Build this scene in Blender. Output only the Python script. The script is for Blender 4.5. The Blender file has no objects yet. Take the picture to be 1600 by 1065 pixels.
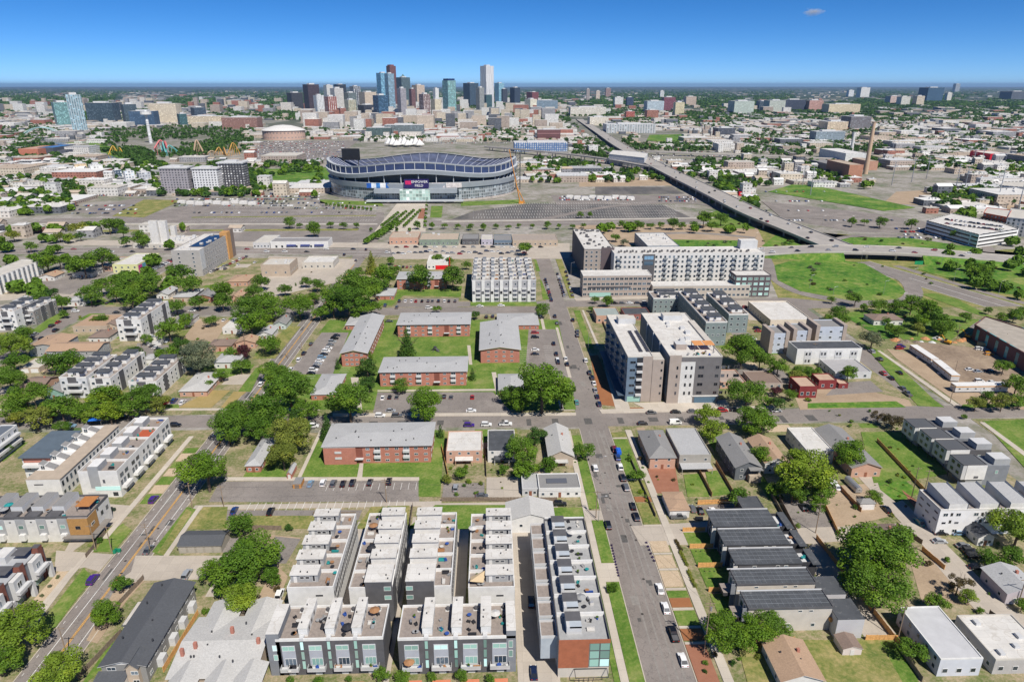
import bpy, math, random
from mathutils import Vector, noise
R = math.radians
sc = bpy.context.scene
# ---------------------------------------------------------------- camera
F = 1067.0; PITCH = math.atan(399.2 / F); YAW = math.atan(35 * math.cos(PITCH) / F); H = 140.0
cam = bpy.data.objects.new('camera', bpy.data.cameras.new('camera')); sc.collection.objects.link(cam)
cam.location = (0, 0, H); cam.rotation_euler = (math.pi / 2 - PITCH, 0, -YAW)
cam.data.sensor_width = 36; cam.data.lens = F / 1600 * 36
cam.data.clip_start = 1; cam.data.clip_end = 200000
sc.camera = cam
# ---------------------------------------------------------------- world, sun, exposure
SUN = Vector((0.40, -0.75, 1.05)).normalized()
el = math.asin(SUN.z); az = math.atan2(SUN.x, SUN.y)
w = bpy.data.worlds.new('World'); sc.world = w; w.use_nodes = True
nt = w.node_tree; bgn = nt.nodes['Background']
sky = nt.nodes.new('ShaderNodeTexSky'); sky.sky_type = 'NISHITA'; sky.sun_disc = False
sky.sun_elevation = el; sky.sun_rotation = az; sky.altitude = 2500
sky.air_density = 0.5; sky.dust_density = 0.0; sky.ozone_density = 7.0
hs = nt.nodes.new('ShaderNodeHueSaturation'); hs.inputs['Saturation'].default_value = 1.2
nt.links.new(sky.outputs[0], hs.inputs['Color']); nt.links.new(hs.outputs[0], bgn.inputs[0]); bgn.inputs[1].default_value = 0.09
sl = bpy.data.lights.new('sun', 'SUN'); sl.energy = 4.3; sl.angle = R(0.5); sl.color = (1, 0.95, 0.87)
so = bpy.data.objects.new('sun', sl); sc.collection.objects.link(so)
so.rotation_euler = SUN.to_track_quat('Z', 'Y').to_euler()
sc.view_settings.view_transform = 'Standard'; sc.view_settings.look = 'None'
sc.view_settings.exposure = 0.4; sc.view_settings.gamma = 1
rnd = random.Random(7)
col = sc.collection

# ---------------------------------------------------------------- pixel of the 1600x1065 photo -> point on a level plane
cY, sY = math.cos(YAW), math.sin(YAW)
def at(px, py, z=0.0):
    u = (px - 800) / F; v = (py - 532.5) / F
    fy = math.cos(PITCH) - v * math.sin(PITCH); fz = -math.sin(PITCH) - v * math.cos(PITCH)
    t = (z - H) / fz
    return (u * t * cY + fy * t * sY, -u * t * sY + fy * t * cY)
def proj(x, y, z=0.0):
    a = x * cY - y * sY; b = x * sY + y * cY; dz = z - H
    zc = b * math.cos(PITCH) - dz * math.sin(PITCH)
    if zc < 1: zc = 1
    return (800 + F * a / zc, 532.5 - F * (b * math.sin(PITCH) + dz * math.cos(PITCH)) / zc, F / zc)

# ---------------------------------------------------------------- materials
MC = {}
def nodemat(name):
    m = bpy.data.materials.new(name); m.use_nodes = True
    return m, m.node_tree, m.node_tree.nodes['Principled BSDF']
def ramp(nt, fac, stops):
    r = nt.nodes.new('ShaderNodeValToRGB'); e = r.color_ramp.elements
    while len(e) < len(stops): e.new(0.5)
    for i, (p, c) in enumerate(stops):
        e[i].position = p; e[i].color = (*c, 1)
    nt.links.new(fac, r.inputs[0]); return r.outputs[0]
def mixc(nt, fac, a, b, mode='MIX'):
    n = nt.nodes.new('ShaderNodeMix'); n.data_type = 'RGBA'; n.blend_type = mode
    for k, v in ((0, fac), (6, a), (7, b)):
        if isinstance(v, (tuple, float, int)): n.inputs[k].default_value = v if k == 0 else (*v, 1)
        else: nt.links.new(v, n.inputs[k])
    return n.outputs[2]
def tex(nt, kind, scale, coord='Object', detail=3, rough=.6, vec=None, stretch=None):
    tc = nt.nodes.new('ShaderNodeTexCoord'); n = nt.nodes.new('ShaderNodeTex' + kind)
    o = tc.outputs[coord]
    if stretch:
        mp = nt.nodes.new('ShaderNodeMapping'); mp.inputs['Scale'].default_value = stretch
        nt.links.new(o, mp.inputs[0]); o = mp.outputs[0]
    nt.links.new(o, n.inputs['Vector']); n.inputs['Scale'].default_value = scale
    if kind == 'Noise': n.inputs['Detail'].default_value = detail; n.inputs['Roughness'].default_value = rough
    return n
def P(c, rough=.85, var=.18, s=.35, metal=0, dirt=None, da=.5, ds=.9, coat=0, spec=.3):
    """plain surface with mottling at two scales and optional stains of colour dirt"""
    k = (c, rough, var, s, metal, dirt, da, ds, coat)
    if k in MC: return MC[k]
    m, nt, b = nodemat('surface')
    n = tex(nt, 'Noise', s, detail=6)
    lo = tuple(x * (1 - var) for x in c); hi = tuple(min(1, x * (1 + var)) for x in c)
    o = ramp(nt, n.outputs[0], [(.32, lo), (.68, hi)])
    if dirt:
        n2 = tex(nt, 'Noise', ds, detail=8, rough=.75)
        f = ramp(nt, n2.outputs[0], [(1 - da, (0, 0, 0)), (1 - da + .12, (1, 1, 1))])
        o = mixc(nt, f, o, dirt)
    nt.links.new(o, b.inputs['Base Color']); b.inputs['Roughness'].default_value = rough
    b.inputs['Metallic'].default_value = metal; b.inputs['Specular IOR Level'].default_value = spec
    b.inputs['Coat Weight'].default_value = coat
    MC[k] = m; return m
def facade(wall, glass=(.05, .08, .11), pw=3.2, ph=3.2, fw=.5, fh=.5, rough=.25, vert=False, var=.5):
    """window grid laid out in metres over a wall (UV = metres along the wall, metres up)"""
    k = ('fac', wall, glass, pw, ph, fw, fh)
    if k in MC: return MC[k]
    m, nt, b = nodemat('facade')
    tc = nt.nodes.new('ShaderNodeTexCoord'); sp = nt.nodes.new('ShaderNodeSeparateXYZ'); nt.links.new(tc.outputs['UV'], sp.inputs[0])
    def math_(op, a, b_=None):
        n = nt.nodes.new('ShaderNodeMath'); n.operation = op
        for i, v in ((0, a), (1, b_)):
            if v is None: continue
            if isinstance(v, (int, float)): n.inputs[i].default_value = v
            else: nt.links.new(v, n.inputs[i])
        return n.outputs[0]
    u = math_('DIVIDE', sp.outputs[0], pw); v = math_('DIVIDE', sp.outputs[1], ph)
    fu = math_('ABSOLUTE', math_('SUBTRACT', math_('FRACT', u), .5)); fv = math_('ABSOLUTE', math_('SUBTRACT', math_('FRACT', v), .5))
    g = math_('MULTIPLY', math_('LESS_THAN', fu, fw / 2), math_('LESS_THAN', fv, fh / 2))
    cb = nt.nodes.new('ShaderNodeCombineXYZ'); nt.links.new(math_('FLOOR', u), cb.inputs[0]); nt.links.new(math_('FLOOR', v), cb.inputs[1])
    wn = nt.nodes.new('ShaderNodeTexWhiteNoise'); nt.links.new(cb.outputs[0], wn.inputs[0])
    gc = ramp(nt, wn.outputs[0], [(0, tuple(x * .6 for x in glass)), (.75, tuple(min(1, x * 1.5) for x in glass)), (1, tuple(min(1, x * 3 + .06) for x in glass))])
    n2 = tex(nt, 'Noise', .15, detail=4)
    wc = ramp(nt, n2.outputs[0], [(.3, tuple(x * .9 for x in wall)), (.7, tuple(min(1, x * 1.08) for x in wall))])
    nt.links.new(mixc(nt, g, wc, gc), b.inputs['Base Color'])
    nt.links.new(math_('SUBTRACT', .85, math_('MULTIPLY', g, .85 - rough)), b.inputs['Roughness'])
    MC[k] = m; return m
def brick(c1, c2, mortar=(.35, .31, .28)):
    k = ('brick', c1, c2)
    if k in MC: return MC[k]
    m, nt, b = nodemat('brickwork')
    n = tex(nt, 'Brick', 1.0, coord='UV'); n.inputs['Color1'].default_value = (*c1, 1); n.inputs['Color2'].default_value = (*c2, 1)
    n.inputs['Mortar'].default_value = (*mortar, 1); n.inputs['Mortar Size'].default_value = .02
    n.inputs['Brick Width'].default_value = .5; n.inputs['Row Height'].default_value = .2
    n2 = tex(nt, 'Noise', .4, detail=5)
    o = mixc(nt, .55, n.outputs[0], ramp(nt, n2.outputs[0], [(.3, c1), (.7, c2)]))
    nt.links.new(o, b.inputs['Base Color']); b.inputs['Roughness'].default_value = .9
    MC[k] = m; return m
def shingle(c, s=1.0):
    k = ('sh', c)
    if k in MC: return MC[k]
    m, nt, b = nodemat('roofing')
    n = tex(nt, 'Noise', 2.2, detail=8, rough=.8); n2 = tex(nt, 'Noise', .15, detail=3)
    o = ramp(nt, n.outputs[0], [(.3, tuple(x * .72 for x in c)), (.7, tuple(min(1, x * 1.25) for x in c))])
    o = mixc(nt, ramp(nt, n2.outputs[0], [(.35, (.0,) * 3), (.7, (.35,) * 3)]), o, tuple(x * .75 for x in c))
    nt.links.new(o, b.inputs['Base Color']); b.inputs['Roughness'].default_value = .95
    MC[k] = m; return m
def ground_mat(stops, s=.05, s2=1.5, mix=.5, rough=.95, extra=None, name='ground'):
    m, nt, b = nodemat(name)
    n = tex(nt, 'Noise', s, detail=8, rough=.65); n2 = tex(nt, 'Noise', s2, detail=6, rough=.8)
    a = ramp(nt, n.outputs[0], stops); c = ramp(nt, n2.outputs[0], stops)
    o = mixc(nt, mix, a, c)
    if extra: o = extra(nt, o)
    nt.links.new(o, b.inputs['Base Color']); b.inputs['Roughness'].default_value = rough
    b.inputs['Specular IOR Level'].default_value = .2
    return m
def cracks(nt, o):
    v = tex(nt, 'Voronoi', .22); v.feature = 'DISTANCE_TO_EDGE'
    n = tex(nt, 'Noise', .3, detail=5)
    mp = nt.nodes.new('ShaderNodeVectorMath'); mp.operation = 'SCALE'; mp.inputs['Scale'].default_value = 9
    tc = nt.nodes.new('ShaderNodeTexCoord'); ad = nt.nodes.new('ShaderNodeVectorMath'); ad.operation = 'ADD'
    nt.links.new(n.outputs['Color'], mp.inputs[0]); nt.links.new(tc.outputs['Object'], ad.inputs[0]); nt.links.new(mp.outputs[0], ad.inputs[1])
    nt.links.new(ad.outputs[0], v.inputs['Vector'])
    f = ramp(nt, v.outputs['Distance'], [(0, (.55,) * 3), (.02, (0,) * 3)])
    n3 = tex(nt, 'Noise', .035, detail=4, stretch=(1, .25, 1))
    o = mixc(nt, ramp(nt, n3.outputs[0], [(.42, (0,) * 3), (.6, (.6,) * 3)]), o, (.21, .19, .175))
    return mixc(nt, f, o, (.04, .04, .04))
def joints(nt, o):
    br = tex(nt, 'Brick', 1.0); br.offset = 0; br.inputs['Color1'].default_value = (0, 0, 0, 1); br.inputs['Color2'].default_value = (.14, .14, .14, 1)
    br.inputs['Mortar'].default_value = (.45, .45, .45, 1); br.inputs['Mortar Size'].default_value = .03
    br.inputs['Brick Width'].default_value = 3.5; br.inputs['Row Height'].default_value = 3.5
    return mixc(nt, br.outputs[0], o, (.16, .14, .12))
def seams(m):
    """welded seams every few metres and ponding rings on a roof membrane"""
    nt = m.node_tree; b = nt.nodes['Principled BSDF']; src = b.inputs['Base Color'].links[0].from_socket
    br = tex(nt, 'Brick', 1.0); br.offset = .4; br.inputs['Color1'].default_value = (0, 0, 0, 1); br.inputs['Color2'].default_value = (.10, .10, .10, 1); br.inputs['Mortar'].default_value = (.5, .5, .5, 1); br.inputs['Mortar Size'].default_value = .04; br.inputs['Brick Width'].default_value = 9; br.inputs['Row Height'].default_value = 2.4
    o = mixc(nt, br.outputs[0], src, (.30, .27, .24)); n = tex(nt, 'Noise', .16, detail=2)
    o = mixc(nt, ramp(nt, n.outputs[0], [(.50, (0,) * 3), (.53, (.45,) * 3), (.545, (.08,) * 3), (.7, (.2,) * 3)]), o, (.36, .32, .27)); nt.links.new(o, b.inputs['Base Color'])
GM = {
 'asphalt': ground_mat([(.4, (.19, .165, .148)), (.6, (.29, .255, .232))], .04, 2.5, .4, extra=cracks),
 'asphalt_dark': ground_mat([(.3, (.07, .07, .07)), (.7, (.14, .132, .127))], .05, 2.0, .4, extra=cracks),
 'lot': ground_mat([(.4, (.18, .157, .143)), (.6, (.31, .275, .25))], .06, 1.6, .45, extra=cracks),
 'concrete': ground_mat([(.3, (.36, .315, .265)), (.7, (.52, .46, .39))], .06, 2.0, .45, extra=joints),
 'paving': ground_mat([(.3, (.42, .37, .31)), (.7, (.58, .52, .44))], .1, 3, .4, extra=joints),
 'dirt': ground_mat([(.3, (.26, .19, .125)), (.7, (.47, .36, .255))], .08, 1.2, .5),
 'browndirt': ground_mat([(.35, (.17, .125, .09)), (.5, (.27, .205, .15)), (.65, (.40, .31, .22))], .05, .5, .5),
 'mulch': ground_mat([(.3, (.23, .09, .04)), (.7, (.36, .16, .07))], .3, 3, .6),
 'gravel': ground_mat([(.35, (.34, .25, .16)), (.65, (.62, .50, .36))], .5, 3.5, .8),
 'lawn': ground_mat([(.38, (.055, .125, .014)), (.49, (.11, .19, .03)), (.57, (.185, .235, .055)), (.68, (.33, .29, .13))], .10, 1.1, .5),
 'dry': ground_mat([(.40, (.09, .14, .03)), (.5, (.20, .205, .06)), (.62, (.38, .30, .14))], .1, .9, .5),
 'drygold': ground_mat([(.3, (.24, .20, .07)), (.5, (.33, .25, .10)), (.72, (.42, .31, .15))], .1, .9, .5),
 'meadow': ground_mat([(.41, (.03, .10, .012)), (.48, (.08, .19, .022)), (.55, (.14, .22, .035)), (.63, (.34, .31, .12))], .028, .22, .5),
 'yard': ground_mat([(.34, (.06, .115, .02)), (.46, (.15, .17, .06)), (.56, (.34, .27, .18)), (.72, (.46, .38, .29))], .11, .9, .5),
 'brickpave': ground_mat([(.3, (.24, .10, .06)), (.7, (.36, .17, .11))], .4, 4, .5),
 'terracotta': ground_mat([(.3, (.50, .17, .09)), (.7, (.62, .24, .14))], .5, 4, .5),
}
WHITE = P((.66, .65, .63), .7, .08, .6, dirt=(.50, .47, .42), da=.30, ds=.7); WHITE2 = P((.60, .585, .56), .8, .1, .5, dirt=(.45, .42, .38), da=.32)
MEMB = P((.62, .60, .565), .75, .1, .25, dirt=(.40, .35, .29), da=.43, ds=.5); seams(MEMB)
GREYR = P((.34, .34, .34), .85, .15, .3, dirt=(.24, .23, .22), da=.42)
DARKR = P((.075, .08, .088), .75, .2, .3, dirt=(.20, .20, .20), da=.42, ds=.5)
DECK = P((.27, .23, .205), .9, .15, 1.2)
SHG = shingle((.40, .40, .40)); SHD = shingle((.085, .09, .10)); SHM = shingle((.24, .235, .23)); SHT = shingle((.40, .27, .18)); SHB = shingle((.22, .16, .13)); SHW = shingle((.47, .46, .44))
BRICK = brick((.35, .115, .075), (.47, .175, .12)); BRICKD = brick((.20, .05, .045), (.28, .07, .06)); BRICKT = brick((.45, .25, .17), (.55, .33, .24))
BLACK = P((.045, .045, .05), .7, .2); CHAR = P((.10, .098, .104), .85, .15); SLATE = P((.20, .21, .23), .8, .1); LGREY = P((.52, .52, .52), .8, .08)
MGREY = P((.33, .335, .34), .8, .1); BEIGE = P((.50, .46, .41), .85, .08); TAN = P((.42, .345, .27), .85, .1); BLUEG = P((.17, .22, .28), .6, .12)
WOODO = P((.48, .23, .07), .8, .15, 2); WOODF = P((.36, .19, .09), .9, .25, 1.5); WOODG = P((.20, .155, .12), .9, .25, 1.5); FENCEO = P((.62, .33, .12), .9, .2, 1.5)
METAL = P((.45, .45, .46), .4, .1, metal=.6); DMETAL = P((.06, .06, .065), .5, .1); CONC = P((.50, .47, .42), .9, .12, .2); PVC = P((.62, .62, .6), .6, .08)
def glassm(c=(.03, .045, .06), r=.12):
    k = ('gl', c, r)
    if k in MC: return MC[k]
    m, nt, b = nodemat('glass')
    oi = nt.nodes.new('ShaderNodeObjectInfo')
    o = ramp(nt, oi.outputs['Random'], [(0, tuple(x * .6 for x in c)), (.7, tuple(x * 1.6 for x in c)), (1, tuple(min(1, x * 3 + .08) for x in c))])
    nt.links.new(o, b.inputs['Base Color']); b.inputs['Roughness'].default_value = r; b.inputs['Specular IOR Level'].default_value = .8
    MC[k] = m; return m
GLASS = glassm(); GLTEAL = glassm((.20, .34, .30), .15); GLBLUE = glassm((.06, .12, .18), .1); GLBL = glassm((.02, .022, .028), .08)

# ---------------------------------------------------------------- mesh builder
class MB:
    def __init__(s): s.v = []; s.f = []; s.m = []; s.uv = []
    def face(s, pts, mi=0, uv=None):
        n = len(s.v); s.v += [tuple(p) for p in pts]; s.f.append(tuple(range(n, n + len(pts)))); s.m.append(mi)
        if uv is None:
            a = Vector(pts[0]); b = Vector(pts[1]); d = b - a
            nz = (b - a).cross(Vector(pts[-1]) - a)
            if nz.length and abs(nz.normalized().z) < .5:
                h = Vector((d.x, d.y, 0)); h = h.normalized() if h.length > 1e-6 else Vector((1, 0, 0))
                uv = [((Vector(p) - a).dot(h), p[2]) for p in pts]
            else: uv = [(p[0], p[1]) for p in pts]
        s.uv += uv
        return s
    def box(s, x0, y0, z0, x1, y1, z1, mi=0, top=None, bot=False):
        t = mi if top is None else top
        s.face([(x0, y0, z0), (x1, y0, z0), (x1, y0, z1), (x0, y0, z1)], mi)
        s.face([(x1, y0, z0), (x1, y1, z0), (x1, y1, z1), (x1, y0, z1)], mi)
        s.face([(x1, y1, z0), (x0, y1, z0), (x0, y1, z1), (x1, y1, z1)], mi)
        s.face([(x0, y1, z0), (x0, y0, z0), (x0, y0, z1), (x0, y1, z1)], mi)
        s.face([(x0, y0, z1), (x1, y0, z1), (x1, y1, z1), (x0, y1, z1)], t)
        if bot or z0 > .5: s.face([(x0, y1, z0), (x1, y1, z0), (x1, y0, z0), (x0, y0, z0)], mi)
        return s
    def prism(s, pts, z0, z1, mi=0, top=None, sides=True):
        a = sum(pts[i][0] * pts[(i + 1) % len(pts)][1] - pts[(i + 1) % len(pts)][0] * pts[i][1] for i in range(len(pts)))
        if a < 0: pts = pts[::-1]
        n = len(pts)
        if sides:
            for i in range(n):
                p, q = pts[i], pts[(i + 1) % n]
                s.face([(p[0], p[1], z0), (q[0], q[1], z0), (q[0], q[1], z1), (p[0], p[1], z1)], mi)
        s.face([(p[0], p[1], z1) for p in pts], mi if top is None else top)
        return s
    def ring(s, x0, y0, x1, y1, z0, z1, t, mi=0):
        s.box(x0, y0, z0, x1, y0 + t, z1, mi); s.box(x0, y1 - t, z0, x1, y1, z1, mi)
        s.box(x0, y0 + t, z0, x0 + t, y1 - t, z1, mi); s.box(x1 - t, y0 + t, z0, x1, y1 - t, z1, mi)
        return s
    def cyl(s, x, y, z0, z1, r, n=8, mi=0, r2=None):
        r2 = r if r2 is None else r2
        A = [(x + r * math.cos(2 * math.pi * i / n), y + r * math.sin(2 * math.pi * i / n), z0) for i in range(n)]
        B = [(x + r2 * math.cos(2 * math.pi * i / n), y + r2 * math.sin(2 * math.pi * i / n), z1) for i in range(n)]
        for i in range(n): s.face([A[i], A[(i + 1) % n], B[(i + 1) % n], B[i]], mi)
        if r2 > .01: s.face(B, mi)
        return s
    def tube(s, a, b, r, r2=None, n=6, mi=0):
        a = Vector(a); b = Vector(b); r2 = r if r2 is None else r2
        d = (b - a).normalized(); u = d.cross(Vector((0, 0, 1)) if abs(d.z) < .9 else Vector((1, 0, 0))).normalized(); w_ = d.cross(u)
        A = [a + r * (u * math.cos(2 * math.pi * i / n) + w_ * math.sin(2 * math.pi * i / n)) for i in range(n)]
        B = [b + r2 * (u * math.cos(2 * math.pi * i / n) + w_ * math.sin(2 * math.pi * i / n)) for i in range(n)]
        for i in range(n): s.face([A[(i + 1) % n], A[i], B[i], B[(i + 1) % n]], mi)
        s.face(B, mi); return s
    def gable(s, x0, y0, x1, y1, z, rise, axis='x', over=.4, mi=0, wall=1, t=.12):
        if axis == 'x':
            ym = (y0 + y1) / 2; o = over
            sl_ = rise / ((y1 - y0) / 2); zo = z - sl_ * o
            s.face([(x0 - o, y0 - o, zo), (x1 + o, y0 - o, zo), (x1 + o, ym, z + rise), (x0 - o, ym, z + rise)], mi)
            s.face([(x1 + o, y1 + o, zo), (x0 - o, y1 + o, zo), (x0 - o, ym, z + rise), (x1 + o, ym, z + rise)], mi)
            s.face([(x0 - o, y0 - o, zo - t), (x1 + o, y0 - o, zo - t), (x1 + o, y0 - o, zo), (x0 - o, y0 - o, zo)], wall)
            s.face([(x1, y0, z), (x1, y1, z), (x1, ym, z + rise - .02)], wall); s.face([(x0, y1, z), (x0, y0, z), (x0, ym, z + rise - .02)], wall)
        else:
            xm = (x0 + x1) / 2; o = over; sl_ = rise / ((x1 - x0) / 2); zo = z - sl_ * o
            s.face([(x1 + o, y0 - o, zo), (x1 + o, y1 + o, zo), (xm, y1 + o, z + rise), (xm, y0 - o, z + rise)], mi)
            s.face([(x0 - o, y1 + o, zo), (x0 - o, y0 - o, zo), (xm, y0 - o, z + rise), (xm, y1 + o, z + rise)], mi)
            s.face([(x0 - o, y0 - o, zo - t), (xm, y0 - o, z + rise - t), (xm, y0 - o, z + rise), (x0 - o, y0 - o, zo)], wall)
            s.face([(xm, y0 - o, z + rise - t), (x1 + o, y0 - o, zo - t), (x1 + o, y0 - o, zo), (xm, y0 - o, z + rise)], wall)
            s.face([(x0, y0, z), (x1, y0, z), (xm, y0, z + rise - .02)], wall); s.face([(x1, y1, z), (x0, y1, z), (xm, y1, z + rise - .02)], wall)
        return s
    def hip(s, x0, y0, x1, y1, z, rise, over=.4, mi=0):
        x0 -= over; y0 -= over; x1 += over; y1 += over; wx = x1 - x0; wy = y1 - y0; k = min(wx, wy) / 2
        A = (x0 + k, y0 + k, z + rise); B = (x1 - k, y1 - k, z + rise)
        if wx >= wy:
            B = (x1 - k, y0 + k, z + rise)
            s.face([(x0, y0, z), (x1, y0, z), B, A], mi); s.face([(x1, y1, z), (x0, y1, z), A, B], mi)
            s.face([(x1, y0, z), (x1, y1, z), B], mi); s.face([(x0, y1, z), (x0, y0, z), A], mi)
        else:
            B = (x0 + k, y1 - k, z + rise)
            s.face([(x0, y0, z), (x1, y0, z), A], mi); s.face([(x1, y1, z), (x0, y1, z), B], mi)
            s.face([(x1, y0, z), (x1, y1, z), B, A], mi); s.face([(x0, y1, z), (x0, y0, z), A, B], mi)
        s.face([(x0, y1, z), (x1, y1, z), (x1, y0, z), (x0, y0, z)], mi)
        return s
    def mesh(s, name, mats, smooth=False):
        me = bpy.data.meshes.new(name); me.from_pydata(s.v, [], s.f)
        for m in mats: me.materials.append(m)
        me.polygons.foreach_set('material_index', s.m)
        uvl = me.uv_layers.new(name='UVMap')
        flat = [c for p in s.uv for c in p]
        uvl.data.foreach_set('uv', flat)
        if smooth: me.polygons.foreach_set('use_smooth', [True] * len(s.f))
        me.update(); return me
    def build(s, name, mats, parent=None, loc=None, smooth=False):
        if not isinstance(mats, (list, tuple)): mats = [mats]
        return link(name, s.mesh(name, mats, smooth), parent, loc)
def link(name, me, parent=None, loc=None, rz=0):
    o = bpy.data.objects.new(name, me); col.objects.link(o)
    if parent: o.parent = parent
    if loc: o.location = loc
    if rz: o.rotation_euler = (0, 0, rz)
    return o
def struct(o): o['kind'] = 'structure'; return o

# ---------------------------------------------------------------- things and their labels
THINGS = []
ANCH = []          # (x, y, words): landmarks used to say where a look-alike stands
def anchor(x, y, words): ANCH.append((x, y, words))
def reg(o, label, cat, group=None, auto=False):
    o['label'] = label; o['category'] = cat
    if group: o['group'] = group
    THINGS.append((o, label, auto)); return o
def empty(name, x, y, z=0, rz=0):
    o = bpy.data.objects.new(name, None); col.objects.link(o); o.location = (x, y, z); o.rotation_euler = (0, 0, rz)
    o.empty_display_size = .5
    return o
ORD = ['', 'second', 'third', 'fourth', 'fifth', 'sixth', 'seventh', 'eighth', 'ninth', 'tenth', 'eleventh', 'twelfth', 'thirteenth', 'fourteenth', 'fifteenth', 'sixteenth', 'seventeenth', 'eighteenth', 'nineteenth', 'twentieth']
def ordw(i, n, a, b):
    if i < (n + 1) // 2 or n > 40:
        return a if i == 0 else '%s from %s' % (ORD[i] if i < 20 else '%dth' % (i + 1), a.replace('most', ''))
    j = n - 1 - i
    return b if j == 0 else '%s from %s' % (ORD[j] if j < 20 else '%dth' % (j + 1), b.replace('most', ''))
def finish_labels():
    by = {}
    for o, base, auto in THINGS:
        lab = base; x, y = o.location.x, o.location.y
        if auto and ANCH:
            p = proj(x, y)
            best = None
            for ax, ay, wd in ANCH:
                q = proj(ax, ay); d = math.hypot(q[0] - p[0], (q[1] - p[1]) * 1.3)
                if best is None or d < best[0]: best = (d, q, wd)
            q = best[1]; dx = p[0] - q[0]; dy = p[1] - q[1]
            rel = ('right of' if dx > 0 else 'left of') if abs(dx) > 1.3 * abs(dy) else ('in front of' if dy > 0 else 'behind')
            lab = '%s %s %s' % (base, rel, best[2])
        by.setdefault(lab, []).append(o)
    for lab, os_ in by.items():
        n = len(os_)
        if n > 1:
            pr = {o.name: proj(*o.location) for o in os_}
            xs = [pr[o.name][0] for o in os_]; ys = [pr[o.name][1] for o in os_]
            if max(xs) - min(xs) >= (max(ys) - min(ys)):
                srt = sorted(os_, key=lambda o: pr[o.name][0]); a, b = 'leftmost', 'rightmost'
            else:
                srt = sorted(os_, key=lambda o: -pr[o.name][1]); a, b = 'nearest', 'farthest'
            for i, o in enumerate(srt):
                if a == 'leftmost': wd = ordw(i, n, 'leftmost', 'rightmost')
                else:
                    j = n - 1 - i
                    wd = ('nearest' if i == 0 else '%s nearest' % (ORD[i] if i < 20 else '%dth' % (i + 1))) if i <= j else ('farthest' if j == 0 else '%s farthest' % (ORD[j] if j < 20 else '%dth' % (j + 1)))
                o['label'] = '%s, %s of %d' % (lab, wd, n)
        else: os_[0]['label'] = lab
    for o, base, auto in THINGS:
        l = o['label']
        if len(l.split()) < 4: l += ' in the far skyline'
        if len(l.split()) > 16: l = l.rsplit(' of ', 1)[0]
        if len(l.split()) > 16: l = l.replace('flat roofed ', '').replace('sports utility car', 'utility car').replace('potted shrub', 'planter')
        if len(l.split()) > 16: l = l.replace(' the ', ' ')
        o['label'] = l
# ---------------------------------------------------------------- setting helpers
EPS = [0]
def zlev(base): EPS[0] += 1; return base + (EPS[0] % 12) * .0045
ZL = {'asphalt': .0, 'asphalt_dark': .12, 'lot': .12, 'concrete': .14, 'dirt': .11, 'browndirt': .21, 'gravel': .2, 'brickpave': .2, 'mulch': .2, 'terracotta': .2, 'lawn': .2, 'dry': .2, 'drygold': .2, 'meadow': .18, 'yard': .03, 'paving': .26}
GN = {'asphalt': 'road', 'asphalt_dark': 'parking_lot', 'lot': 'parking_lot', 'concrete': 'driveway', 'dirt': 'dirt_ground', 'browndirt': 'dirt_ground', 'gravel': 'gravel_bed', 'brickpave': 'brick_pavement', 'mulch': 'mulch_bed', 'terracotta': 'patio_ground', 'lawn': 'lawn', 'dry': 'lawn', 'drygold': 'lawn', 'meadow': 'meadow', 'yard': 'yard_ground', 'paving': 'pavement'}
def gpoly(kind, pts, z=None, name=None):
    """flat ground patch from world points"""
    m = MB(); t = zlev(ZL[kind]) + .012 if z is None else z
    m.prism(pts, t - .3, t, 0)
    return struct(m.build(name or GN[kind], GM[kind]))
def gp(kind, *px, z=None, name=None): return gpoly(kind, [at(px[i], px[i + 1]) for i in range(0, len(px), 2)], z, name)
def gr(kind, x0, y0, x1, y1, z=None, name=None):
    a = at(x0, y0); b = at(x1, y1)
    return gpoly(kind, [(a[0], a[1]), (b[0], a[1]), (b[0], b[1]), (a[0], b[1])], z, name)
def gw(kind, x0, y0, x1, y1, z=None, name=None): return gpoly(kind, [(x0, y0), (x1, y0), (x1, y1), (x0, y1)], z, name)
def offset_line(pts, wd):
    L = []; Rr = []
    for i, p in enumerate(pts):
        a = Vector(pts[max(0, i - 1)][:2]); b = Vector(pts[min(len(pts) - 1, i + 1)][:2])
        d = (b - a).normalized(); n = Vector((-d.y, d.x)); ww = wd[i] if isinstance(wd, (list, tuple)) else wd
        L.append((p[0] + n.x * ww / 2, p[1] + n.y * ww / 2)); Rr.append((p[0] - n.x * ww / 2, p[1] - n.y * ww / 2))
    return L, Rr
def smooth_line(pts, k=5):
    out = []
    n = len(pts)
    for i in range(n - 1):
        p0 = Vector(pts[max(0, i - 1)]); p1 = Vector(pts[i]); p2 = Vector(pts[i + 1]); p3 = Vector(pts[min(n - 1, i + 2)])
        for j in range(k):
            t = j / k
            out.append(tuple(.5 * ((2 * p1) + (p2 - p0) * t + (2 * p0 - 5 * p1 + 4 * p2 - p3) * t * t + (3 * p1 - p0 - 3 * p2 + p3) * t ** 3)))
    out.append(tuple(pts[-1])); return out
def strip_mesh(pts, wd, z, mi=0, m=None, thick=.25):
    """pts may carry z; ribbon with side faces"""
    m = m or MB(); L, Rr = offset_line(pts, wd)
    for i in range(len(pts) - 1):
        z0 = pts[i][2] if len(pts[i]) > 2 else z; z1 = pts[i + 1][2] if len(pts[i + 1]) > 2 else z
        a, b, c, d = Rr[i], Rr[i + 1], L[i + 1], L[i]
        m.face([(*a, z0), (*b, z1), (*c, z1), (*d, z0)], mi)
        m.face([(*a, z0 - thick), (*b, z1 - thick), (*b, z1), (*a, z0)], mi)
        m.face([(*d, z0), (*c, z1), (*c, z1 - thick), (*d, z0 - thick)], mi)
        if z0 > 2: m.face([(*d, z0 - thick), (*c, z1 - thick), (*b, z1 - thick), (*a, z0 - thick)], mi)
    return m
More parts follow.
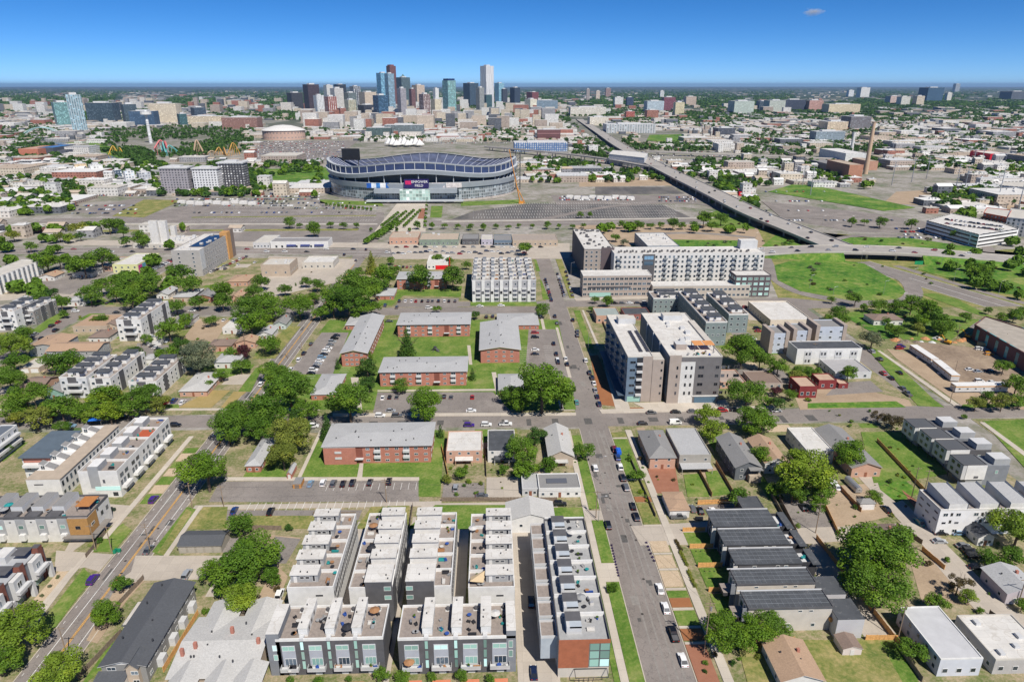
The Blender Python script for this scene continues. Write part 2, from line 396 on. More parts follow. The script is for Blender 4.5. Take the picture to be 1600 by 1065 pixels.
EDGE = []
def path(kind, wd, *px, z=None, name=None, k=5, heights=None):
    pts = [at(px[i], px[i + 1]) for i in range(0, len(px), 2)]
    if heights: pts = [(p[0], p[1], h) for p, h in zip([at(px[2 * i], px[2 * i + 1], heights[i]) for i in range(len(px) // 2)], heights)]
    if len(pts) > 2: pts = smooth_line(pts, k)
    t = zlev(ZL[kind]) + .012 if z is None else z
    if kind == 'asphalt' and len(px) > 4 and wd > 9:
        L, Rr = offset_line(pts, wd - 1.2); m = MB()
        for q in (L, Rr): strip_mesh(q, .28, t + .02, 0, m, .01)
        if wd > 20: strip_mesh([p[:2] for p in pts], .35, t + .02, 0, m, .01)
        EDGE.append(m)
    return struct(strip_mesh(pts, wd, t).build(name or GN[kind], GM[kind])), pts
PAINTW = P((.72, .71, .68), .8, .2, 2); PAINTO = P((.62, .33, .06), .8, .25, 2)

# ---------------------------------------------------------------- foliage
def leafmat(c, v=.35):
    k = ('leaf', c)
    if k in MC: return MC[k]
    m, nt, b = nodemat('foliage')
    n = tex(nt, 'Noise', .9, detail=5, rough=.75); oi = nt.nodes.new('ShaderNodeObjectInfo')
    lo = tuple(x * (1 - v) for x in c); hi = (min(1, c[0] * 1.7 + .01), min(1, c[1] * 1.4), c[2] * 1.2)
    o = ramp(nt, n.outputs[0], [(.32, lo), (.52, c), (.7, hi)])
    o2 = mixc(nt, 1.0, o, ramp(nt, oi.outputs['Random'], [(0, (.72, .8, .75)), (.5, (1, 1, 1)), (1, (1.0, 1.0, .7))]), 'MULTIPLY')
    nt.links.new(o2, b.inputs['Base Color']); b.inputs['Roughness'].default_value = .6; b.inputs['Specular IOR Level'].default_value = .25
    tr = nt.nodes.new('ShaderNodeBsdfTranslucent'); nt.links.new(o2, tr.inputs[0])
    mx = nt.nodes.new('ShaderNodeMixShader'); mx.inputs[0].default_value = .3
    out = nt.nodes['Material Output']; nt.links.new(b.outputs[0], mx.inputs[1]); nt.links.new(tr.outputs[0], mx.inputs[2]); nt.links.new(mx.outputs[0], out.inputs[0])
    MC[k] = m; return m
BARK = P((.12, .09, .07), .95, .3, 2)
LEAF = {'g': leafmat((.125, .235, .022)), 'd': leafmat((.07, .15, .025)), 'l': leafmat((.21, .31, .03)), 'y': leafmat((.23, .27, .045)), 's': leafmat((.17, .20, .12)), 'p': leafmat((.10, .03, .04)), 'b': leafmat((.11, .085, .035)), 'v': leafmat((.06, .03, .16), .5)}
def crown_mesh(name, kind, n, leaf, seed, mat):
    r = random.Random(seed); v = []; f = []
    blobs = []
    if kind == 'round':
        sx, sy = r.uniform(.8, 1.1), r.uniform(.8, 1.1)
        for i in range(24):
            th = r.uniform(0, 2 * math.pi); zz = r.uniform(-.75, .95); q = math.sqrt(max(0, 1 - zz * zz)) * r.uniform(.35, .85)
            blobs.append((q * math.cos(th) * sx, q * math.sin(th) * sy, zz * .66, r.uniform(.15, .36)))
        blobs.append((0, 0, 0, .42))
    elif kind == 'tall':
        for i in range(14):
            zz = -1 + 2 * i / 13; q = .30 * math.sqrt(max(.05, 1 - zz * zz)); th = r.uniform(0, 6.28)
            blobs.append((q * math.cos(th), q * math.sin(th), zz * .9, r.uniform(.25, .42) * (1 - .25 * abs(zz))))
    elif kind == 'cone':
        for i in range(16):
            zz = -1 + 2 * i / 15; rad = .62 * (1 - zz) / 2 + .05; th = i * 2.4
            blobs.append((rad * .45 * math.cos(th), rad * .45 * math.sin(th), zz, rad * .75 + .06))
    elif kind == 'sparse':
        for i in range(12):
            th = r.uniform(0, 6.28); zz = r.uniform(-.6, .9); q = r.uniform(.3, .8)
            blobs.append((q * math.cos(th), q * math.sin(th), zz * .75, r.uniform(.14, .28)))
    tot = sum(b[3] ** 2 for b in blobs)
    for bx, by, bz, br in blobs:
        for k in range(int(n * br * br / tot)):
            d = Vector((r.gauss(0, 1), r.gauss(0, 1), r.gauss(0, 1))).normalized()
            rr = br * (1 - abs(r.gauss(0, .17))) * (1 + .22 * noise.noise(d * 2.5 + Vector((bx, by, bz)) * 3))
            c = Vector((bx, by, bz)) + d * rr
            nn = (d + Vector((r.gauss(0, .5), r.gauss(0, .5), r.gauss(.15, .5)))).normalized()
            u = nn.cross(Vector((r.gauss(0, 1), r.gauss(0, 1), r.gauss(0, 1)))).normalized(); w_ = nn.cross(u)
            s = leaf * r.uniform(.6, 1.3); i0 = len(v)
            v += [tuple(c - u * s), tuple(c - w_ * s * .7), tuple(c + u * s), tuple(c + w_ * s * .7)]
            f.append((i0, i0 + 1, i0 + 2, i0 + 3))
    me = bpy.data.meshes.new(name); me.from_pydata(v, [], f); me.materials.append(mat); me.update(); return me
def trunk_mesh(seed, limbs=6, bare=False):
    r = random.Random(seed); m = MB()
    m.tube((0, 0, -.02), (.01, .01, .45), .034, .024, 7)
    for i in range(limbs):
        th = i * 6.28 / limbs + r.uniform(-.4, .4); z0 = r.uniform(.3, .46); q = r.uniform(.2, .33)
        e = (q * math.cos(th), q * math.sin(th), z0 + r.uniform(.2, .36))
        m.tube((.01, .01, z0), e, .015, .006, 5)
        for j in range(3 if not bare else 7):
            t2 = th + r.uniform(-.9, .9); m.tube(e, (e[0] + .13 * math.cos(t2), e[1] + .13 * math.sin(t2), e[2] + r.uniform(.02, .17)), .005, .002, 4)
    return m.mesh('trunk', [BARK])
TRUNKS = [trunk_mesh(i) for i in range(3)]; BARETR = trunk_mesh(9, 9, True)
CR = {}
def crown(kind, size, lk, var):
    k = (kind, size, lk, var)
    if k not in CR:
        n, leaf = {'big': (7500, .036), 'mid': (2700, .056), 'small': (800, .095), 'far': (170, .19)}[size]
        if kind == 'sparse': n = int(n * .45)
        CR[k] = crown_mesh('crown', kind, n, leaf, hash((kind == 'round', var, 11)) % 1000 + var, LEAF[lk])
    return CR[k]
DESC = {'g': 'green leafy', 'd': 'dark green', 'l': 'bright light green', 'y': 'yellow green', 's': 'silvery grey green', 'p': 'dark purple leaved', 'b': 'brownish leaved', 'v': 'purple flowering'}
TREEN = [0]
def tree_at(x, y, r, h, lk='g', kind='round', label=None, group='trees about the neighbourhood', z0=0, bush=False, parts=True):
    TREEN[0] += 1; var = TREEN[0] % 5
    s = proj(x, y)[2]; pxw = 2 * r * s
    size = 'big' if pxw > 55 else 'mid' if pxw > 22 else 'small' if pxw > 9 else 'far'
    nm = 'bush' if bush else ('conifer_tree' if kind == 'cone' else 'deciduous_tree')
    if bush:
        o = link(nm, crown(kind, size, lk, var), None, (x, y, z0 + h * .45)); o.scale = (r, r, h * .55)
        o.rotation_euler.z = rnd.uniform(0, 6.28)
        base = DESC[lk] + ' bush'
    else:
        o = empty(nm, x, y, z0, rnd.uniform(0, 6.28))
        ch = h * .84 if kind != 'cone' else h * .95
        c = link('crown', crown(kind, size, lk, var), o, (0, 0, h - ch * .5)); c.scale = (r, r, ch * .5 / (.95 if kind == 'round' else 1.05))
        if parts:
            t = link('trunk', TRUNKS[var % 3], o); t.scale = (h * .9, h * .9, h)
        sz = ('tall narrow' if kind in ('tall',) else 'large' if r > 5.5 else 'small' if r < 2.4 else 'medium') 
        base = '%s %s %s' % (sz, DESC[lk], 'conifer' if kind == 'cone' else 'tree')
    reg(o, label or base, 'bush' if bush else 'tree', group if not bush else 'bushes about the neighbourhood', auto=label is None)
    return o
def tree(cx, cy, wpx, lk='g', kind='round', hr=None, **kw):
    """tree from its crown's centre and width in the photo"""
    hr = hr or {'round': 1.9, 'tall': 4.5, 'cone': 3.2, 'sparse': 2.0}[kind]
    r = wpx / 2 / proj(*at(cx, cy))[2]
    for _ in range(3):
        h = max(2.0, r * hr); x, y = at(cx, cy, h * .55); r = wpx / 2 / proj(x, y, h * .55)[2]
    if kind == 'tall': r *= 1.5
    return tree_at(x, y, r * 1.13, h, lk, kind, **kw)

# ---------------------------------------------------------------- cars
def car_parts(kind):
    """list of (part name, mesh builder, material key)"""
    L, W, hb, ht = {'sedan': (4.7, 1.84, .82, 1.44), 'suv': (4.7, 1.9, 1.0, 1.72), 'pickup': (5.7, 1.98, 1.05, 1.85), 'van': (5.4, 2.0, 1.25, 2.1)}[kind]
    hw = W / 2
    m = MB()
    # side profile as (y, z): nose at +y
    prof = {'sedan': [(-.5, .35), (-.5, .80), (-.42, .88), (-.38, .95), (-.28, 1), (.24, .98), (.36, .9), (.49, .72), (.5, .5), (.49, .3)],
            'suv': [(-.5, .35), (-.5, .9), (-.48, 1), (.2, 1), (.3, .99), (.44, .92), (.5, .78), (.5, .35)],
            'pickup': [(-.5, .45), (-.5, 1), (-.14, 1), (.22, 1), (.3, .98), (.46, .93), (.5, .8), (.5, .4)],
            'van': [(-.5, .3), (-.5, .98), (-.3, 1), (.3, 1), (.45, .8), (.5, .7), (.5, .3)]}[kind]
    pts = [(y * L, z * hb) for y, z in prof]
    secs = [(-hw * .9, .04), (-hw, 0), (hw, 0), (hw * .9, .04)]
    def ringv(x, ins, y, z): return (x, y * (1 - ins), z)
    n = len(pts)
    for i in range(n - 1):
        (y0, z0), (y1, z1) = pts[i], pts[i + 1]
        for (xa, ia), (xb, ib) in zip(secs[:-1], secs[1:]):
            m.face([ringv(xb, ib, y0, z0), ringv(xa, ia, y0, z0), ringv(xa, ia, y1, z1), ringv(xb, ib, y1, z1)])
    for x, s_ in ((-hw * .98, 1), (hw * .98, -1)):
        poly = [(x, y, z) for y, z in pts]
        m.face(poly if s_ > 0 else poly[::-1])
    m.face([(-hw, -L * .49, .3), (hw, -L * .49, .3), (hw, L * .49, .3), (-hw, L * .49, .3)])
    # cabin: belt rectangle to smaller roof rectangle
    cb = {'sedan': (-.40, .24, -.25, .10), 'suv': (-.49, .24, -.42, .12), 'pickup': (-.12, .27, -.07, .17), 'van': (-.49, .44, -.47, .26)}[kind]
    y0, y1, r0, r1 = [c * L for c in cb]; zb = hb * .97; zr = ht; a = hw * .95; b_ = hw * .78
    A = [(-a, y0, zb), (a, y0, zb), (a, y1, zb), (-a, y1, zb)]; B = [(-b_, r0, zr), (b_, r0, zr), (b_, r1, zr), (-b_, r1, zr)]
    roof = MB(); roof.box(-b_, r0, zr - .06, b_, r1, zr + .02, 0, bot=True)
    for i in range(4): roof.tube(A[i], B[i], .05, .05, 4)
    if kind != 'sedan':
        for s_ in (-1, 1): roof.box(s_ * b_ - .05, r0 * .9, zr + .02, s_ * b_ + .01, r1 * .8, zr + .07)
    if kind == 'van': # panel sides
        roof.face([(-a - .01, y0, zb), (-a - .01, 0, zb), (-b_ - .01, 0, zr), (-b_ - .01, r0, zr)][::-1]); roof.face([(a + .01, y0, zb), (a + .01, 0, zb), (b_ + .01, 0, zr), (b_ + .01, r0, zr)])
    out = []
    for i in range(4): 
        for q in (roof,): pass
    gl = MB(); 
    for i in range(4):
        j = (i + 1) % 4; gl.face([A[i], A[j], B[j], B[i]])
    if kind == 'pickup': # open bed
        bed = MB(); bed.box(-hw * .82, -L * .485, hb * .9, hw * .82, -L * .15, hb + .012); out.append(('truck_bed', bed, 'dark'))
    wh = []
    for sx in (-1, 1):
        for sy in (-.31, .31):
            wm = MB(); cx = sx * (hw - .12)
            for k in range(10):
                a0 = 2 * math.pi * k / 10; a1 = 2 * math.pi * (k + 1) / 10; rr = .34
                p = lambda x, a_, r_: (x, sy * L + r_ * math.cos(a_), .34 + r_ * math.sin(a_))
                xo = cx + sx * .14; xi = cx - sx * .1
                fc = [p(xi, a0, rr), p(xo, a0, rr), p(xo, a1, rr), p(xi, a1, rr)]; wm.face(fc, 0)
                wm.face([p(xo, a0, rr), p(xo, a1, rr), p(xo, a1, .2), p(xo, a0, .2)], 0)
                wm.face([p(xo, a0, .2), p(xo, a1, .2), (xo, sy * L, .34)], 1)
            wh.append(wm)
    return m, roof, gl, wh, out, L, hw, hb
CARP = {}
TYRE = P((.02, .02, .02), .9, .1); RIM = P((.4, .4, .4), .4, .1, metal=.7); LAMPW = P((.75, .75, .72), .2, .02); LAMPR = P((.4, .02, .015), .3, .02)
PAINTS = {'w': ('white', (.80, .80, .79)), 's': ('silver', (.42, .44, .46)), 'g': ('grey', (.16, .17, .18)), 'k': ('black', (.012, .013, .016)), 'b': ('blue', (.02, .06, .22)), 'r': ('red', (.36, .02, .02)), 'n': ('dark blue', (.015, .025, .07)), 'c': ('pale blue', (.18, .30, .42)), 'y': ('yellow', (.70, .30, .01)), 'e': ('beige', (.40, .34, .25)), 'v': ('purple', (.06, .02, .22)), 'm': ('maroon', (.16, .02, .03)), 't': ('teal', (.05, .28, .27))}
def paint(k):
    kk = ('paint', k)
    if kk not in MC:
        m, nt, b = nodemat('car_paint'); c = PAINTS[k][1]
        n = tex(nt, 'Noise', 1.5, detail=3)
        nt.links.new(ramp(nt, n.outputs[0], [(.3, tuple(x * .9 for x in c)), (.7, tuple(min(1, x * 1.1) for x in c))]), b.inputs['Base Color'])
        b.inputs['Roughness'].default_value = .32; b.inputs['Coat Weight'].default_value = .6; b.inputs['Metallic'].default_value = .25 if k in 'sgknb' else 0
        MC[kk] = m
    return MC[kk]
def car_meshes(kind, color):
    k = (kind, color)
    if k in CARP: return CARP[k]
    m, roof, gl, wh, ex, L, hw, hb = car_parts(kind)
    full = MB(); 
    for src, mi in [(m, 0), (roof, 0), (gl, 1)] + [(w_, 2) for w_ in wh]:
        o = len(full.v); full.v += src.v; full.f += [tuple(i + o for i in f) for f in src.f]; full.m += [mi] * len(src.f); full.uv += src.uv
    hl = MB(); hl.box(-.2, L * .47, hb * .62, .2, L * .502, hb * .78, bot=True); tl = MB(); tl.box(-.18, -L * .504, hb * .68, .18, -L * .48, hb * .86, bot=True)
    CARP[k] = dict(body=m.mesh('body', [paint(color)]), roof=roof.mesh('roof', [paint(color)]), glass=gl.mesh('windows', [GLBL]), wheels=[w_.mesh('wheel', [TYRE, RIM]) for w_ in wh],
                   extra=[(n_, b_.mesh(n_, [CHAR])) for n_, b_, _ in ex], head=hl.mesh('headlight', [LAMPW]), tail=tl.mesh('taillight', [LAMPR]), full=full.mesh('car', [paint(color), GLBL, TYRE]), hw=hw)
    return CARP[k]
def car_at(x, y, head=0, color='w', kind=None, where='', z=.1, group='cars parked in the neighbourhood', label=None):
    kind = kind or rnd.choice(['sedan', 'sedan', 'suv', 'suv'])
    s = proj(x, y)[2]; M = car_meshes(kind, color)
    noun = {'sedan': 'sedan', 'suv': 'sports utility car', 'pickup': 'pickup truck', 'van': 'van'}[kind]
    if s < 1.6:
        o = link('parked_car' if kind in ('sedan', 'suv') else kind if kind == 'van' else 'pickup_truck', M['full'], None, (x, y, z), head)
    else:
        o = empty('parked_car' if kind in ('sedan', 'suv') else 'van' if kind == 'van' else 'pickup_truck', x, y, z, head)
        link('body', M['body'], o); link('roof', M['roof'], o); link('windows', M['glass'], o)
        for n_, me in M['extra']: link(n_, me, o)
        for wm in M['wheels']: link('wheel', wm, o)
        for sx in (-1, 1):
            link('headlight', M['head'], o, (sx * M['hw'] * .68, 0, 0)); link('taillight', M['tail'], o, (sx * M['hw'] * .7, 0, 0))
    lab = label or '%s %s %s' % (PAINTS[color][0], noun, where)
    return reg(o, lab.strip(), 'car' if kind in ('sedan', 'suv') else 'van' if kind == 'van' else 'truck', group, auto=(not where and not label))
def car(px, py, head='N', color='w', kind=None, where='', **kw):
    x, y = at(px, py, .6)
    hd = {'N': 0, 'S': math.pi, 'E': -math.pi / 2, 'W': math.pi / 2}[head] if isinstance(head, str) else R(head)
    return car_at(x, y, hd + rnd.uniform(-.03, .03), color, kind, where, **kw)
def cars(head, where, *items, **kw):
    """items: 'px py colour[kind letter]' strings"""
    for it in items:
        a = it.split(); kd = {'p': 'pickup', 'v': 'van', 's': 'sedan', 'u': 'suv'}.get(a[2][1:2]) if len(a[2]) > 1 else None
        car(float(a[0]), float(a[1]), head, a[2][0], kd, where, **kw)

# ---------------------------------------------------------------- buildings
WM = {}
def window_mesh(w_, h_, frame, glass, mull=0):
    k = (round(w_, 2), round(h_, 2), frame.name, glass.name, mull)
    if k not in WM:
        m = MB(); t = .09; d = .07
        for a, b, c, e in ((-w_ / 2, 0, w_ / 2, t), (-w_ / 2, h_ - t, w_ / 2, h_), (-w_ / 2, t, -w_ / 2 + t, h_ - t), (w_ / 2 - t, t, w_ / 2, h_ - t)):
            m.box(a, -d, b, c, .0, e, 0, bot=True)
        for j in range(mull):
            xm = -w_ / 2 + w_ * (j + 1) / (mull + 1); m.box(xm - .04, -d, t, xm + .04, 0, h_ - t, 0, bot=True)
        m.face([(-w_ / 2 + t, -.03, t), (w_ / 2 - t, -.03, t), (w_ / 2 - t, -.03, h_ - t), (-w_ / 2 + t, -.03, h_ - t)], 1)
        WM[k] = m.mesh('window', [frame, glass])
    return WM[k]
def plate_mesh(name, w_, d, h_, mat):
    k = (name, round(w_, 2), round(d, 2), round(h_, 2), mat.name)
    if k not in WM: WM[k] = MB().box(-w_ / 2, -d / 2, 0, w_ / 2, d / 2, h_, 0, bot=True).mesh(name, [mat])
    return WM[k]
class B:
    def __init__(s, name, label, cat, rect, group=None, auto=False, z0=0):
        s.x0, s.y0, s.x1, s.y1 = rect; s.w = s.x1 - s.x0; s.d = s.y1 - s.y0
        s.cx = (s.x0 + s.x1) / 2; s.cy = (s.y0 + s.y1) / 2
        s.o = empty(name, s.cx, s.cy, z0); reg(s.o, label, cat, group, auto)
        s.X0, s.X1, s.Y0, s.Y1 = -s.w / 2, s.w / 2, -s.d / 2, s.d / 2
    def box(s, name, x0, y0, z0, x1, y1, z1, mat, top=None, label=None):
        m = MB().box(x0, y0, z0, x1, y1, z1, 0, 1 if top else None)
        o = m.build(name, [mat] + ([top] if top else []), s.o)
        if label: o['label'] = label
        return o
    def walls(s, h, mat, top=None, ins=0): return s.box('wall', s.X0 + ins, s.Y0 + ins, 0, s.X1 - ins, s.Y1 - ins, h, mat, top)
    def flat(s, h, mat, par=.5, pm=None, t=.3, rect=None, name='roof'):
        x0, y0, x1, y1 = rect or (s.X0, s.Y0, s.X1, s.Y1)
        m = MB(); m.box(x0 + t, y0 + t, h - .1, x1 - t, y1 - t, h + .02, 0)
        r = m.build(name, [mat], s.o)
        if par: MB().ring(x0 - .003, y0 - .003, x1 + .003, y1 + .003, h - .12, h + par, t, 0).build('parapet', [pm or mat], r)
        return r
    def gable(s, h, rise, mat, axis='x', over=.5, wall=None, rect=None):
        x0, y0, x1, y1 = rect or (s.X0, s.Y0, s.X1, s.Y1)
        return MB().gable(x0, y0, x1, y1, h, rise, axis, over, 0, 1).build('roof', [mat, wall or WHITE2], s.o)
    def hip(s, h, rise, mat, over=.5, rect=None):
        x0, y0, x1, y1 = rect or (s.X0, s.Y0, s.X1, s.Y1)
        return MB().hip(x0, y0, x1, y1, h, rise, over, 0).build('roof', [mat], s.o)
    def wins(s, side, us, zs, w_=1.2, h_=1.3, frame=None, glass=None, mull=0, off=0, name='window', span=None):
        """us: list of positions 0..1 along the side, or a count"""
        frame = frame or WHITE; glass = glass or GLASS
        me = window_mesh(w_, h_, frame, glass, mull)
        a, b = span or (0, 1)
        if isinstance(us, int): us = [a + (b - a) * (i + .5) / us for i in range(us)]
        for u in us:
            for z in zs:
                if side == 'S': p = (s.X0 + u * s.w, s.Y0 - .004 + off); rz = 0
                elif side == 'N': p = (s.X0 + u * s.w, s.Y1 + .004 - off); rz = math.pi
                elif side == 'E': p = (s.X1 + .004 - off, s.Y0 + u * s.d); rz = math.pi / 2
                else: p = (s.X0 - .004 + off, s.Y0 + u * s.d); rz = -math.pi / 2
                link(name, me, s.o, (p[0], p[1], z), rz)
    def put(s, name, me, x, y, z, rz=0): return link(name, me, s.o, (x, y, z), rz)
    def units(s, n, h, seed=0, size=1.6, mat=None, rect=None):
        r = random.Random(seed); x0, y0, x1, y1 = rect or (s.X0 + 2, s.Y0 + 2, s.X1 - 2, s.Y1 - 2)
        for i in range(n):
            q = size * r.uniform(.6, 1.3); k = r.choice((.8, 1.0, 1.3)); q = round(q * 2) / 2 + .3
            s.put('rooftop_unit', plate_mesh('rooftop_unit', q, q * k, q * .6, mat or LGREY), r.uniform(x0, x1), r.uniform(y0, y1), h)
    def vents(s, n, h, seed=0, rect=None):
        r = random.Random(seed + 5); x0, y0, x1, y1 = rect or (s.X0 + 1, s.Y0 + 1, s.X1 - 1, s.Y1 - 1)
        me = plate_mesh('roof_vent', .35, .35, .55, DMETAL)
        for i in range(n): s.put('roof_vent', me, r.uniform(x0, x1), r.uniform(y0, y1), h)
def rp(x0, y0, x1, y1, h):
    """footprint from the near-left and far-right roof corners in the photo, roof height h"""
    a = at(x0, y0, h); b = at(x1, y1, h); return (a[0], a[1], b[0], b[1])
def rq(x0, yn, x1, yf, h):
    """footprint from the near roof edge (x0..x1 at yn) and the height in the photo of the far roof edge"""
    a = at(x0, yn, h); b = at(x1, yn, h); c = at((x0 + x1) / 2, yf, h); return (a[0], a[1], b[0], c[1])
def house(rect, h, rise, roof, wall, axis='y', label='', kind='gable', group='houses of the neighbourhood', over=.5, extra=None, name='detached_house', cat='house', porch=None, auto=False, z0=0, wz=1.0, nwin=None, chim=True):
    b = B(name, label, cat, rect, group, auto, z0)
    b.walls(h, wall)
    rf = (b.gable(h, rise, roof, axis, over, wall) if kind == 'gable' else b.hip(h, rise, roof, over) if kind == 'hip' else b.flat(h + .05, roof, .35, wall))
    ns = nwin or max(2, int(b.w / 3.5)); ne = max(2, int(b.d / 4.5))
    zs = [wz] if h < 4.6 else [wz, wz + 2.8]
    b.wins('S', [(i + .5) / ns for i in range(ns)] if ns != 3 else [.17, .83], zs, 1.1, 1.15)
    b.wins('E', ne, zs, 1.1, 1.15); b.wins('W', ne, zs, 1.1, 1.15)
    dr = plate_mesh('door', 1.0, .12, 2.05, P((.25, .10, .06), .5, .1)); b.put('door', dr, b.X0 + b.w * .5, b.Y0 - .03, .15)
    if chim and kind != 'flat':
        MB().box(-.35, -.35, 0, .35, .35, 1.5, 0).build('chimney', [BRICK], rf, (b.w * .18, b.d * .12, h + rise * .35))
    if kind != 'flat': 
        vm = plate_mesh('roof_vent', .3, .3, .45, DMETAL)
        for i in range(3): link('roof_vent', vm, rf, (b.w * (-.25 + .2 * i), b.d * (.12 - .1 * i), h + rise * .55))
    if porch:
        pw, pd = porch
        MB().face([(-pw / 2, b.Y0 - pd, 2.5), (pw / 2, b.Y0 - pd, 2.5), (pw / 2, b.Y0, 2.9), (-pw / 2, b.Y0, 2.9)]).face([(-pw / 2, b.Y0, 2.78), (pw / 2, b.Y0, 2.78), (pw / 2, b.Y0 - pd, 2.38), (-pw / 2, b.Y0 - pd, 2.38)]).build('porch_roof', [roof], b.o)
        for sx in (-1, 1): b.put('porch_post', plate_mesh('porch_post', .2, .2, 2.45, wall), sx * (pw / 2 - .2), b.Y0 - pd + .2, 0)
    return b
def fence(pts, h=1.8, mat=None, label='wooden board fence', z0=.1, auto=True, group='board fences around the yards', t=.08):
    """pts world; boards with posts and a cap rail"""
    mat = mat or WOODF
    o = empty('board_fence', *pts[0][:2], z0)
    reg(o, label, 'fence', group, auto)
    m = MB(); pm = plate_mesh('fence_post', .14, .14, h + .15, mat)
    ox, oy = pts[0][:2]
    for (xa, ya), (xb, yb) in zip(pts[:-1], pts[1:]):
        d = Vector((xb - xa, yb - ya)); L = d.length; d.normalize(); n = Vector((-d.y, d.x)) * t / 2
        k = max(1, int(L / 1.2))
        for i in range(k):
            a = L * i / k + .02; b_ = L * (i + 1) / k - .02; hh = h + rnd.uniform(-.04, .04)
            p = [(xa - ox + d.x * q + sg * n.x, ya - oy + d.y * q + sg * n.y) for q, sg in ((a, -1), (b_, -1), (b_, 1), (a, 1))]
            m.prism(p, 0, hh)
        for i in range(0, min(30, int(L / 2.6)) + 1):
            q = L * i / max(1, min(30, int(L / 2.6))); link('fence_post', pm, o, (xa - ox + d.x * q, ya - oy + d.y * q, 0))
    m.build('fence_panel', [mat], o); return o
def fencepx(*px, **kw): return fence([at(px[i], px[i + 1]) for i in range(0, len(px), 2)], **kw)
WOODP = P((.27, .20, .14), .95, .25, 1)
def pole(px, py, h=10.5, arms=1, label='brown wooden utility pole', lean=0, transformer=False, x=None, y=None):
    if x is None: x, y = at(px, py)
    o = empty('utility_pole', x, y, 0)
    reg(o, label, 'utility pole', 'utility poles and wires', auto=True)
    MB().cyl(0, 0, 0, h, .17, 8, 0, .11).build('post', [WOODP], o)
    for i in range(arms): MB().box(-1.3, -.06, h - .7 - i * .9, 1.3, .06, h - .56 - i * .9, bot=True).build('crossarm', [WOODP], o)
    if transformer: MB().cyl(.42, 0, h - 3, h - 1.8, .28, 8).build('transformer', [METAL], o)
    return (x, y, h)
def lamp(px, py, h=9, label='grey metal street lamp', arm=2.2, x=None, y=None, side=1):
    if x is None: x, y = at(px, py)
    o = empty('street_lamp', x, y, 0); reg(o, label, 'street lamp', 'street lamps along the roads', auto=True)
    MB().cyl(0, 0, 0, h, .11, 8, 0, .07).build('post', [METAL], o)
    MB().tube((0, 0, h - .1), (side * arm, 0, h + .4), .05, .04).build('arm', [METAL], o)
    MB().box(side * arm - .35, -.15, h + .32, side * arm + .35, .15, h + .47, bot=True).build('lamp_head', [LGREY], o)
def wire(a, b, sag=.8, label='thin black overhead wire'):
    m = MB(); n = 8; P_ = []
    for i in range(n + 1):
        t = i / n; P_.append((a[0] + (b[0] - a[0]) * t, a[1] + (b[1] - a[1]) * t, a[2] + (b[2] - a[2]) * t - sag * 4 * t * (1 - t)))
    for p, q in zip(P_[:-1], P_[1:]): m.tube(Vector(p) - Vector(a), Vector(q) - Vector(a), .022, .022, 3)
    o = m.build('overhead_wire', [DMETAL], None, a); reg(o, label, 'wire', 'utility poles and wires', auto=True)
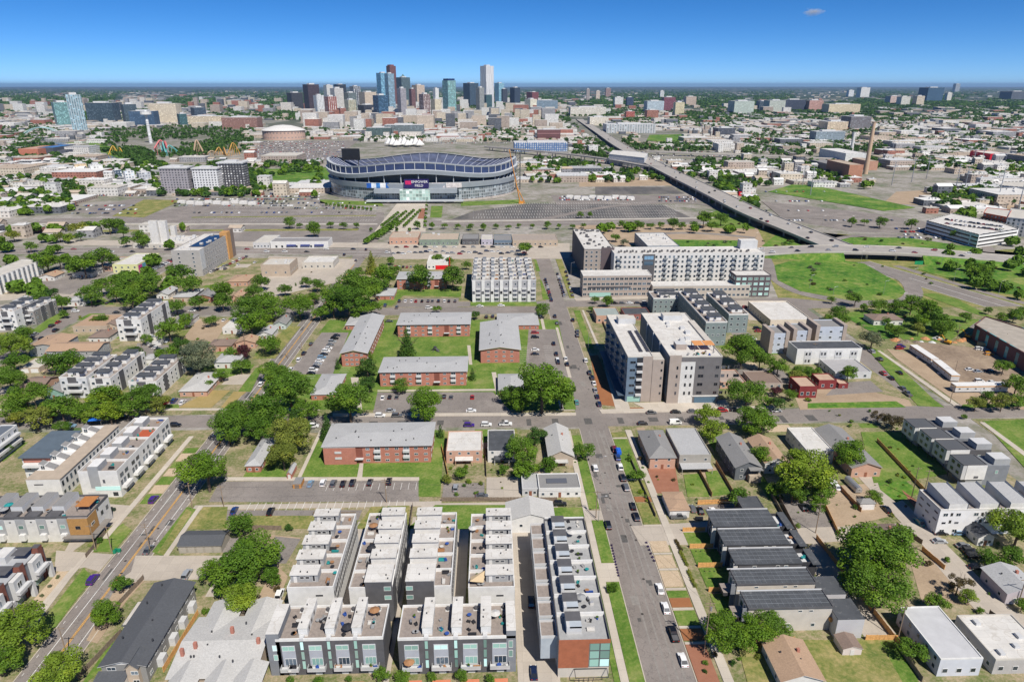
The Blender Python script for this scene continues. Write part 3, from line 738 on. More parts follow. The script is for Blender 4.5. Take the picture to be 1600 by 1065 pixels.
# ================================================================ GROUND
def ground():
    # city floor to the horizon: bare lots and yards nearby, tree cover and pale blocks far off
    def far(nt, o):
        tc = nt.nodes.new('ShaderNodeTexCoord'); sp = nt.nodes.new('ShaderNodeSeparateXYZ'); nt.links.new(tc.outputs['Object'], sp.inputs[0])
        v = tex(nt, 'Voronoi', .011, stretch=(1, .45, 1)); c1 = ramp(nt, v.outputs['Color'], [(0, (.018, .035, .020)), (.55, (.03, .055, .028)), (.72, (.16, .16, .13)), (.9, (.42, .40, .37))])
        n = tex(nt, 'Noise', .0009, detail=5, stretch=(1, .5, 1)); c2 = mixc(nt, ramp(nt, n.outputs[0], [(.45, (0, 0, 0)), (.6, (.9,) * 3)]), c1, (.024, .05, .026))
        mr = nt.nodes.new('ShaderNodeMapRange'); mr.inputs['From Min'].default_value = 1500; mr.inputs['From Max'].default_value = 3600
        nt.links.new(sp.outputs[1], mr.inputs[0])
        return mixc(nt, mr.outputs[0], o, c2)
    gmat = ground_mat([(.36, (.07, .125, .04)), (.455, (.20, .19, .14)), (.53, (.30, .275, .25)), (.6, (.40, .37, .34)), (.68, (.19, .18, .17))], .02, .12, .45, extra=far, name='city_ground')
    m = MB()
    ys = [60, 400, 1200, 4000, 15000, 70000]; xs = [-60000, -6000, -700, 0, 700, 6000, 60000]
    for i in range(5):
        for j in range(6): m.face([(xs[j], ys[i], 0), (xs[j + 1], ys[i], 0), (xs[j + 1], ys[i + 1], 0), (xs[j], ys[i + 1], 0)])
    struct(m.build('ground', [gmat]))
    # blocks: yard ground slab
    MX0, MX1 = 37.6, 50.2; LX0, LX1 = -120.8, -109.0
    for x0, x1, y0, y1 in ((LX1, MX0, 100, 264), (-255, LX0, 100, 268), (MX1, 198, 100, 266), (LX1, MX0, 280, 424), (MX1, 199, 282, 438), (-262, LX0, 283, 424), (LX1, MX0, 440, 585), (-262, LX0, 448, 585), (214, 420, 284, 430), (214, 420, 100, 268)):
        gw('yard', x0, y0, x1, y1)
    # mixed plots inside the blocks
    r = random.Random(31)
    for x0, x1, y0, y1, n in ((-250, -184, 150, 262, 14), (-182, -134, 264, 266, 0), (52, 136, 200, 262, 14), (60, 190, 286, 300, 8), (150, 196, 120, 262, 18), (-258, -128, 300, 420, 52), (-258, -128, 455, 580, 44), (-104, 30, 455, 560, 10), (-395, -285, 300, 600, 40), (216, 400, 290, 425, 24), (120, 196, 290, 430, 24), (-100, -66, 132, 200, 8), (-24, 30, 212, 262, 10), (216, 330, 150, 262, 20)):
        for i in range(n):
            x, y = r.uniform(x0, x1), r.uniform(y0, y1); w_, d_ = r.uniform(3, 13), r.uniform(3, 16)
            gw(r.choice(['lawn', 'lawn', 'dry', 'dirt', 'concrete', 'lot', 'lawn', 'dry', 'gravel']), x, y, min(x + w_, x1 + 3), min(y + d_, y1 + 3), z=.055 + .0011 * (i % 53))
    gp('dry', 1190, 404, 1700, 398, 1700, 540, 1560, 500, 1440, 482, 1400, 486, 1216, 466, z=.009); gp('dry', 1180, 392, 1175, 352, 1215, 366, 1300, 386, 1560, 400, 1640, 400, 1640, 385, 1540, 392, 1310, 365, z=.009); gp('dirt', 890, 352, 1180, 350, 1200, 390, 1062, 386, 962, 384, z=.1)
    gp('meadow', 985, 385, 1165, 392, 1170, 376, 1030, 374, z=.14); path('lot', 9, 1000, 368, 1060, 364, 1120, 366, 1180, 372, z=.15); path('lot', 10, 840, 345, 960, 322, 1090, 318, 1150, 340, z=.3); path('lot', 9, 240, 292, 330, 310, 480, 312, 520, 330, 560, 344, z=.3)
    path('asphalt', 8, 1418, 372, 1470, 384, 1500, 396, 1560, 402, z=.02, name='road'); path('asphalt', 9, 1300, 384, 1270, 372, 1240, 362, z=.02, name='road')
    # roads
    gw('asphalt', MX0, 90, MX1, 590, name='road'); gw('asphalt', LX0, 90, LX1, 760, name='road')
    gp('asphalt', -60, 651, 904, 646, 1660, 629, 1660, 650, 906, 667, -60, 668, name='road')
    gp('asphalt', -40, 479, 600, 478, 868, 476, 868, 489, 600, 492, -40, 492, name='road')
    gp('asphalt', 880, 470, 1230, 465, 1350, 476, 1356, 486, 1200, 479, 884, 486, name='road')
    gw('asphalt', -277, 140, -264, 600, name='road'); gw('asphalt', 199, 268, 211, 440, name='road')
    path('asphalt', 24, -30, 393, 300, 391, 600, 394, 860, 396, 900, 397, name='road')      # the avenue with shops
    path('asphalt', 34, 60, 345, 400, 344, 700, 349, 900, 348, 1130, 342, name='road')   # the boulevard before the stadium
    # alleys and concrete aprons
    gw('concrete', 139, 100, 147, 262); gp('concrete', 1085, 830, 1340, 822, 1480, 812, 1480, 828, 1340, 843, 1110, 862)
    gp('concrete', 985, 822, 1110, 815, 1130, 850, 1000, 852)
    gr('concrete', 300, 797, 690, 783); gr('concrete', 655, 812, 870, 783)
    gp('concrete', 212, 868, 277, 868, 362, 868, 380, 862, 352, 880, 310, 905, 224, 907, 198, 912, 170, 918, 205, 893)
    gp('concrete', 140, 785, 205, 790, 190, 812, 165, 826, 118, 858, 95, 880, 150, 880, 150, 885, 97, 870)
    gp('concrete', 88, 860, 178, 866, 155, 893, 132, 886, 100, 893, 85, 892)
    gr('concrete', 810, 1075, 846, 815); gr('concrete', 532, 1000, 560, 815); gr('concrete', 606, 1075, 645, 808); gr('concrete', 706, 960, 733, 815)
    # kerbs, pavements and verges of the main street (left side then right side)
    for x in (MX0 - .25, MX1): gw('paving', x, 90, x + .25, 264, z=.16, name='kerb'); gw('paving', x, 282, x + .25, 436, z=.16, name='kerb')
    for x in (LX0 - .25, LX1): gw('paving', x, 90, x + .25, 268, z=.16, name='kerb'); gw('paving', x, 282, x + .25, 424, z=.16, name='kerb')
    gw('lawn', 33.4, 110, MX0 - .3, 166); gw('lawn', 33.4, 175, MX0 - .3, 197); gw('paving', 31.2, 90, 33.3, 262); gw('lawn', 29.6, 100, 31.1, 182)
    gw('paving', 31.2, 166.2, 37.3, 174.6, z=.3, name='driveway'); gw('concrete', 20, 197.5, 37.4, 203); gw('lawn', 33.4, 204, 37.2, 240); gw('lawn', 33.4, 243, 37.2, 258)
    gw('paving', 30.8, 282, 32.6, 430); gw('concrete', 29, 282, 37.3, 320)
    # right side verge
    V0, V1 = 50.6, 56.6
    gw('brickpave', V0, 112, V1 - .6, 141); gw('mulch', V0, 142.5, V1, 146.6); gw('lawn', V0, 148, V1, 153.5); gw('mulch', V0, 155, V1, 158.6, name='planting_bed'); gw('lawn', V0, 159, V1, 161.6)
    for a, b in ((163.5, 170.4), (172, 178), (179.6, 185.2)): gw('gravel', V0, a, V1 - .3, b)
    gw('concrete', V0 - .3, 186.4, 63, 193); gw('dry', V0 + .3, 194.4, V1, 207); gw('mulch', V0 + .2, 207.8, V1, 211); gw('dry', V0 + .2, 211.8, V1, 222); gw('lawn', V0, 223, V1, 254); gw('dry', V0, 256, V1, 260)
    for y in (141.4, 147.2, 154.2, 162.4, 171.2, 178.8, 193.7, 222.5, 255): gw('paving', V0, y - .4, V1, y + .4)
    gw('paving', 57, 90, 59.6, 262)
    # fenced lawns of the black townhouses
    for a, b in ((153, 160), (163, 171.4), (173.2, 180.6), (182.2, 189.4)): gw('lawn', 63, a, 71.5, b)
    gp('yard', 1130, 1065, 1215, 1065, 1190, 1000, 1118, 1000)
    gp('dry', 1170, 1075, 1425, 1075, 1396, 1000, 1150, 1000); gp('lawn', 1375, 1003, 1405, 1003, 1440, 1075, 1415, 1075)
    gp('concrete', 1255, 870, 1275, 840, 1400, 990, 1360, 1005, 1320, 960); gp('lot', 1245, 838, 1308, 838, 1285, 780, 1218, 782)
    gp('dirt', 1295, 830, 1395, 805, 1362, 755, 1285, 760); gp('dirt', 1440, 940, 1520, 945, 1500, 880, 1420, 870); gp('concrete', 1500, 905, 1565, 950, 1600, 960, 1600, 1000, 1530, 960, 1460, 880, 1470, 860)
    gp('lawn', 1345, 675, 1432, 675, 1480, 740, 1415, 752, 1365, 755); gp('meadow', 1365, 735, 1415, 752, 1440, 770, 1400, 785, 1375, 765)
    gp('brickpave', 1408, 765, 1432, 782, 1470, 822, 1455, 828)
    gp('lawn', 1074, 776, 1108, 776, 1094, 740, 1068, 742); gp('lawn', 1112, 775, 1142, 772, 1120, 735, 1102, 738); gp('brickpave', 1020, 770, 1062, 772, 1055, 730, 1012, 732, name='patio_ground')
    gp('lot', 1114, 800, 1170, 800, 1175, 785, 1085, 790)
    # left street verges
    gp('lawn', 52, 990, 77, 992, 145, 903, 131, 887); gp('paving', 30, 985, 50, 985, 122, 888, 112, 888)
    gp('lawn', 137, 862, 178, 862, 206, 828, 192, 818, 172, 832); gp('dry', 165, 830, 178, 820, 150, 860, 135, 852)
    for a, b in ((725, 218), (723, 250), (762, 222), (796, 218)): pass
    for y0, y1 in ((212, 218), (224.5, 230), (236.5, 241), (248, 252)): gw('lawn', -126.6, y0, LX0 - .6, y1)
    gw('paving', -129.4, 192, -127.4, 262); gw('gravel', -126.5, 218.6, LX0 - .4, 224, name='gravel_bed'); gw('gravel', -126.5, 230.6, LX0 - .4, 236); gw('gravel', -126.5, 241.6, LX0 - .4, 247.4)
    gp('lawn', 238, 862, 252, 868, 308, 796, 292, 792); gp('dry', 246, 864, 258, 868, 300, 800, 292, 795); gp('paving', 256, 868, 264, 868, 318, 790, 311, 790)
    gp('dry', 292, 826, 352, 826, 356, 792, 318, 792)
    gp('dirt', 135, 1000, 152, 1005, 200, 935, 228, 905, 212, 905, 180, 920); gp('yard', 110, 1045, 150, 1000, 180, 990, 130, 1065, 105, 1075)
    gp('lawn', 120, 1080, 165, 1040, 188, 992, 176, 1000, 148, 1040)
    gp('dirt', 400, 860, 450, 870, 470, 840, 420, 835); gp('dirt', 400, 1000, 420, 980, 450, 900, 430, 880, 400, 940); gp('lot', 415, 880, 447, 880, 470, 842, 430, 838)
    gp('dry', 362, 824, 490, 826, 505, 806, 366, 806); gp('dry', 556, 826, 638, 832, 640, 790, 580, 792); gp('lawn', 636, 826, 812, 828, 815, 789, 680, 789)
    gp('lawn', 862, 808, 918, 808, 915, 793, 865, 793)
    # apartment lot, its lawn and the lot behind it
    gp('lot', 326, 784, 655, 784, 655, 750, 350, 752, 340, 758); gp('lot', 300, 812, 560, 812, 566, 797, 345, 797)
    gr('lot', 690, 783, 757, 754); gr('concrete', 760, 783, 812, 745)
    gp('lawn', 470, 745, 654, 745, 654, 776, 688, 776, 695, 672, 500, 672); gp('lawn', 380, 745, 445, 747, 478, 665, 440, 665, 395, 720)
    gp('paving', 558, 746, 566, 746, 568, 724, 562, 724); gp('paving', 464, 748, 470, 748, 505, 672, 500, 672); gp('paving', 350, 751, 655, 751, 655, 746, 352, 746)
    # block of brick apartments
    gp('lawn', 430, 640, 900, 640, 872, 500, 600, 500, 520, 520)
    gp('lot', 583, 645, 800, 645, 770, 613, 590, 613, z=.3); gp('paving', 520, 651, 900, 649, 900, 645, 520, 646)
    gp('lot', 449, 585, 520, 585, 545, 520, 540, 520, 503, 520, z=.3); gp('lot', 820, 590, 888, 590, 868, 515, 826, 515, z=.3); gp('paving', 888, 590, 893, 590, 872, 512, 868, 512)
    for q in ((775, 582, 768, 582, 780, 640, 786, 640), (735, 540, 730, 540, 733, 570, 738, 570), (560, 590, 548, 590, 556, 640, 566, 640), (590, 612, 590, 610, 775, 608, 775, 611)): gp('paving', *q)
    gp('brickpave', 655, 556, 704, 556, 702, 537, 660, 537, name='playground'); gp('paving', 650, 560, 708, 560, 706, 534, 655, 534, z=.24)
    gp('dry', 470, 640, 495, 640, 512, 605, 480, 620)
    gr('lot', 618, 480, 880, 470, z=.1); gp('lot', 615, 480, 715, 480, 717, 466, 632, 466); gp('lawn', 590, 476, 612, 478, 630, 462, 720, 464, 722, 447, 600, 450); gp('lawn', 735, 478, 840, 478, 838, 472, 735, 472)
    # east of the main street
    gp('mulch', 938, 632, 962, 635, 948, 590, 934, 555, 922, 556); gp('paving', 962, 640, 985, 640, 955, 560, 940, 553, 948, 590); gp('mulch', 965, 641, 1035, 641, 1032, 637, 968, 637)
    gp('paving', 940, 646, 1210, 640, 1215, 634, 936, 640); gp('paving', 1010, 640, 1140, 636, 1135, 625, 990, 630)
    gp('lawn', 918, 545, 928, 545, 906, 485, 896, 485); gp('paving', 932, 540, 936, 540, 912, 485, 909, 485)
    gp('dry', 890, 466, 898, 466, 878, 405, 868, 405); gp('lawn', 848, 468, 858, 468, 846, 438, 844, 438); gp('lawn', 838, 424, 844, 424, 838, 406, 834, 406)
    gp('concrete', 900, 470, 1100, 464, 1100, 460, 896, 466)
    gp('lot', 1130, 600, 1240, 600, 1220, 575, 1130, 578); gp('concrete', 1170, 500, 1240, 505, 1200, 470, 1150, 470)
    gp('dirt', 1250, 640, 1425, 634, 1420, 625, 1310, 600, 1240, 615); gp('meadow', 1262, 638, 1415, 636, 1400, 627, 1262, 630); gp('lot', 1290, 618, 1380, 612, 1360, 595, 1310, 598)
    gp('lawn', 1434, 634, 1475, 636, 1460, 625, 1378, 548, 1350, 540); gp('paving', 1490, 634, 1500, 634, 1375, 548, 1370, 548); gp('lawn', 1500, 637, 1620, 635, 1620, 630, 1505, 632)
    gp('dirt', 1385, 545, 1600, 590, 1600, 640, 1500, 632, 1400, 560, z=.2); gp('browndirt', 1425, 556, 1500, 596, 1580, 604, 1600, 570, 1570, 548, 1440, 535)
    gp('lawn', 1535, 658, 1640, 654, 1640, 760, 1600, 730); gp('paving', 1530, 660, 1538, 660, 1620, 720, 1612, 722); gp('lawn', 1560, 672, 1620, 668, 1620, 700, 1600, 700)
    gp('lawn', 1300, 500, 1330, 495, 1360, 487, 1410, 530, 1480, 535, 1530, 500, 1400, 480, 1310, 490); gp('meadow', 1320, 495, 1365, 487, 1420, 525, 1380, 530)
    gp('lot', 1560, 540, 1640, 580, 1620, 520, 1500, 500)
    # west blocks
    gp('drygold', 278, 637, 330, 637, 360, 610, 330, 610); gp('drygold', 345, 637, 356, 637, 385, 612, 365, 612); gp('lawn', 300, 605, 390, 580, 398, 570, 320, 570); gp('lawn', 372, 612, 392, 612, 410, 575, 400, 575)
    gp('lot', 252, 640, 275, 640, 300, 622, 270, 622); gp('dirt', 285, 530, 335, 535, 360, 500, 310, 498)
    gp('lawn', 0, 640, 280, 640, 280, 632, 0, 632); gp('paving', 0, 642, 500, 641, 500, 638, 0, 639); gp('lawn', 60, 478, 180, 476, 160, 465, 80, 468)
    gp('lot', 205, 562, 262, 562, 275, 540, 215, 536); gp('lot', 20, 455, 110, 460, 190, 418, 150, 412); gp('concrete', 0, 470, 120, 462, 110, 456, 0, 460)
    gp('lawn', 45, 520, 62, 520, 108, 490, 90, 488); gp('lawn', 120, 500, 150, 500, 165, 490, 140, 490); gp('dry', 395, 560, 430, 560, 470, 510, 450, 510)
    gp('lawn', 498, 520, 530, 520, 545, 500, 515, 500)
    # shops strip and car parks
    gp('concrete', 100, 383, 560, 387, 610, 388, 615, 405, 890, 404, 890, 380, 620, 380, 100, 375); gp('lot', 270, 385, 570, 388, 600, 352, 300, 352, z=.1); gp('concrete', 400, 470, 530, 440, 560, 405, 420, 400)
    gp('lot', 320, 352, 590, 352, 600, 348, 600, 332, 300, 318, 215, 340, z=.14)
    gp('lot', 110, 330, 215, 345, 290, 312, 210, 310); gp('dry', 175, 338, 225, 340, 285, 313, 225, 312, z=.24)
    gp('asphalt_dark', 705, 343, 1080, 340, 1035, 320, 830, 318, 740, 330); gp('lot', 700, 346, 1130, 344, 1130, 340, 700, 343, z=.16)
    gp('dirt', 905, 292, 1050, 290, 1040, 278, 905, 277); gp('asphalt_dark', 930, 304, 1070, 303, 1050, 292, 930, 292); gp('lot', 870, 320, 1110, 316, 1090, 305, 860, 305)
    gp('lawn', 1110, 356, 1180, 358, 1165, 340, 1130, 325, 1105, 335); gp('meadow', 380, 290, 515, 290, 515, 262, 380, 265)
    gp('lawn', 500, 318, 600, 322, 595, 316, 500, 312, z=.3); gp('lawn', 720, 322, 815, 318, 812, 312, 720, 316, z=.3); gp('lawn', 672, 340, 690, 340, 692, 322, 674, 322, z=.3)
    gp('paving', 585, 362, 665, 362, 668, 312, 625, 312, z=.2)
    gp('brickpave', 652, 342, 663, 342, 664, 326, 658, 326, z=.3)
    # highway interchange on the right
    gp('meadow', 1210, 415, 1235, 408, 1300, 405, 1350, 412, 1400, 440, 1415, 456, 1400, 468, 1330, 470, 1250, 455, 1215, 438, z=.25)
    gp('meadow', 1310, 388, 1300, 378, 1330, 371, 1420, 372, 1530, 388, 1530, 395, z=.25); gp('meadow', 1430, 420, 1480, 408, 1700, 420, 1700, 470, 1560, 458, z=.3)
    gp('meadow', 1190, 385, 1270, 390, 1215, 365, z=.25); gp('lawn', 1440, 460, 1520, 490, 1560, 500, 1500, 470, 1460, 458)
    gp('lot', 1215, 340, 1330, 362, 1440, 366, 1520, 378, 1440, 345, 1340, 330, 1230, 330, z=.1)
    path('lot', 12, 1190, 395, 1205, 425, 1240, 452, 1300, 467, 1380, 474, 1425, 465, 1418, 440, 1370, 418, name='road')
    path('asphalt', 26, 1340, 410, 1400, 428, 1480, 452, 1560, 476, 1660, 505, name='road')
    path('asphalt', 7, 1400, 415, 1500, 445, 1580, 468, 1660, 488, name='road')
    path('lot', 9, 1300, 388, 1315, 372, 1380, 367, 1460, 372, 1535, 383, 1545, 394, name='road')
    # grass park, river and rail land in the distance
    gp('meadow', 100, 225, 200, 252, 215, 240, 130, 218, z=.5); gp('meadow', 1200, 300, 1380, 330, 1430, 325, 1250, 285, z=.5); gp('meadow', 1010, 220, 1075, 224, 1072, 210, 1015, 211, z=.5)
    gp('lot', 400, 252, 520, 250, 560, 220, 400, 222, z=.4); gp('dirt', 1380, 318, 1640, 330, 1600, 290, 1400, 300, z=.4)
    gp('lot', 1190, 315, 1330, 330, 1360, 345, 1220, 340, z=.5)
ground()
def river():
    m, nt, b = nodemat('river_water'); n = tex(nt, 'Noise', .2, detail=4)
    nt.links.new(ramp(nt, n.outputs[0], [(.3, (.10, .14, .15)), (.7, (.16, .20, .20))]), b.inputs['Base Color']); b.inputs['Roughness'].default_value = .15
    pts = smooth_line([at(*p) for p in ((60, 216), (125, 232), (160, 243), (200, 256), (240, 262))], 4)
    struct(strip_mesh(pts, 24, .6).build('river', [m]))
river()
# ---------------------------------------------------------------- painted markings
def markings():
    m = MB()
    for x in (-117.6, -111.3): m.box(x - .09, 110, .06, x + .09, 262, .072)
    for x in (-117.6, -111.3): m.box(x - .09, 285, .06, x + .09, 470, .072)
    y = 112
    while y < 262:
        for x in (-120.0, -110.3): m.box(x - .07, y, .06, x + .07, y + .9, .073)
        y += 6
    for k in range(9): m.box(-120 + k * 1.2, 262.2, .06, -119.5 + k * 1.2, 265, .073)
    struct(m.build('road_marking', [PAINTW]))
    m = MB()
    for x in (-114.7, -114.3): m.box(x - .1, 110, .06, x + .1, 262, .072); m.box(x - .1, 285, .06, x + .1, 560, .072)
    struct(m.build('centre_line', [PAINTO]))
    def stalls(x0, y, n, dx, ln, px=None):
        m = MB()
        for i in range(n + 1): m.box(x0 + i * dx - .06, y, .2, x0 + i * dx + .06, y + ln, .215)
        struct(m.build('stall_marking', [PAINTW]))
    m = MB()   # light stall rows of the big open lots left of the stadium
    for r_ in range(5):
        yy = at(400, 350)[1] + 12 + r_ * 22
        for i in range(110):
            x = -330 + i * 3.0; p = proj(x, yy)
            if 255 + r_ * 6 < p[0] < 588: m.box(x, yy, .3, x + .16, yy + 10, .315)
    struct(m.build('stall_marking', [PAINTW]))
    struct(strip_mesh([at(60, 351), at(590, 351)], 1.4, 1.2, thick=1.2).build('median_wall', [CONC])); struct(strip_mesh([at(690, 347), at(1130, 341)], 1.4, 1.2, thick=1.2).build('median_wall', [CONC]))
    struct(strip_mesh([at(300, 340), at(588, 337)], 5, .35).build('lawn', [GM['dry']])); struct(strip_mesh([at(150, 361), at(560, 359)], 9, .3).build('lawn', [GM['dry']]))
    stalls(-87, 206.4, 20, 2.75, 5); stalls(-62, 218.3, 14, 2.75, 4.6); 
    m = MB()
    for i in range(13):
        for x in (-96, -80): m.box(x, 322 + i * 2.8, .32, x + 5, 322.12 + i * 2.8, .335)
    for i in range(16): m.box(29, 322 + i * 2.8, .32, 34, 322.12 + i * 2.8, .335); m.box(14, 322 + i * 2.8, .32, 20, 322.12 + i * 2.8, .335)
    struct(m.build('stall_marking', [PAINTW]))
    # rows of stalls in the dark stadium car park
    m = MB(); a = at(740, 343); b = at(1080, 320)
    for r_ in range(6):
        yy = a[1] + 6 + r_ * 19
        n = 90
        for i in range(n):
            x = -20 + i * 3.1 + r_ * 2
            p = proj(x, yy)
            if 730 + r_ * 14 < p[0] < 1060: m.box(x, yy, .2, x + .25, yy + 11, .22)
    struct(m.build('stall_marking', [PAINTW]))
def patches():
    r = random.Random(17); PD = P((.10, .095, .09), .95, .2, 1); PL = P((.24, .22, .20), .95, .15, 1); MH = P((.05, .045, .04), .7, .1)
    m = MB(); m2 = MB(); mh = MB()
    for x0, x1, y0, y1, n in ((37.8, 50, 112, 262, 26), (-120.5, -109.3, 120, 262, 16), (37.8, 50, 284, 430, 12), (-120.5, -109.3, 285, 430, 12)):
        for i in range(n):
            x, y = r.uniform(x0, x1 - 2), r.uniform(y0, y1); (m if i % 2 else m2).box(x, y, .055, min(x1, x + r.uniform(.6, 3)), y + r.uniform(.8, 7), .068 + .0002 * i)
            if i % 2: mh.cyl(r.uniform(x0 + 2, x1 - 2), y + 3, .06, .078, .42, 10)
    for i in range(20):
        x = -100 + i * 14 + r.uniform(0, 6); m.box(x, 266.5 + r.uniform(0, 6), .055, x + r.uniform(1, 5), 274, .07)
    for a in (41.2, 43.4, 45.6, 47.4): # tyre polish along the lanes
        m2.box(a, 112, .055, a + .5, 262, .0665)
    struct(m.build('road_patch', [PD])); struct(m2.build('road_patch', [PL])); struct(mh.build('manhole_cover', [MH]))
patches()
markings()
for m_ in EDGE: struct(m_.build('road_marking', [PAINTW]))
# ================================================================ NEAR BUILDINGS
RAIL = P((.10, .10, .11), .5, .1)
def deck_items(x0, y0, x1, y1, z, n, seed, where):
    """lounge furniture on a roof deck: each piece a thing of its own"""
    r = random.Random(seed)
    for i in range(n):
        x = r.uniform(x0 + .6, x1 - .6); y = r.uniform(y0 + .6, y1 - .6); k = r.choice(['chair', 'chair', 'table', 'sofa', 'planter', 'grill', 'chair', 'umbrella' if r.random() < .3 else 'table'])
        c = r.choice([((.03, .03, .035), 'black'), ((.03, .03, .035), 'black'), ((.55, .53, .5), 'white'), ((.33, .17, .08), 'brown'), ((.02, .25, .25), 'teal'), ((.03, .08, .3), 'blue'), ((.3, .3, .3), 'grey')])
        m1 = P(c[0], .7, .1); rz = r.uniform(0, 6.28)
        if k == 'chair':
            o = empty('patio_chair', x, y, z, rz); MB().box(-.35, -.35, .25, .35, .35, .42, bot=True).build('seat', [m1], o); MB().box(-.35, .27, .42, .35, .37, .9, bot=True).build('backrest', [m1], o)
            for s_ in (-1, 1): MB().box(s_ * .35 - .05, -.35, 0, s_ * .35 + .05, .37, .6).build('armrest', [m1], o)
        elif k == 'sofa':
            o = empty('patio_sofa', x, y, z, r.choice((0, 1.57, 3.14))); MB().box(-1, -.4, .1, 1, .4, .42).build('seat', [m1], o); MB().box(-1, .3, .42, 1, .45, .85).build('backrest', [m1], o)
        elif k == 'table':
            o = empty('patio_table', x, y, z, rz); MB().cyl(0, 0, .68, .74, .6, 10).build('tabletop', [m1], o); MB().cyl(0, 0, 0, .68, .07, 6).build('leg', [m1], o)
        elif k == 'planter':
            o = empty('planter', x, y, z, rz); MB().cyl(0, 0, 0, .5, .25, 8, 0, .3).build('pot', [m1], o); c_ = link('foliage', crown('round', 'small', 'g', 0), o, (0, 0, .8)); c_.scale = (.45, .45, .45)
        elif k == 'grill':
            o = empty('barbecue_grill', x, y, z, rz); MB().box(-.5, -.3, 0, .5, .3, .8).build('cabinet', [m1], o); MB().tube((-.45, 0, .85), (.45, 0, .85), .28, .28, 8).build('lid', [METAL], o)
        else:
            o = empty('patio_umbrella', x, y, z, 0); MB().cyl(0, 0, 0, 2.3, .04, 6).build('pole', [METAL], o); MB().cyl(0, 0, 2.1, 2.6, 1.4, 8, 0, .05).build('canopy', [m1], o); k = 'umbrella'
        reg(o, '%s %s on %s' % (c[1], {'chair': 'patio chair', 'sofa': 'patio sofa', 'table': 'round patio table', 'planter': 'potted shrub', 'grill': 'barbecue grill', 'umbrella': 'patio umbrella'}[k], where), {'chair': 'chair', 'sofa': 'sofa', 'table': 'table', 'planter': 'plant', 'grill': 'grill', 'umbrella': 'umbrella'}[k], 'furniture on the roof decks')
def ac_unit(x, y, z, where):
    o = empty('air_conditioner', x, y, z); MB().box(-.6, -.6, 0, .6, .6, .12).build('pad', [WHITE2], o); MB().cyl(0, 0, .12, .95, .45, 10).build('casing', [CHAR], o)
    reg(o, 'dark air conditioner on %s' % where, 'air conditioner', 'air conditioners on the roof decks')
# ---- four white columns of townhouses running away from the camera
def column(rect, label, left, dark, seed):
    b = B('townhouse_row', label, 'townhouses', rect, 'white townhouse rows beside the alleys'); h = 11
    b.walls(h, WHITE, ins=0)
    MB().box(b.X0 + .3, b.Y0 + .3, h - .05, b.X1 - .3, b.Y1 - .3, h + .02).build('roof_deck', [DECK], b.o)
    MB().ring(b.X0 - .02, b.Y0 - .02, b.X1 + .02, b.Y1 + .02, h - .3, h + .75, .28).build('parapet', [WHITE], b.o)
    n = 5; p = b.d / n; pw = b.w * .62
    for i in range(n):
        y0 = b.Y0 + i * p + (.25 if dark and i == 0 else 2.9); y1 = b.Y0 + (i + 1) * p - .1
        if not dark and i == n - 1: y0 += .4
        if dark: y0 = b.Y0 + i * p + (.2 if i == 0 else 3.3)
        x0, x1 = (b.X0 + .3, b.X0 + pw) if left else (b.X1 - pw, b.X1 - .3)
        if left and dark: x0, x1 = b.X0 - .0, b.X0 + pw
        st = b.box('stair_house', x0, y0, h, x1, y1 - (0 if dark else 0), h + 2.6, WHITE if dark else MGREY)
        rf = MB().box(x0 - .15, y0 - .45, h + 2.6, x1 + .15, y1 + .1, h + 2.85, bot=True).build('roof', [MEMB], st); [link('roof_vent', plate_mesh('roof_vent', .3, .3, .4, DMETAL), rf, (x0 + (x1 - x0) * rnd.uniform(.1, .9), rnd.uniform(y0 + .3, y1 - .5), h + 2.85)) for _ in range(2)]
        if i: b.box('deck_wall', b.X0 + .28, b.Y0 + i * p - .12, h, b.X1 - .28, b.Y0 + i * p + .12, h + 1.1, WHITE)
        if not dark:
            me = window_mesh(1.2, .9, WHITE, GLBL); dm = window_mesh(.8, 2.0, WHITE, GLBL)
            for q in (.42, .62): link('window', me, st, (x0 + (x1 - x0) * q, y0 - .01, h + 1.1))
            link('door', plate_mesh('door', .9, .1, 2.1, WHITE), st, (x0 + (x1 - x0) * .17, y0 - .03, h)); link('window', dm, st, (x0 + (x1 - x0) * .85, y0 - .01, h + .3))
        dx0, dx1 = (x1, b.X1) if left else (b.X0, x0)
        deck_items(b.cx + dx0, b.cy + b.Y0 + i * p + .3, b.cx + dx1, b.cy + b.Y0 + (i + 1) * p - .3, h, 3, seed * 10 + i, 'deck of the ' + label.split(' townhouse')[0] + ' row')
    if dark:
        x0, x1 = (b.X0 - .02, b.X0 + pw) if left else (b.X1 - pw, b.X1 + .02)
        b.box('dark_front', x0, b.Y0 - .12, 0, x1, b.Y0 - .02, h + 2.6, CHAR)
        gx = .12 if left else .82
        me = window_mesh(1.9, 1.4, WHITE, GLTEAL)
        for z in (7.6, 10.6): b.put('window', me, x0 + (x1 - x0) * gx, b.Y0 - .13, z)
        b.box('dark_side', (b.X1 if not left else b.X0 - .1), b.Y0, 0, (b.X1 + .1 if not left else b.X0), b.Y0 + 5.5, h + .5, CHAR)
    else:
        b.wins('S', [.68], [8.6], 2.0, .5, CHAR, GLBL)
    b.wins('E' if b.cx < 8 else 'W', 20, [7.8, 4.8], .9, 1.9, CHAR, GLBL); b.wins('W', 12, [7.8, 4.6], .8, 1.2, CHAR, GLBL)
    return b
column((-56.8, 152.8, -44.2, 186.9), 'leftmost white townhouse row with grey stair houses', True, False, 1)
column((-39.9, 152.2, -28.1, 186.9), 'second white townhouse row with charcoal end wall and white stair houses', False, True, 2)
column((-24.3, 152.2, -12.0, 186.6), 'third white townhouse row with charcoal end wall at its left corner', True, True, 3)
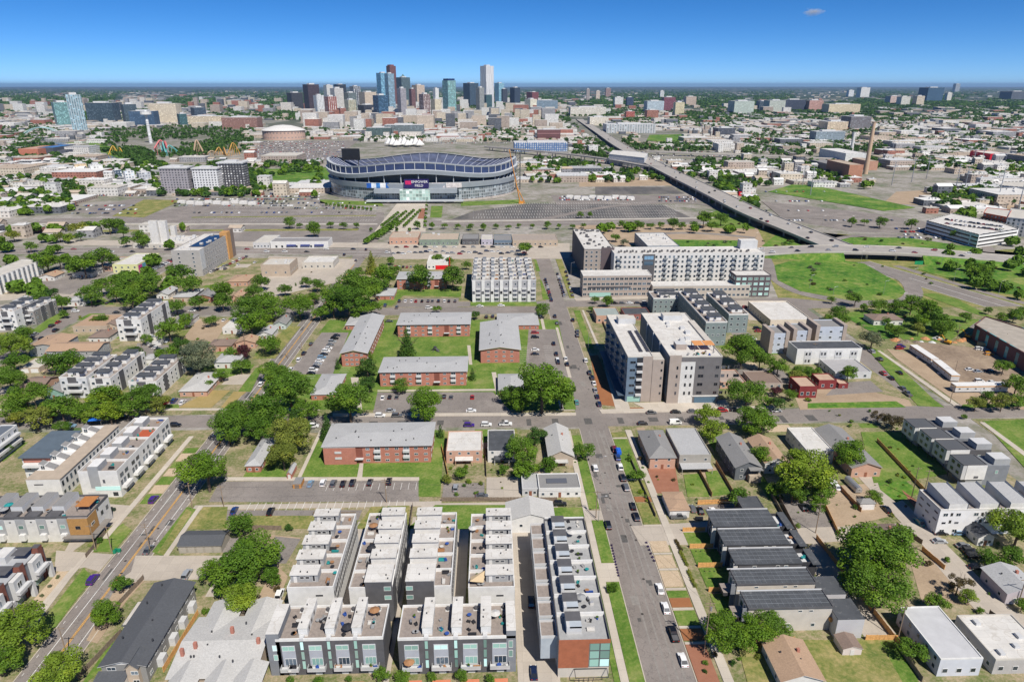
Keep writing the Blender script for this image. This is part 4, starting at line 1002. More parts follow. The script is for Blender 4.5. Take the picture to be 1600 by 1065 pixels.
column((-7.3, 151.3, 5.4, 185.5), 'rightmost white townhouse row with beige shade sail over its deck', False, False, 4)
o = MB().face([(-6.9, 152, 13.2), (-3.2, 152.4, 12.4), (-2.4, 156.4, 13.4), (-6.6, 154.6, 12.6)]).face([(-6.9, 152, 13.18), (-6.6, 154.6, 12.58), (-2.4, 156.4, 13.38), (-3.2, 152.4, 12.38)])
oo = o.build('shade_sail', [P((.55, .42, .26), .9, .05)]); reg(oo, 'beige triangular shade sail over the near deck of the rightmost white row', 'shade sail')
# ---- two charcoal front rows facing the camera
def front(rect, label, n, wl, wr, seed):
    b = B('townhouse_row', label, 'townhouses', rect, 'charcoal townhouse rows in the foreground'); h = 11; p = b.w / n
    b.walls(h, CHAR)
    MB().box(b.X0 + .25, b.Y0 + .25, h - .05, b.X1 - .25, b.Y1 - .25, h + .02).build('roof_deck', [DECK], b.o)
    MB().ring(b.X0 - .02, b.Y0 - .02, b.X1 + .02, b.Y1 + .02, h - .1, h + .7, .3).build('parapet', [WHITE], b.o)
    for i in range(n):
        x0 = b.X0 + i * p; pc = x0 + p
        # recessed pale bay with windows, balcony and the stair slot with green glass
        bx0, bx1 = x0 + p * .20, x0 + p * .70
        b.box('bay', bx0, b.Y0 - .10, 2.9, bx1, b.Y0 - .02, 9.6, P((.36, .38, .42), .8, .06))
        xm = (bx0 + bx1) / 2
        b.put('window', window_mesh(bx1 - bx0 - .2, 1.5, WHITE, GLTEAL, 1), xm, b.Y0 - .12, 8.0); b.put('window', window_mesh(bx1 - bx0 - .5, 2.4, WHITE, GLASS if (i + seed) % 2 else GLTEAL, 2), xm + .2, b.Y0 - .12, 3.2)
        bal = b.box('balcony', x0 + p * .12, b.Y0 - 1.7, 2.6, x0 + p * .80, b.Y0 - .1, 2.85, LGREY)
        for q in ((x0 + p * .12, b.Y0 - 1.7, x0 + p * .80, b.Y0 - 1.6), (x0 + p * .12, b.Y0 - 1.6, x0 + p * .12 + .1, b.Y0 - .1), (x0 + p * .80 - .1, b.Y0 - 1.6, x0 + p * .80, b.Y0 - .1)):
            MB().box(q[0], q[1], 2.85, q[2], q[3], 3.7).build('railing', [P((.45, .46, .45), .5, .1)], bal)
        if not (wr and i == n - 1) and not (i == n - 1):
            for z in (2.0, 5.0, 8.1): b.put('window', window_mesh(.95, 2.7, CHAR, GLTEAL), x0 + p * .96, b.Y0 - .03, z)
            s0, s1 = x0 + p * .82, x0 + p * 1.16
            st = b.box('stair_house', s0, b.Y0 + 1.4, h, s1, b.Y1 + .3, h + 2.5, WHITE); MB().box(s0 - .12, b.Y0 + 1.3, h + 2.5, s1 + .12, b.Y1 + .4, h + 2.75, bot=True).build('roof', [MEMB], st); [b.put('roof_vent', plate_mesh('roof_vent', .25, .25, .45, DMETAL), rnd.uniform(s0 + .3, s1 - .3), rnd.uniform(b.Y0 + 2, b.Y1), h + 2.75) for _ in range(2)]
            for k in range(3): link('window', window_mesh(1.3, 1.6, MGREY, GLBL), st, (s1 + .01, b.Y0 + 3 + k * 2.6, h + .5), math.pi / 2)
            b.box('spandrel', x0 + p * .88, b.Y0 - .05, h - .1, x0 + p * 1.04, b.Y0 + 1.3, h + .72, LGREY)
        ac_unit(b.cx + x0 + p * .62, b.cy + b.Y1 - 1.4, h, 'deck of the ' + label.split(' townhouse')[0] + ' row')
        deck_items(b.cx + x0 + p * .22, b.cy + b.Y0 + .6, b.cx + x0 + p * .74, b.cy + b.Y1 - 2.4, h, 5, seed * 20 + i, 'deck of the ' + label.split(' townhouse')[0] + ' row')
        deck_items(b.cx + x0 + p * .12, b.cy + b.Y0 - 1.7, b.cx + x0 + p * .80, b.cy + b.Y0 - .2, 2.85, 2, seed * 30 + i, 'balconies of the ' + label.split(' townhouse')[0] + ' row')
        b.box('entrance', x0 + p * .35, b.Y0 - .06, .1, x0 + p * .6, b.Y0 - .01, 2.3, WHITE)
    if wl:
        st = b.box('grey_end', b.X0 - 2.2, b.Y0 + .0, 0, b.X0 + 1.0, b.Y1 - 1, h + 2.3, SLATE, MEMB)
        for z in (5, 8): link('window', window_mesh(1.1, 1.8, WHITE, GLTEAL), st, (b.X0 - .4, b.Y0 - .01, z))
    if wr:
        st = b.box('grey_end', b.X1 - 2.3, b.Y0 - .02, 0, b.X1 + .1, b.Y1 - 1, h + 2.3, SLATE, MEMB)
        for z in (5, 8): link('window', window_mesh(1.1, 2.2, WHITE, GLTEAL), st, (b.X1 - 1.2, b.Y0 - .03, z))
front((-54.6, 134.2, -28.0, 145.8), 'left charcoal townhouse row with white stair houses and balconies', 4, True, False, 1)
front((-24.3, 133.6, 5.0, 145.2), 'right charcoal townhouse row with green glass slots and balconies', 4, False, True, 2)
for i in range(8):
    if i != 3: gw('terracotta', -52 + i * 7.2, 126, -47.4 + i * 7.2, 131.4)
# ---- grey row beside the main street
def greyrow():
    x0, x1, y0, y1 = 15.6, 28.4, 131.5, 182.2; h = 11
    b = B('townhouse_row', 'grey metal townhouse row with terracotta end wall beside the main street', 'townhouses', (x0, y0, x1, y1), 'townhouse rows beside the main street')
    b.walls(h, MGREY); n = 7; yb = 2.2; p = (b.d - yb) / n
    MB().box(b.X0 + .2, b.Y0 + .2, h - .05, b.X1 - .2, b.Y1 - .2, h + .02).build('roof_deck', [P((.33, .33, .33), .85, .1, 1)], b.o)
    MB().ring(b.X0 - .02, b.Y0 - .02, b.X1 + .02, b.Y1 + .02, h - .1, h + .8, .25).build('parapet', [CHAR], b.o)
    for i in range(n):
        ya = b.Y0 + yb + i * p
        b.box('deck_wall', b.X0 + .25, ya + p - .2, h, b.X1 - .25, ya + p + .1, h + 1.2, WHITE)
        st = b.box('stair_house', b.X0 + 2.2, ya + .6, h, b.X0 + 6.0, ya + p - 1.2, h + 2.4, LGREY); MB().box(b.X0 + 2.1, ya + 2.6, h + 2.4, b.X0 + 6.1, ya + p - 1.1, h + 2.55, bot=True).build('roof', [CHAR], st)
        MB().box(b.X0 + 3.0, ya + .6, h + 1.9, b.X0 + 6.0, ya + 2.6, h + 2.42).build('roof_slope', [P((.42, .46, .5), .5, .1)], st)
        link('window', window_mesh(1.6, 1.7, WHITE, GLTEAL, 1), st, (b.X0 + 2.18, ya + p * .5, h + .4), -math.pi / 2)
        # metal bays over the garages on the alley side
        gb = b.box('metal_bay', b.X0 - 4.2, ya + 1.0, 3.0, b.X0 - .003, ya + p - .3, 9.6, P((.38, .42, .46), .5, .1), DECK)
        MB().ring(b.X0 - 4.22, ya + .98, b.X0 + .0, ya + p - .28, 9.5, 10.3, .18).build('parapet', [LGREY], gb)
        link('garage_door', plate_mesh('garage_door', 4.2, .1, 2.3, WHITE2), b.o, (b.X0 - .05, ya + p / 2, .1), math.pi / 2)
        deck_items(b.cx + b.X0 + 6.5, b.cy + ya + .5, b.cx + b.X1 - .6, b.cy + ya + p - .6, h, 4, 500 + i, 'roof deck of the grey metal row')
        b.wins('E', [(yb + (i + .3) * p) / b.d, (yb + (i + .7) * p) / b.d], [1.4, 4.6, 7.8], 1.6, 1.7, CHAR, GLBL)
    # south end: terracotta cladding and a glazed corner
    b.box('terracotta_wall', b.X0 + 0, b.Y0 - .22, 3.2, b.X0 + 7.6, b.Y0 - .02, h + 1.0, P((.34, .115, .06), .8, .12, .8))
    b.box('base_wall', b.X0, b.Y0 - .1, 0, b.X1, b.Y0 - .02, 3.1, BEIGE)
    b.box('terracotta_cap', b.X0 + 7.6, b.Y0 - .24, h - .1, b.X1 + .02, b.Y0 - .02, h + 1.0, P((.34, .115, .06), .8, .12, .8))
    for z in (3.3, 5.9, 8.5):
        for k in range(2): b.put('window', window_mesh(2.5, 2.5, CHAR, GLTEAL), b.X0 + 9.0 + k * 2.6, b.Y0 - .05, z)
    for k in range(4): MB().tube((b.X0 + 4.5 + k * 1.2, b.Y0 - 3.0, 0), (b.X0 + 4.5 + k * 1.2 + .5, b.Y0 - 3.0, 2.9), .07).build('frame_post', [DMETAL], b.o)
    MB().ring(b.X0 + 4, b.Y0 - 3.3, b.X1 - .5, b.Y0 - .3, 2.9, 3.05, .15).build('frame', [DMETAL], b.o)
greyrow()
# ---- brick apartment blocks
def brickapt(rect, label, h=8, roof=None, rows=3, door=.35, gable_=False, axis='x', n=9, ends=True, rise=1.6):
    b = B('brick_apartment_block', label, 'apartment block', rect, 'red brick apartment blocks'); b.walls(h, BRICK)
    if gable_: rf = b.gable(h, rise, roof or SHG, axis, .9, P((.62, .47, .26), .8, .08))
    else:
        rf = b.hip(h, .9, roof or SHG, .8)
        rf = rf
    zs = [1.0 + k * (h - .4) / rows for k in range(rows)]
    us = [(i + .5) / n for i in range(n) if abs((i + .5) / n - door) > .5 / n]
    if not gable_ or axis == 'x':
        for k, u in enumerate(us):
            wide = k % 3 == 1
            b.wins('S', [u], zs, 2.3 if wide else 1.5, 1.5 if wide else 1.0, WHITE, GLASS, 1)
            if wide and ends:
                for z in zs[1:]: b.put('balcony', plate_mesh('balcony', 2.6, 1.0, .9, LGREY), b.X0 + u * b.w, b.Y0 - .5, z - .9)
        b.box('entrance', b.X0 + door * b.w - 1.3, b.Y0 - .08, .1, b.X0 + door * b.w + 1.3, b.Y0 - .01, h * .9, P((.20, .07, .05), .8, .1)); b.box('entrance_canopy', b.X0 + door * b.w - 1.6, b.Y0 - 1.6, 2.6, b.X0 + door * b.w + 1.6, b.Y0 - .1, 2.8, LGREY)
    else:
        b.wins('S', [.2, .4, .6, .8], zs, 1.5, 1.0, WHITE, GLASS, 1)
    ne = max(3, int(b.d / 5)); b.wins('E', ne, zs, 1.4, 1.0, WHITE, GLASS, 1); b.wins('W', ne, zs, 1.4, 1.0, WHITE, GLASS, 1)
    vm = plate_mesh('roof_vent', .4, .4, .7, DMETAL); r = random.Random(int(b.cx) + 3)
    for i in range(10):
        x = r.uniform(b.X0 + 3, b.X1 - 3) if not gable_ or axis == 'x' else r.uniform(-b.w * .3, b.w * .3); y = r.uniform(b.Y0 + 3, b.Y1 - 3)
        if gable_: z = h + rise * (1 - (abs(y) / (b.d / 2) if axis == 'x' else abs(x) / (b.w / 2)))
        else: z = h + .9 * min(1, min(x - b.X0, b.X1 - x, y - b.Y0, b.Y1 - y) / (min(b.w, b.d) / 2)) - .1
        link('roof_vent', vm, rf, (x, y, z - .1))
    anchor(b.cx, b.cy, label.split(' with')[0].replace('red brick', 'brick')) if False else None
    return b
b = brickapt(rp(505, 697, 678, 660, 8), 'long brick apartment block facing the parking lot, with grey roof and lawn in front', n=11, door=.33)
anchor(b.cx, b.cy - 8, 'the nearest brick apartment block')
b.box('brick_step', b.X0, b.Y0 - .8, 0, b.X0 + b.w * .30, b.Y0 - .02, 7.6, BRICK, SHG)
b = brickapt(rp(593, 581, 730, 557, 8), 'brick apartment block in front of the playground, seen long side on', n=10, door=.66); anchor(b.cx, b.cy, 'the brick block by playground')
b = brickapt(rp(621, 507, 735, 488, 8), 'brick apartment block just behind the playground square', n=10, door=.68); anchor(b.cx, b.cy, 'the brick block behind playground')
b = brickapt(rp(533, 551, 599, 493, 8), 'brick apartment block with gable end left of the playground', gable_=True, axis='y'); anchor(b.cx, b.cy, 'the left gabled brick block')
b = brickapt(rp(751, 546, 807, 503, 8), 'brick apartment block with gable end right of the playground', gable_=True, axis='y'); anchor(b.cx, b.cy, 'the right gabled brick block')
b = brickapt(rp(620, 437, 700, 425, 7.5), 'brick apartment block half hidden by two big round trees', n=7, door=.8); anchor(b.cx, b.cy, 'the farthest brick apartment block')
for q, lab in (((486, 616, 540, 584), 'low brick house with grey hip roof left of the brick apartments'), ((780, 610, 815, 584), 'low brick house with grey hip roof behind the big corner tree'), ((540, 508, 592, 494), 'low brick house with hip roof behind the gabled block'), ((778, 508, 838, 489), 'low brick house with hip roof beside the main street'), ((588, 462, 620, 450), 'small brick house with pale hip roof under the trees'), ((384, 727, 432, 684), 'low brick house with pale roof left of the yellow green tree')):
    house(rp(*q, 3.2), 3.2, 1.6, SHG, BRICK, 'x', lab, 'hip', 'low brick houses of the apartment complex', name='brick_house', chim=False)
# little brick sheds and playground
def shed(rect, h, roof, wall, label, axis='y', rise=.8):
    b = B('shed', label, 'shed', rect, 'sheds and small outbuildings'); b.walls(h, wall); b.gable(h, rise, roof, axis, .2, wall); b.put('door', plate_mesh('door', 1.0, .1, 1.9, WHITE2), 0, b.Y0 - .03, .1); return b
shed(rp(448, 740, 463, 724, 2.4), 2.4, SHG, BRICK, 'small red brick shed beside the path to the parking lot')
b = B('trash_enclosure', 'orange wooden trash enclosure with grey roof at the lot edge', 'enclosure', rp(457, 756, 475, 745, 2)); b.walls(2, WOODO); b.flat(2, SHM, .1); b.put('gate', plate_mesh('gate', 1.6, .1, 1.7, WOODG), 0, b.Y0 - .06, .1)
def playground():
    x, y = at(680, 548); o = empty('play_structure', x, y, .2); reg(o, 'dark climbing frame on the playground square among the brick blocks', 'play structure')
    for i in range(6):
        a = i * 1.05; MB().tube((0, 0, 2.2), (2.6 * math.cos(a), 2.6 * math.sin(a), 0), .16, .2).build('leg', [DMETAL], o)
    MB().cyl(0, 0, 1.5, 2.4, .9, 8).build('platform', [DMETAL], o); MB().tube((.5, -.4, 1.6), (2.4, -2.6, .2), .35, .35).build('slide', [CHAR], o)
playground()
# ---- grey multi gabled building at the bottom and the dark roofed one
def darkhouse():
    b = B('apartment_house', 'long two storey house with dark shingle roof beside the left street', 'house', (-97.6, 133, -86.8, 162.5), 'houses of the neighbourhood'); h = 6
    b.walls(h, P((.24, .235, .225), .85, .08)); b.gable(h, 1.4, SHD, 'y', .6, WHITE2)
    b.box('side_wing', b.X0 - 1.6, b.Y0 + 14, 0, b.X0 + .0, b.Y1 - 7, h - .3, BEIGE); MB().face([(b.X0 - 2.0, b.Y0 + 13.6, h - .75), (b.X0 + .7, b.Y0 + 13.6, h + .05), (b.X0 + .7, b.Y1 - 6.6, h + .05), (b.X0 - 2.0, b.Y1 - 6.6, h - .75)]).build('wing_roof', [SHD], b.o)
    b.box('tan_front', 1.2, b.Y0 - 1.2, 0, b.X1 - 1.4, b.Y0 - .02, h + .2, TAN); MB().gable(1.2, b.Y0 - 1.2, b.X1 - 1.4, b.Y0 + 4, h + .2, 1.3, 'y', .35).build('front_gable', [SHD, TAN], b.o)
    b.put('window', window_mesh(1.8, 1.2, WHITE, GLASS, 1), 3.2, b.Y0 - 1.21, 3.9); b.put('window', window_mesh(1.6, 1.1, WHITE, GLASS, 1), 3.2, b.Y0 - 1.21, 1.2)
    b.put('window', window_mesh(2.2, 1.1, WHITE, GLASS, 1), -3, b.Y0 - .01, 4.2)
    b.box('low_wing', b.X0 - .5, b.Y0 - 5, 0, 1.1, b.Y0 - .02, 3.2, BEIGE); MB().face([(b.X0 - .9, b.Y0 - 5.5, 3.1), (1.3, b.Y0 - 5.5, 3.1), (1.3, b.Y0 - .02, 4.1), (b.X0 - .9, b.Y0 - .02, 4.1)]).build('wing_roof', [SHD], b.o)
    b.wins('E', 8, [1.0, 3.9], 1.4, 1.2, WHITE, GLASS, 1)
    for i, y in enumerate((-9, -2, 4, 10)): b.box('porch', b.X1, b.Y0 + 15 + y - 1.2, 0, b.X1 + 1.6, b.Y0 + 15 + y + 1.2, 2.6, LGREY)
    b.vents(5, h + 1, 3)
    anchor(b.cx, b.cy, 'the long dark roofed house')
darkhouse()
def greygables():
    x0, y0 = at(262, 1058, 5); x1, y1 = at(428, 975, 5)
    b = B('apartment_house', 'tan building with many pale grey shingle gables and brick chimneys', 'house', (x0, y0, x1, y1 + 3), 'houses of the neighbourhood'); h = 5
    b.walls(h, TAN, ins=.4); rf = b.gable(h, 1.7, SHW, 'x', .5, TAN)
    for u in (.2, .62, .95):
        xc = b.X0 + u * b.w; MB().gable(xc - 3.2, b.Y0 - 3.0, xc + 3.2, b.Y0 + 4, h, 1.1, 'y', .4).build('gable_roof', [SHW, TAN], rf); b.box('gable_wall', xc - 3.0, b.Y0 - 2.8, 0, xc + 3.0, b.Y0 + .4, h, TAN); b.put('window', window_mesh(1.8, 1.3, WHITE, GLASS, 1), xc, b.Y0 - 2.82, 2.8)
    for u in (.28, .78):
        xc = b.X0 + u * b.w; MB().gable(xc - 4, b.Y1 - 7, xc + 4, b.Y1 + 6, h, 1.3, 'y', .4).build('gable_roof', [SHW, TAN], rf); b.box('gable_wall', xc - 3.8, b.Y1 - 1, 0, xc + 3.8, b.Y1 + 5.8, h, TAN)
    for x, y in ((-6.5, -2), (9, -1), (1, 3), (-9, -4)): MB().box(x - .4, y - .4, h + .5, x + .4, y + .4, h + 3.1).build('chimney', [BRICK], rf)
    b.vents(8, h + 1.2, 8); anchor(b.cx, b.cy, 'the pale grey gabled building')
greygables()
def garage(rect, h, roof, wall, label, nd=1, kind='hip', door=None, axis='x', rise=1.2):
    b = B('garage', label, 'garage', rect, 'garages along the alleys'); b.walls(h, wall)
    if kind == 'flat': b.flat(h, roof, .15, wall)
    elif kind == 'hip': b.hip(h, rise, roof, .35)
    else: b.gable(h, rise, roof, axis, .35, wall)
    for i in range(nd): b.put('garage_door', plate_mesh('garage_door', b.w / nd * .75, .08, h * .78, door or WHITE), b.X0 + (i + .5) * b.w / nd, b.Y0 - .03, .1)
    b.wins('W', 1, [1.2], .8, .7); return b
b = garage(rp(277.5, 852, 358, 828, 3), 3, SHD, P((.30, .275, .23), .85, .08), 'long tan garage with dark roof and five white framed doors', 5, 'gable', P((.36, .33, .28), .8, .06)); anchor(b.cx, b.cy, 'the long tan garage')
b = garage(rp(792, 812, 862, 783, 5.2), 5.2, SHW, WHITE, 'white gabled cottage garage with pale grey roof at the alley', 0, 'gable', axis='y', rise=2.4); b.wins('S', [.3], [2.4], 1.1, 1.1); anchor(b.cx, b.cy, 'the white gabled cottage')
garage(rq(1345, 786, 1368, 779, 2.8), 2.8, SHM, WHITE2, 'small pale grey garage by the alley shrubs', 1, 'hip')
garage(rq(1047, 797, 1078, 768, 3), 3, SHT, WHITE2, 'garage with tan square roof facing the concrete drive', 1, 'hip', rise=.7)
# ---- back yards row between the brick block and the main street
house(rq(697, 706, 753, 674, 5), 5, 0, MEMB, BRICKT, label='flat roofed brick duplex with peeling white roof', kind='flat', name='duplex_house', porch=(7, 2.5)); anchor(*at(725, 720), 'the white roofed duplex')
house(rq(762, 706, 806, 672, 4.6), 4.6, 0, DARKR, WHITE2, label='flat roofed white duplex with black roof beside the white roofed one', kind='flat', name='duplex_house', porch=(6, 2.5))
house(rq(858, 712, 896, 668, 4.5), 4.5, 2.4, SHW, TAN, 'y', 'tan house with pale cross gable roof at the crossing corner', kind='gable', porch=(5, 2)); anchor(*at(880, 705), 'the tan corner house')
b = house(rq(842, 764, 908, 740, 3.6), 3.6, 0, SHM, WHITE, label='low white house with flat grey roof and black solar panel', kind='flat', name='detached_house', nwin=5); MB().box(-4.5, -1.5, 3.75, 3.0, 1.6, 3.95, bot=True).build('solar_panel', [GLBL], b.o); anchor(b.cx, b.cy, 'the solar panel house')
house(rq(816, 764, 842, 740, 3), 3, 0, SHG, LGREY, label='small grey roofed garage left of the solar panel house', kind='flat', name='garage', cat='garage', nwin=2)
# ---- right of the main street
b = house(rq(1016, 715, 1056, 672, 5.2), 5.2, 2.8, SHM, BRICKT, 'y', 'brick house with slate grey hip roof nearest the crossing', kind='hip', porch=None, group='houses right of the main street'); anchor(b.cx, b.cy, 'the slate roofed corner house')
b = house(rq(1062, 712, 1112, 669, 6), 6, 0, SHG, P((.34, .32, .29), .85, .1), label='two storey house with flat light grey roof and sloping porch roof', kind='flat', group='houses right of the main street', porch=(12, 4)); 
b = house(rq(1150, 729, 1190, 682, 5.8), 5.8, 2.2, SHM, P((.12, .13, .145), .8, .1), 'y', 'charcoal two storey house with grey gabled roof and timber porch', group='houses right of the main street'); b.box('porch', 0, b.Y0 - 2.2, 0, b.X1 - .3, b.Y0 - .02, 3, TAN); b.box('porch_roof', -.2, b.Y0 - 2.5, 5.4, b.X1, b.Y0 - .02, 5.6, SHM); anchor(b.cx, b.cy, 'the charcoal gabled house')
house(rq(1196, 722, 1232, 684, 5), 5, 2, SHT, WHITE2, 'y', 'white house with tan gabled roof left of the large tree', group='houses right of the main street')
b = house(rq(1262, 706, 1304, 668, 5.4), 5.4, 0, MEMB, WHITE2, label='flat roofed house with patched white roof behind the large tree', kind='flat', group='houses right of the main street')
house(rq(1332, 730, 1378, 668, 4.4), 4.4, 2.0, SHM, BRICKT, 'y', 'brick house with long brown grey roof beside the weedy lawn', group='houses right of the main street')
house(rq(1222, 1062, 1288, 1000, 3.6), 3.6, 1.8, SHT, WHITE2, 'y', 'low house with tan shingle gable roof at the bottom edge', group='houses right of the main street'); anchor(*at(1255, 1040), 'the bottom tan roofed house')
shed(rq(1318, 1013, 1348, 990, 2.4), 2.4, SHB, P((.6, .52, .48), .8, .05), 'small pink shed with brown roof on the dry lawn')
b = B('house', 'pale house with long flat light grey roof near the bottom right', 'house', rq(1470, 1030, 1538, 946, 5.5), 'houses right of the main street'); b.x0, b.y0 = b.x0, b.y0; b.walls(5.5, P((.55, .56, .6), .8, .06)); b.flat(5.5, P((.48, .48, .49), .8, .08, .3), .25, WHITE); b.wins('W', 5, [1.2, 3.8], 1.2, 1.3); b.wins('S', 3, [1.2], 1.4, 1.4)
b = B('house', 'long low building with patched white roof at the right bottom corner', 'house', rq(1556, 1031, 1650, 959, 4.6), 'houses right of the main street'); b.walls(4.6, P((.42, .40, .38), .85, .1)); b.flat(4.6, MEMB, .3, CONC); b.units(4, 4.6, 3, 1.0); b.wins('W', 4, [1.2], 1.2, 1.3); b.wins('S', 4, [1.2], 1.4, 1.4)
house(rq(1575, 925, 1632, 885, 4.2), 4.2, 1.8, SHG, P((.45, .40, .42), .8, .08), 'y', 'mauve house with grey roof at the right edge', group='houses right of the main street')
house(rq(1530, 838, 1555, 818, 3.6), 3.6, 1.6, SHD, WHITE2, 'y', 'small white outbuilding with black gabled roof under the right edge tree', group='houses right of the main street', chim=False)
b = house((110, 196, 126, 203), 3.2, 1.6, SHB, BRICKT, 'y', 'house with reddish brown roof behind the very large tree', group='houses right of the main street') if False else None
house(rq(1368, 850, 1425, 818, 3), 3, 1.6, SHB, TAN, 'x', 'low house with reddish brown roof behind the very large tree', group='houses right of the main street')
# ---- black roofed modern townhouses
def blackrow():
    for i, (q, col_, lab) in enumerate((((1121, 821, 1216, 795, 8.5), CHAR, 'farthest black townhouse with charcoal roof slab beside the driveway'), ((1138, 850, 1235, 824.5, 8.1), CHAR, 'second black townhouse from the driveway with roof slab'), ((1155, 880, 1255, 855, 7.8), CHAR, 'third black townhouse from the driveway, just behind the beige pair'), ((1152, 912, 1276, 887, 8), BEIGE, 'upper beige townhouse with scuffed dark flat roof'), ((1170, 950, 1303, 921, 8), BEIGE, 'nearest beige townhouse with scuffed dark flat roof and wood trim'))):
        r = rq(*q[:4], q[4]); b = B('modern_townhouse', lab, 'townhouse', r, 'dark roofed modern townhouses'); h = q[4]
        dark = i < 3; b.walls(h - .3, col_)
        MB().box(b.X0 - (1.2 if dark else .1), b.Y0 - .3, h - .28, b.X1 + .1, b.Y1 + .1, h, bot=True).build('roof', [DARKR], b.o)
        m = MB(); [m.box(b.X0 - .9, y - .04, h + .005, b.X1, y + .04, h + .05) for y in (-b.d * .25, 0, b.d * .25)]; [m.box(b.X0 + 1 + k * 1.5, b.Y0, h + .005, b.X0 + 1.05 + k * 1.5, b.Y1, h + .035) for k in range(int(b.w / 1.5) - 1)]; m.build('roof_seam', [P((.20, .22, .24), .6)], b.o)
        MB().box(b.X0 - .9, b.Y1 - .25, h, b.X1, b.Y1 + .05, h + .28).build('roof_edge', [LGREY], b.o)
        if not dark: MB().ring(b.X0 - .15, b.Y0 - .35, b.X1 + .15, b.Y1 + .15, h - .25, h + .25, .2).build('parapet', [CHAR], b.o)
        b.wins('W', [.3, .7], [1.2, 4.4], 2.0, 2.2, WHITE, GLASS); b.wins('S', [.25, .62, .75], [h - 1.6], 1.2, .7, WHITE, GLASS); b.wins('S', [.2, .5, .8], [1.4], 1.1, 1.2, WHITE, GLASS)
        b.box('side_frame', b.X0 - 1.5, b.Y0 + .2, 0, b.X0 - .2, b.Y0 + .5, h - .3, WHITE2 if dark else SLATE)
        # rear wing with deck
        if dark:
            b.box('rear_wing', b.X1, b.Y0 + 1.0, 0, b.X1 + 5.0, b.Y1 - .4, 6, BLACK, LGREY); MB().ring(b.X1, b.Y0 + 1, b.X1 + 5, b.Y1 - .4, 5.9, 7, .2).build('deck_rail', [BLACK], b.o)
            b.box('rear_canopy', b.X1 + 3.2, b.Y0 - .2, 6.9, b.X1 + 5.6, b.Y1 + .1, 7.15, DARKR)
            deck_items(b.cx + b.X1, b.cy - 3, b.cx + b.X1 + 3.2, b.cy + 3, 6, 2, 900 + i, 'rear deck of a black townhouse')
        else:
            b.box('rear_wing', b.X1 + .2, b.Y0 - 3.2, 0, b.X1 + 7.5, b.Y1 - 2.2, 6.4, P((.46, .45, .46), .8, .06)); MB().box(b.X1 + .2, b.Y0 - 3.2, 6.4, b.X1 + 7.5, b.Y1 - 2.2, 6.6).build('wing_roof', [DARKR], b.o)
            b.box('wood_balcony', b.X1 - .5, b.Y0 - .9, 3.6, b.X1 + .19, b.Y0 - .05, 4.6, WOODO); b.box('front_balcony', b.X0 - 3.2, b.Y0 + 1, 3.1, b.X0 - .1, b.Y1 - 1.4, 4.2, BLACK, DECK)
        anchor(b.cx, b.cy, ['the farthest black townhouse', 'the second black townhouse', 'the third black townhouse', 'the upper beige townhouse', 'the nearest beige townhouse'][i])
    for i, y in enumerate((161, 172, 181.3, 190)): fence([(63, y), (70.5, y)], 1.7, FENCEO, ['bright orange board fence beside the nearest small lawn', 'bright orange board fence between two fenced lawns', 'bright orange board fence at the upper fenced lawn', 'bright orange board fence nearest the concrete driveway'][i], auto=False)
    q = rq(1160, 794, 1195, 775, 6); b = B('modern_townhouse', 'dark grey flat roofed townhouse behind the farthest black one', 'townhouse', q, 'dark roofed modern townhouses'); b.walls(6, CHAR); b.flat(6, DARKR, .2, CHAR); b.wins('S', 2, [2.5], 1.2, 1.2)
blackrow()
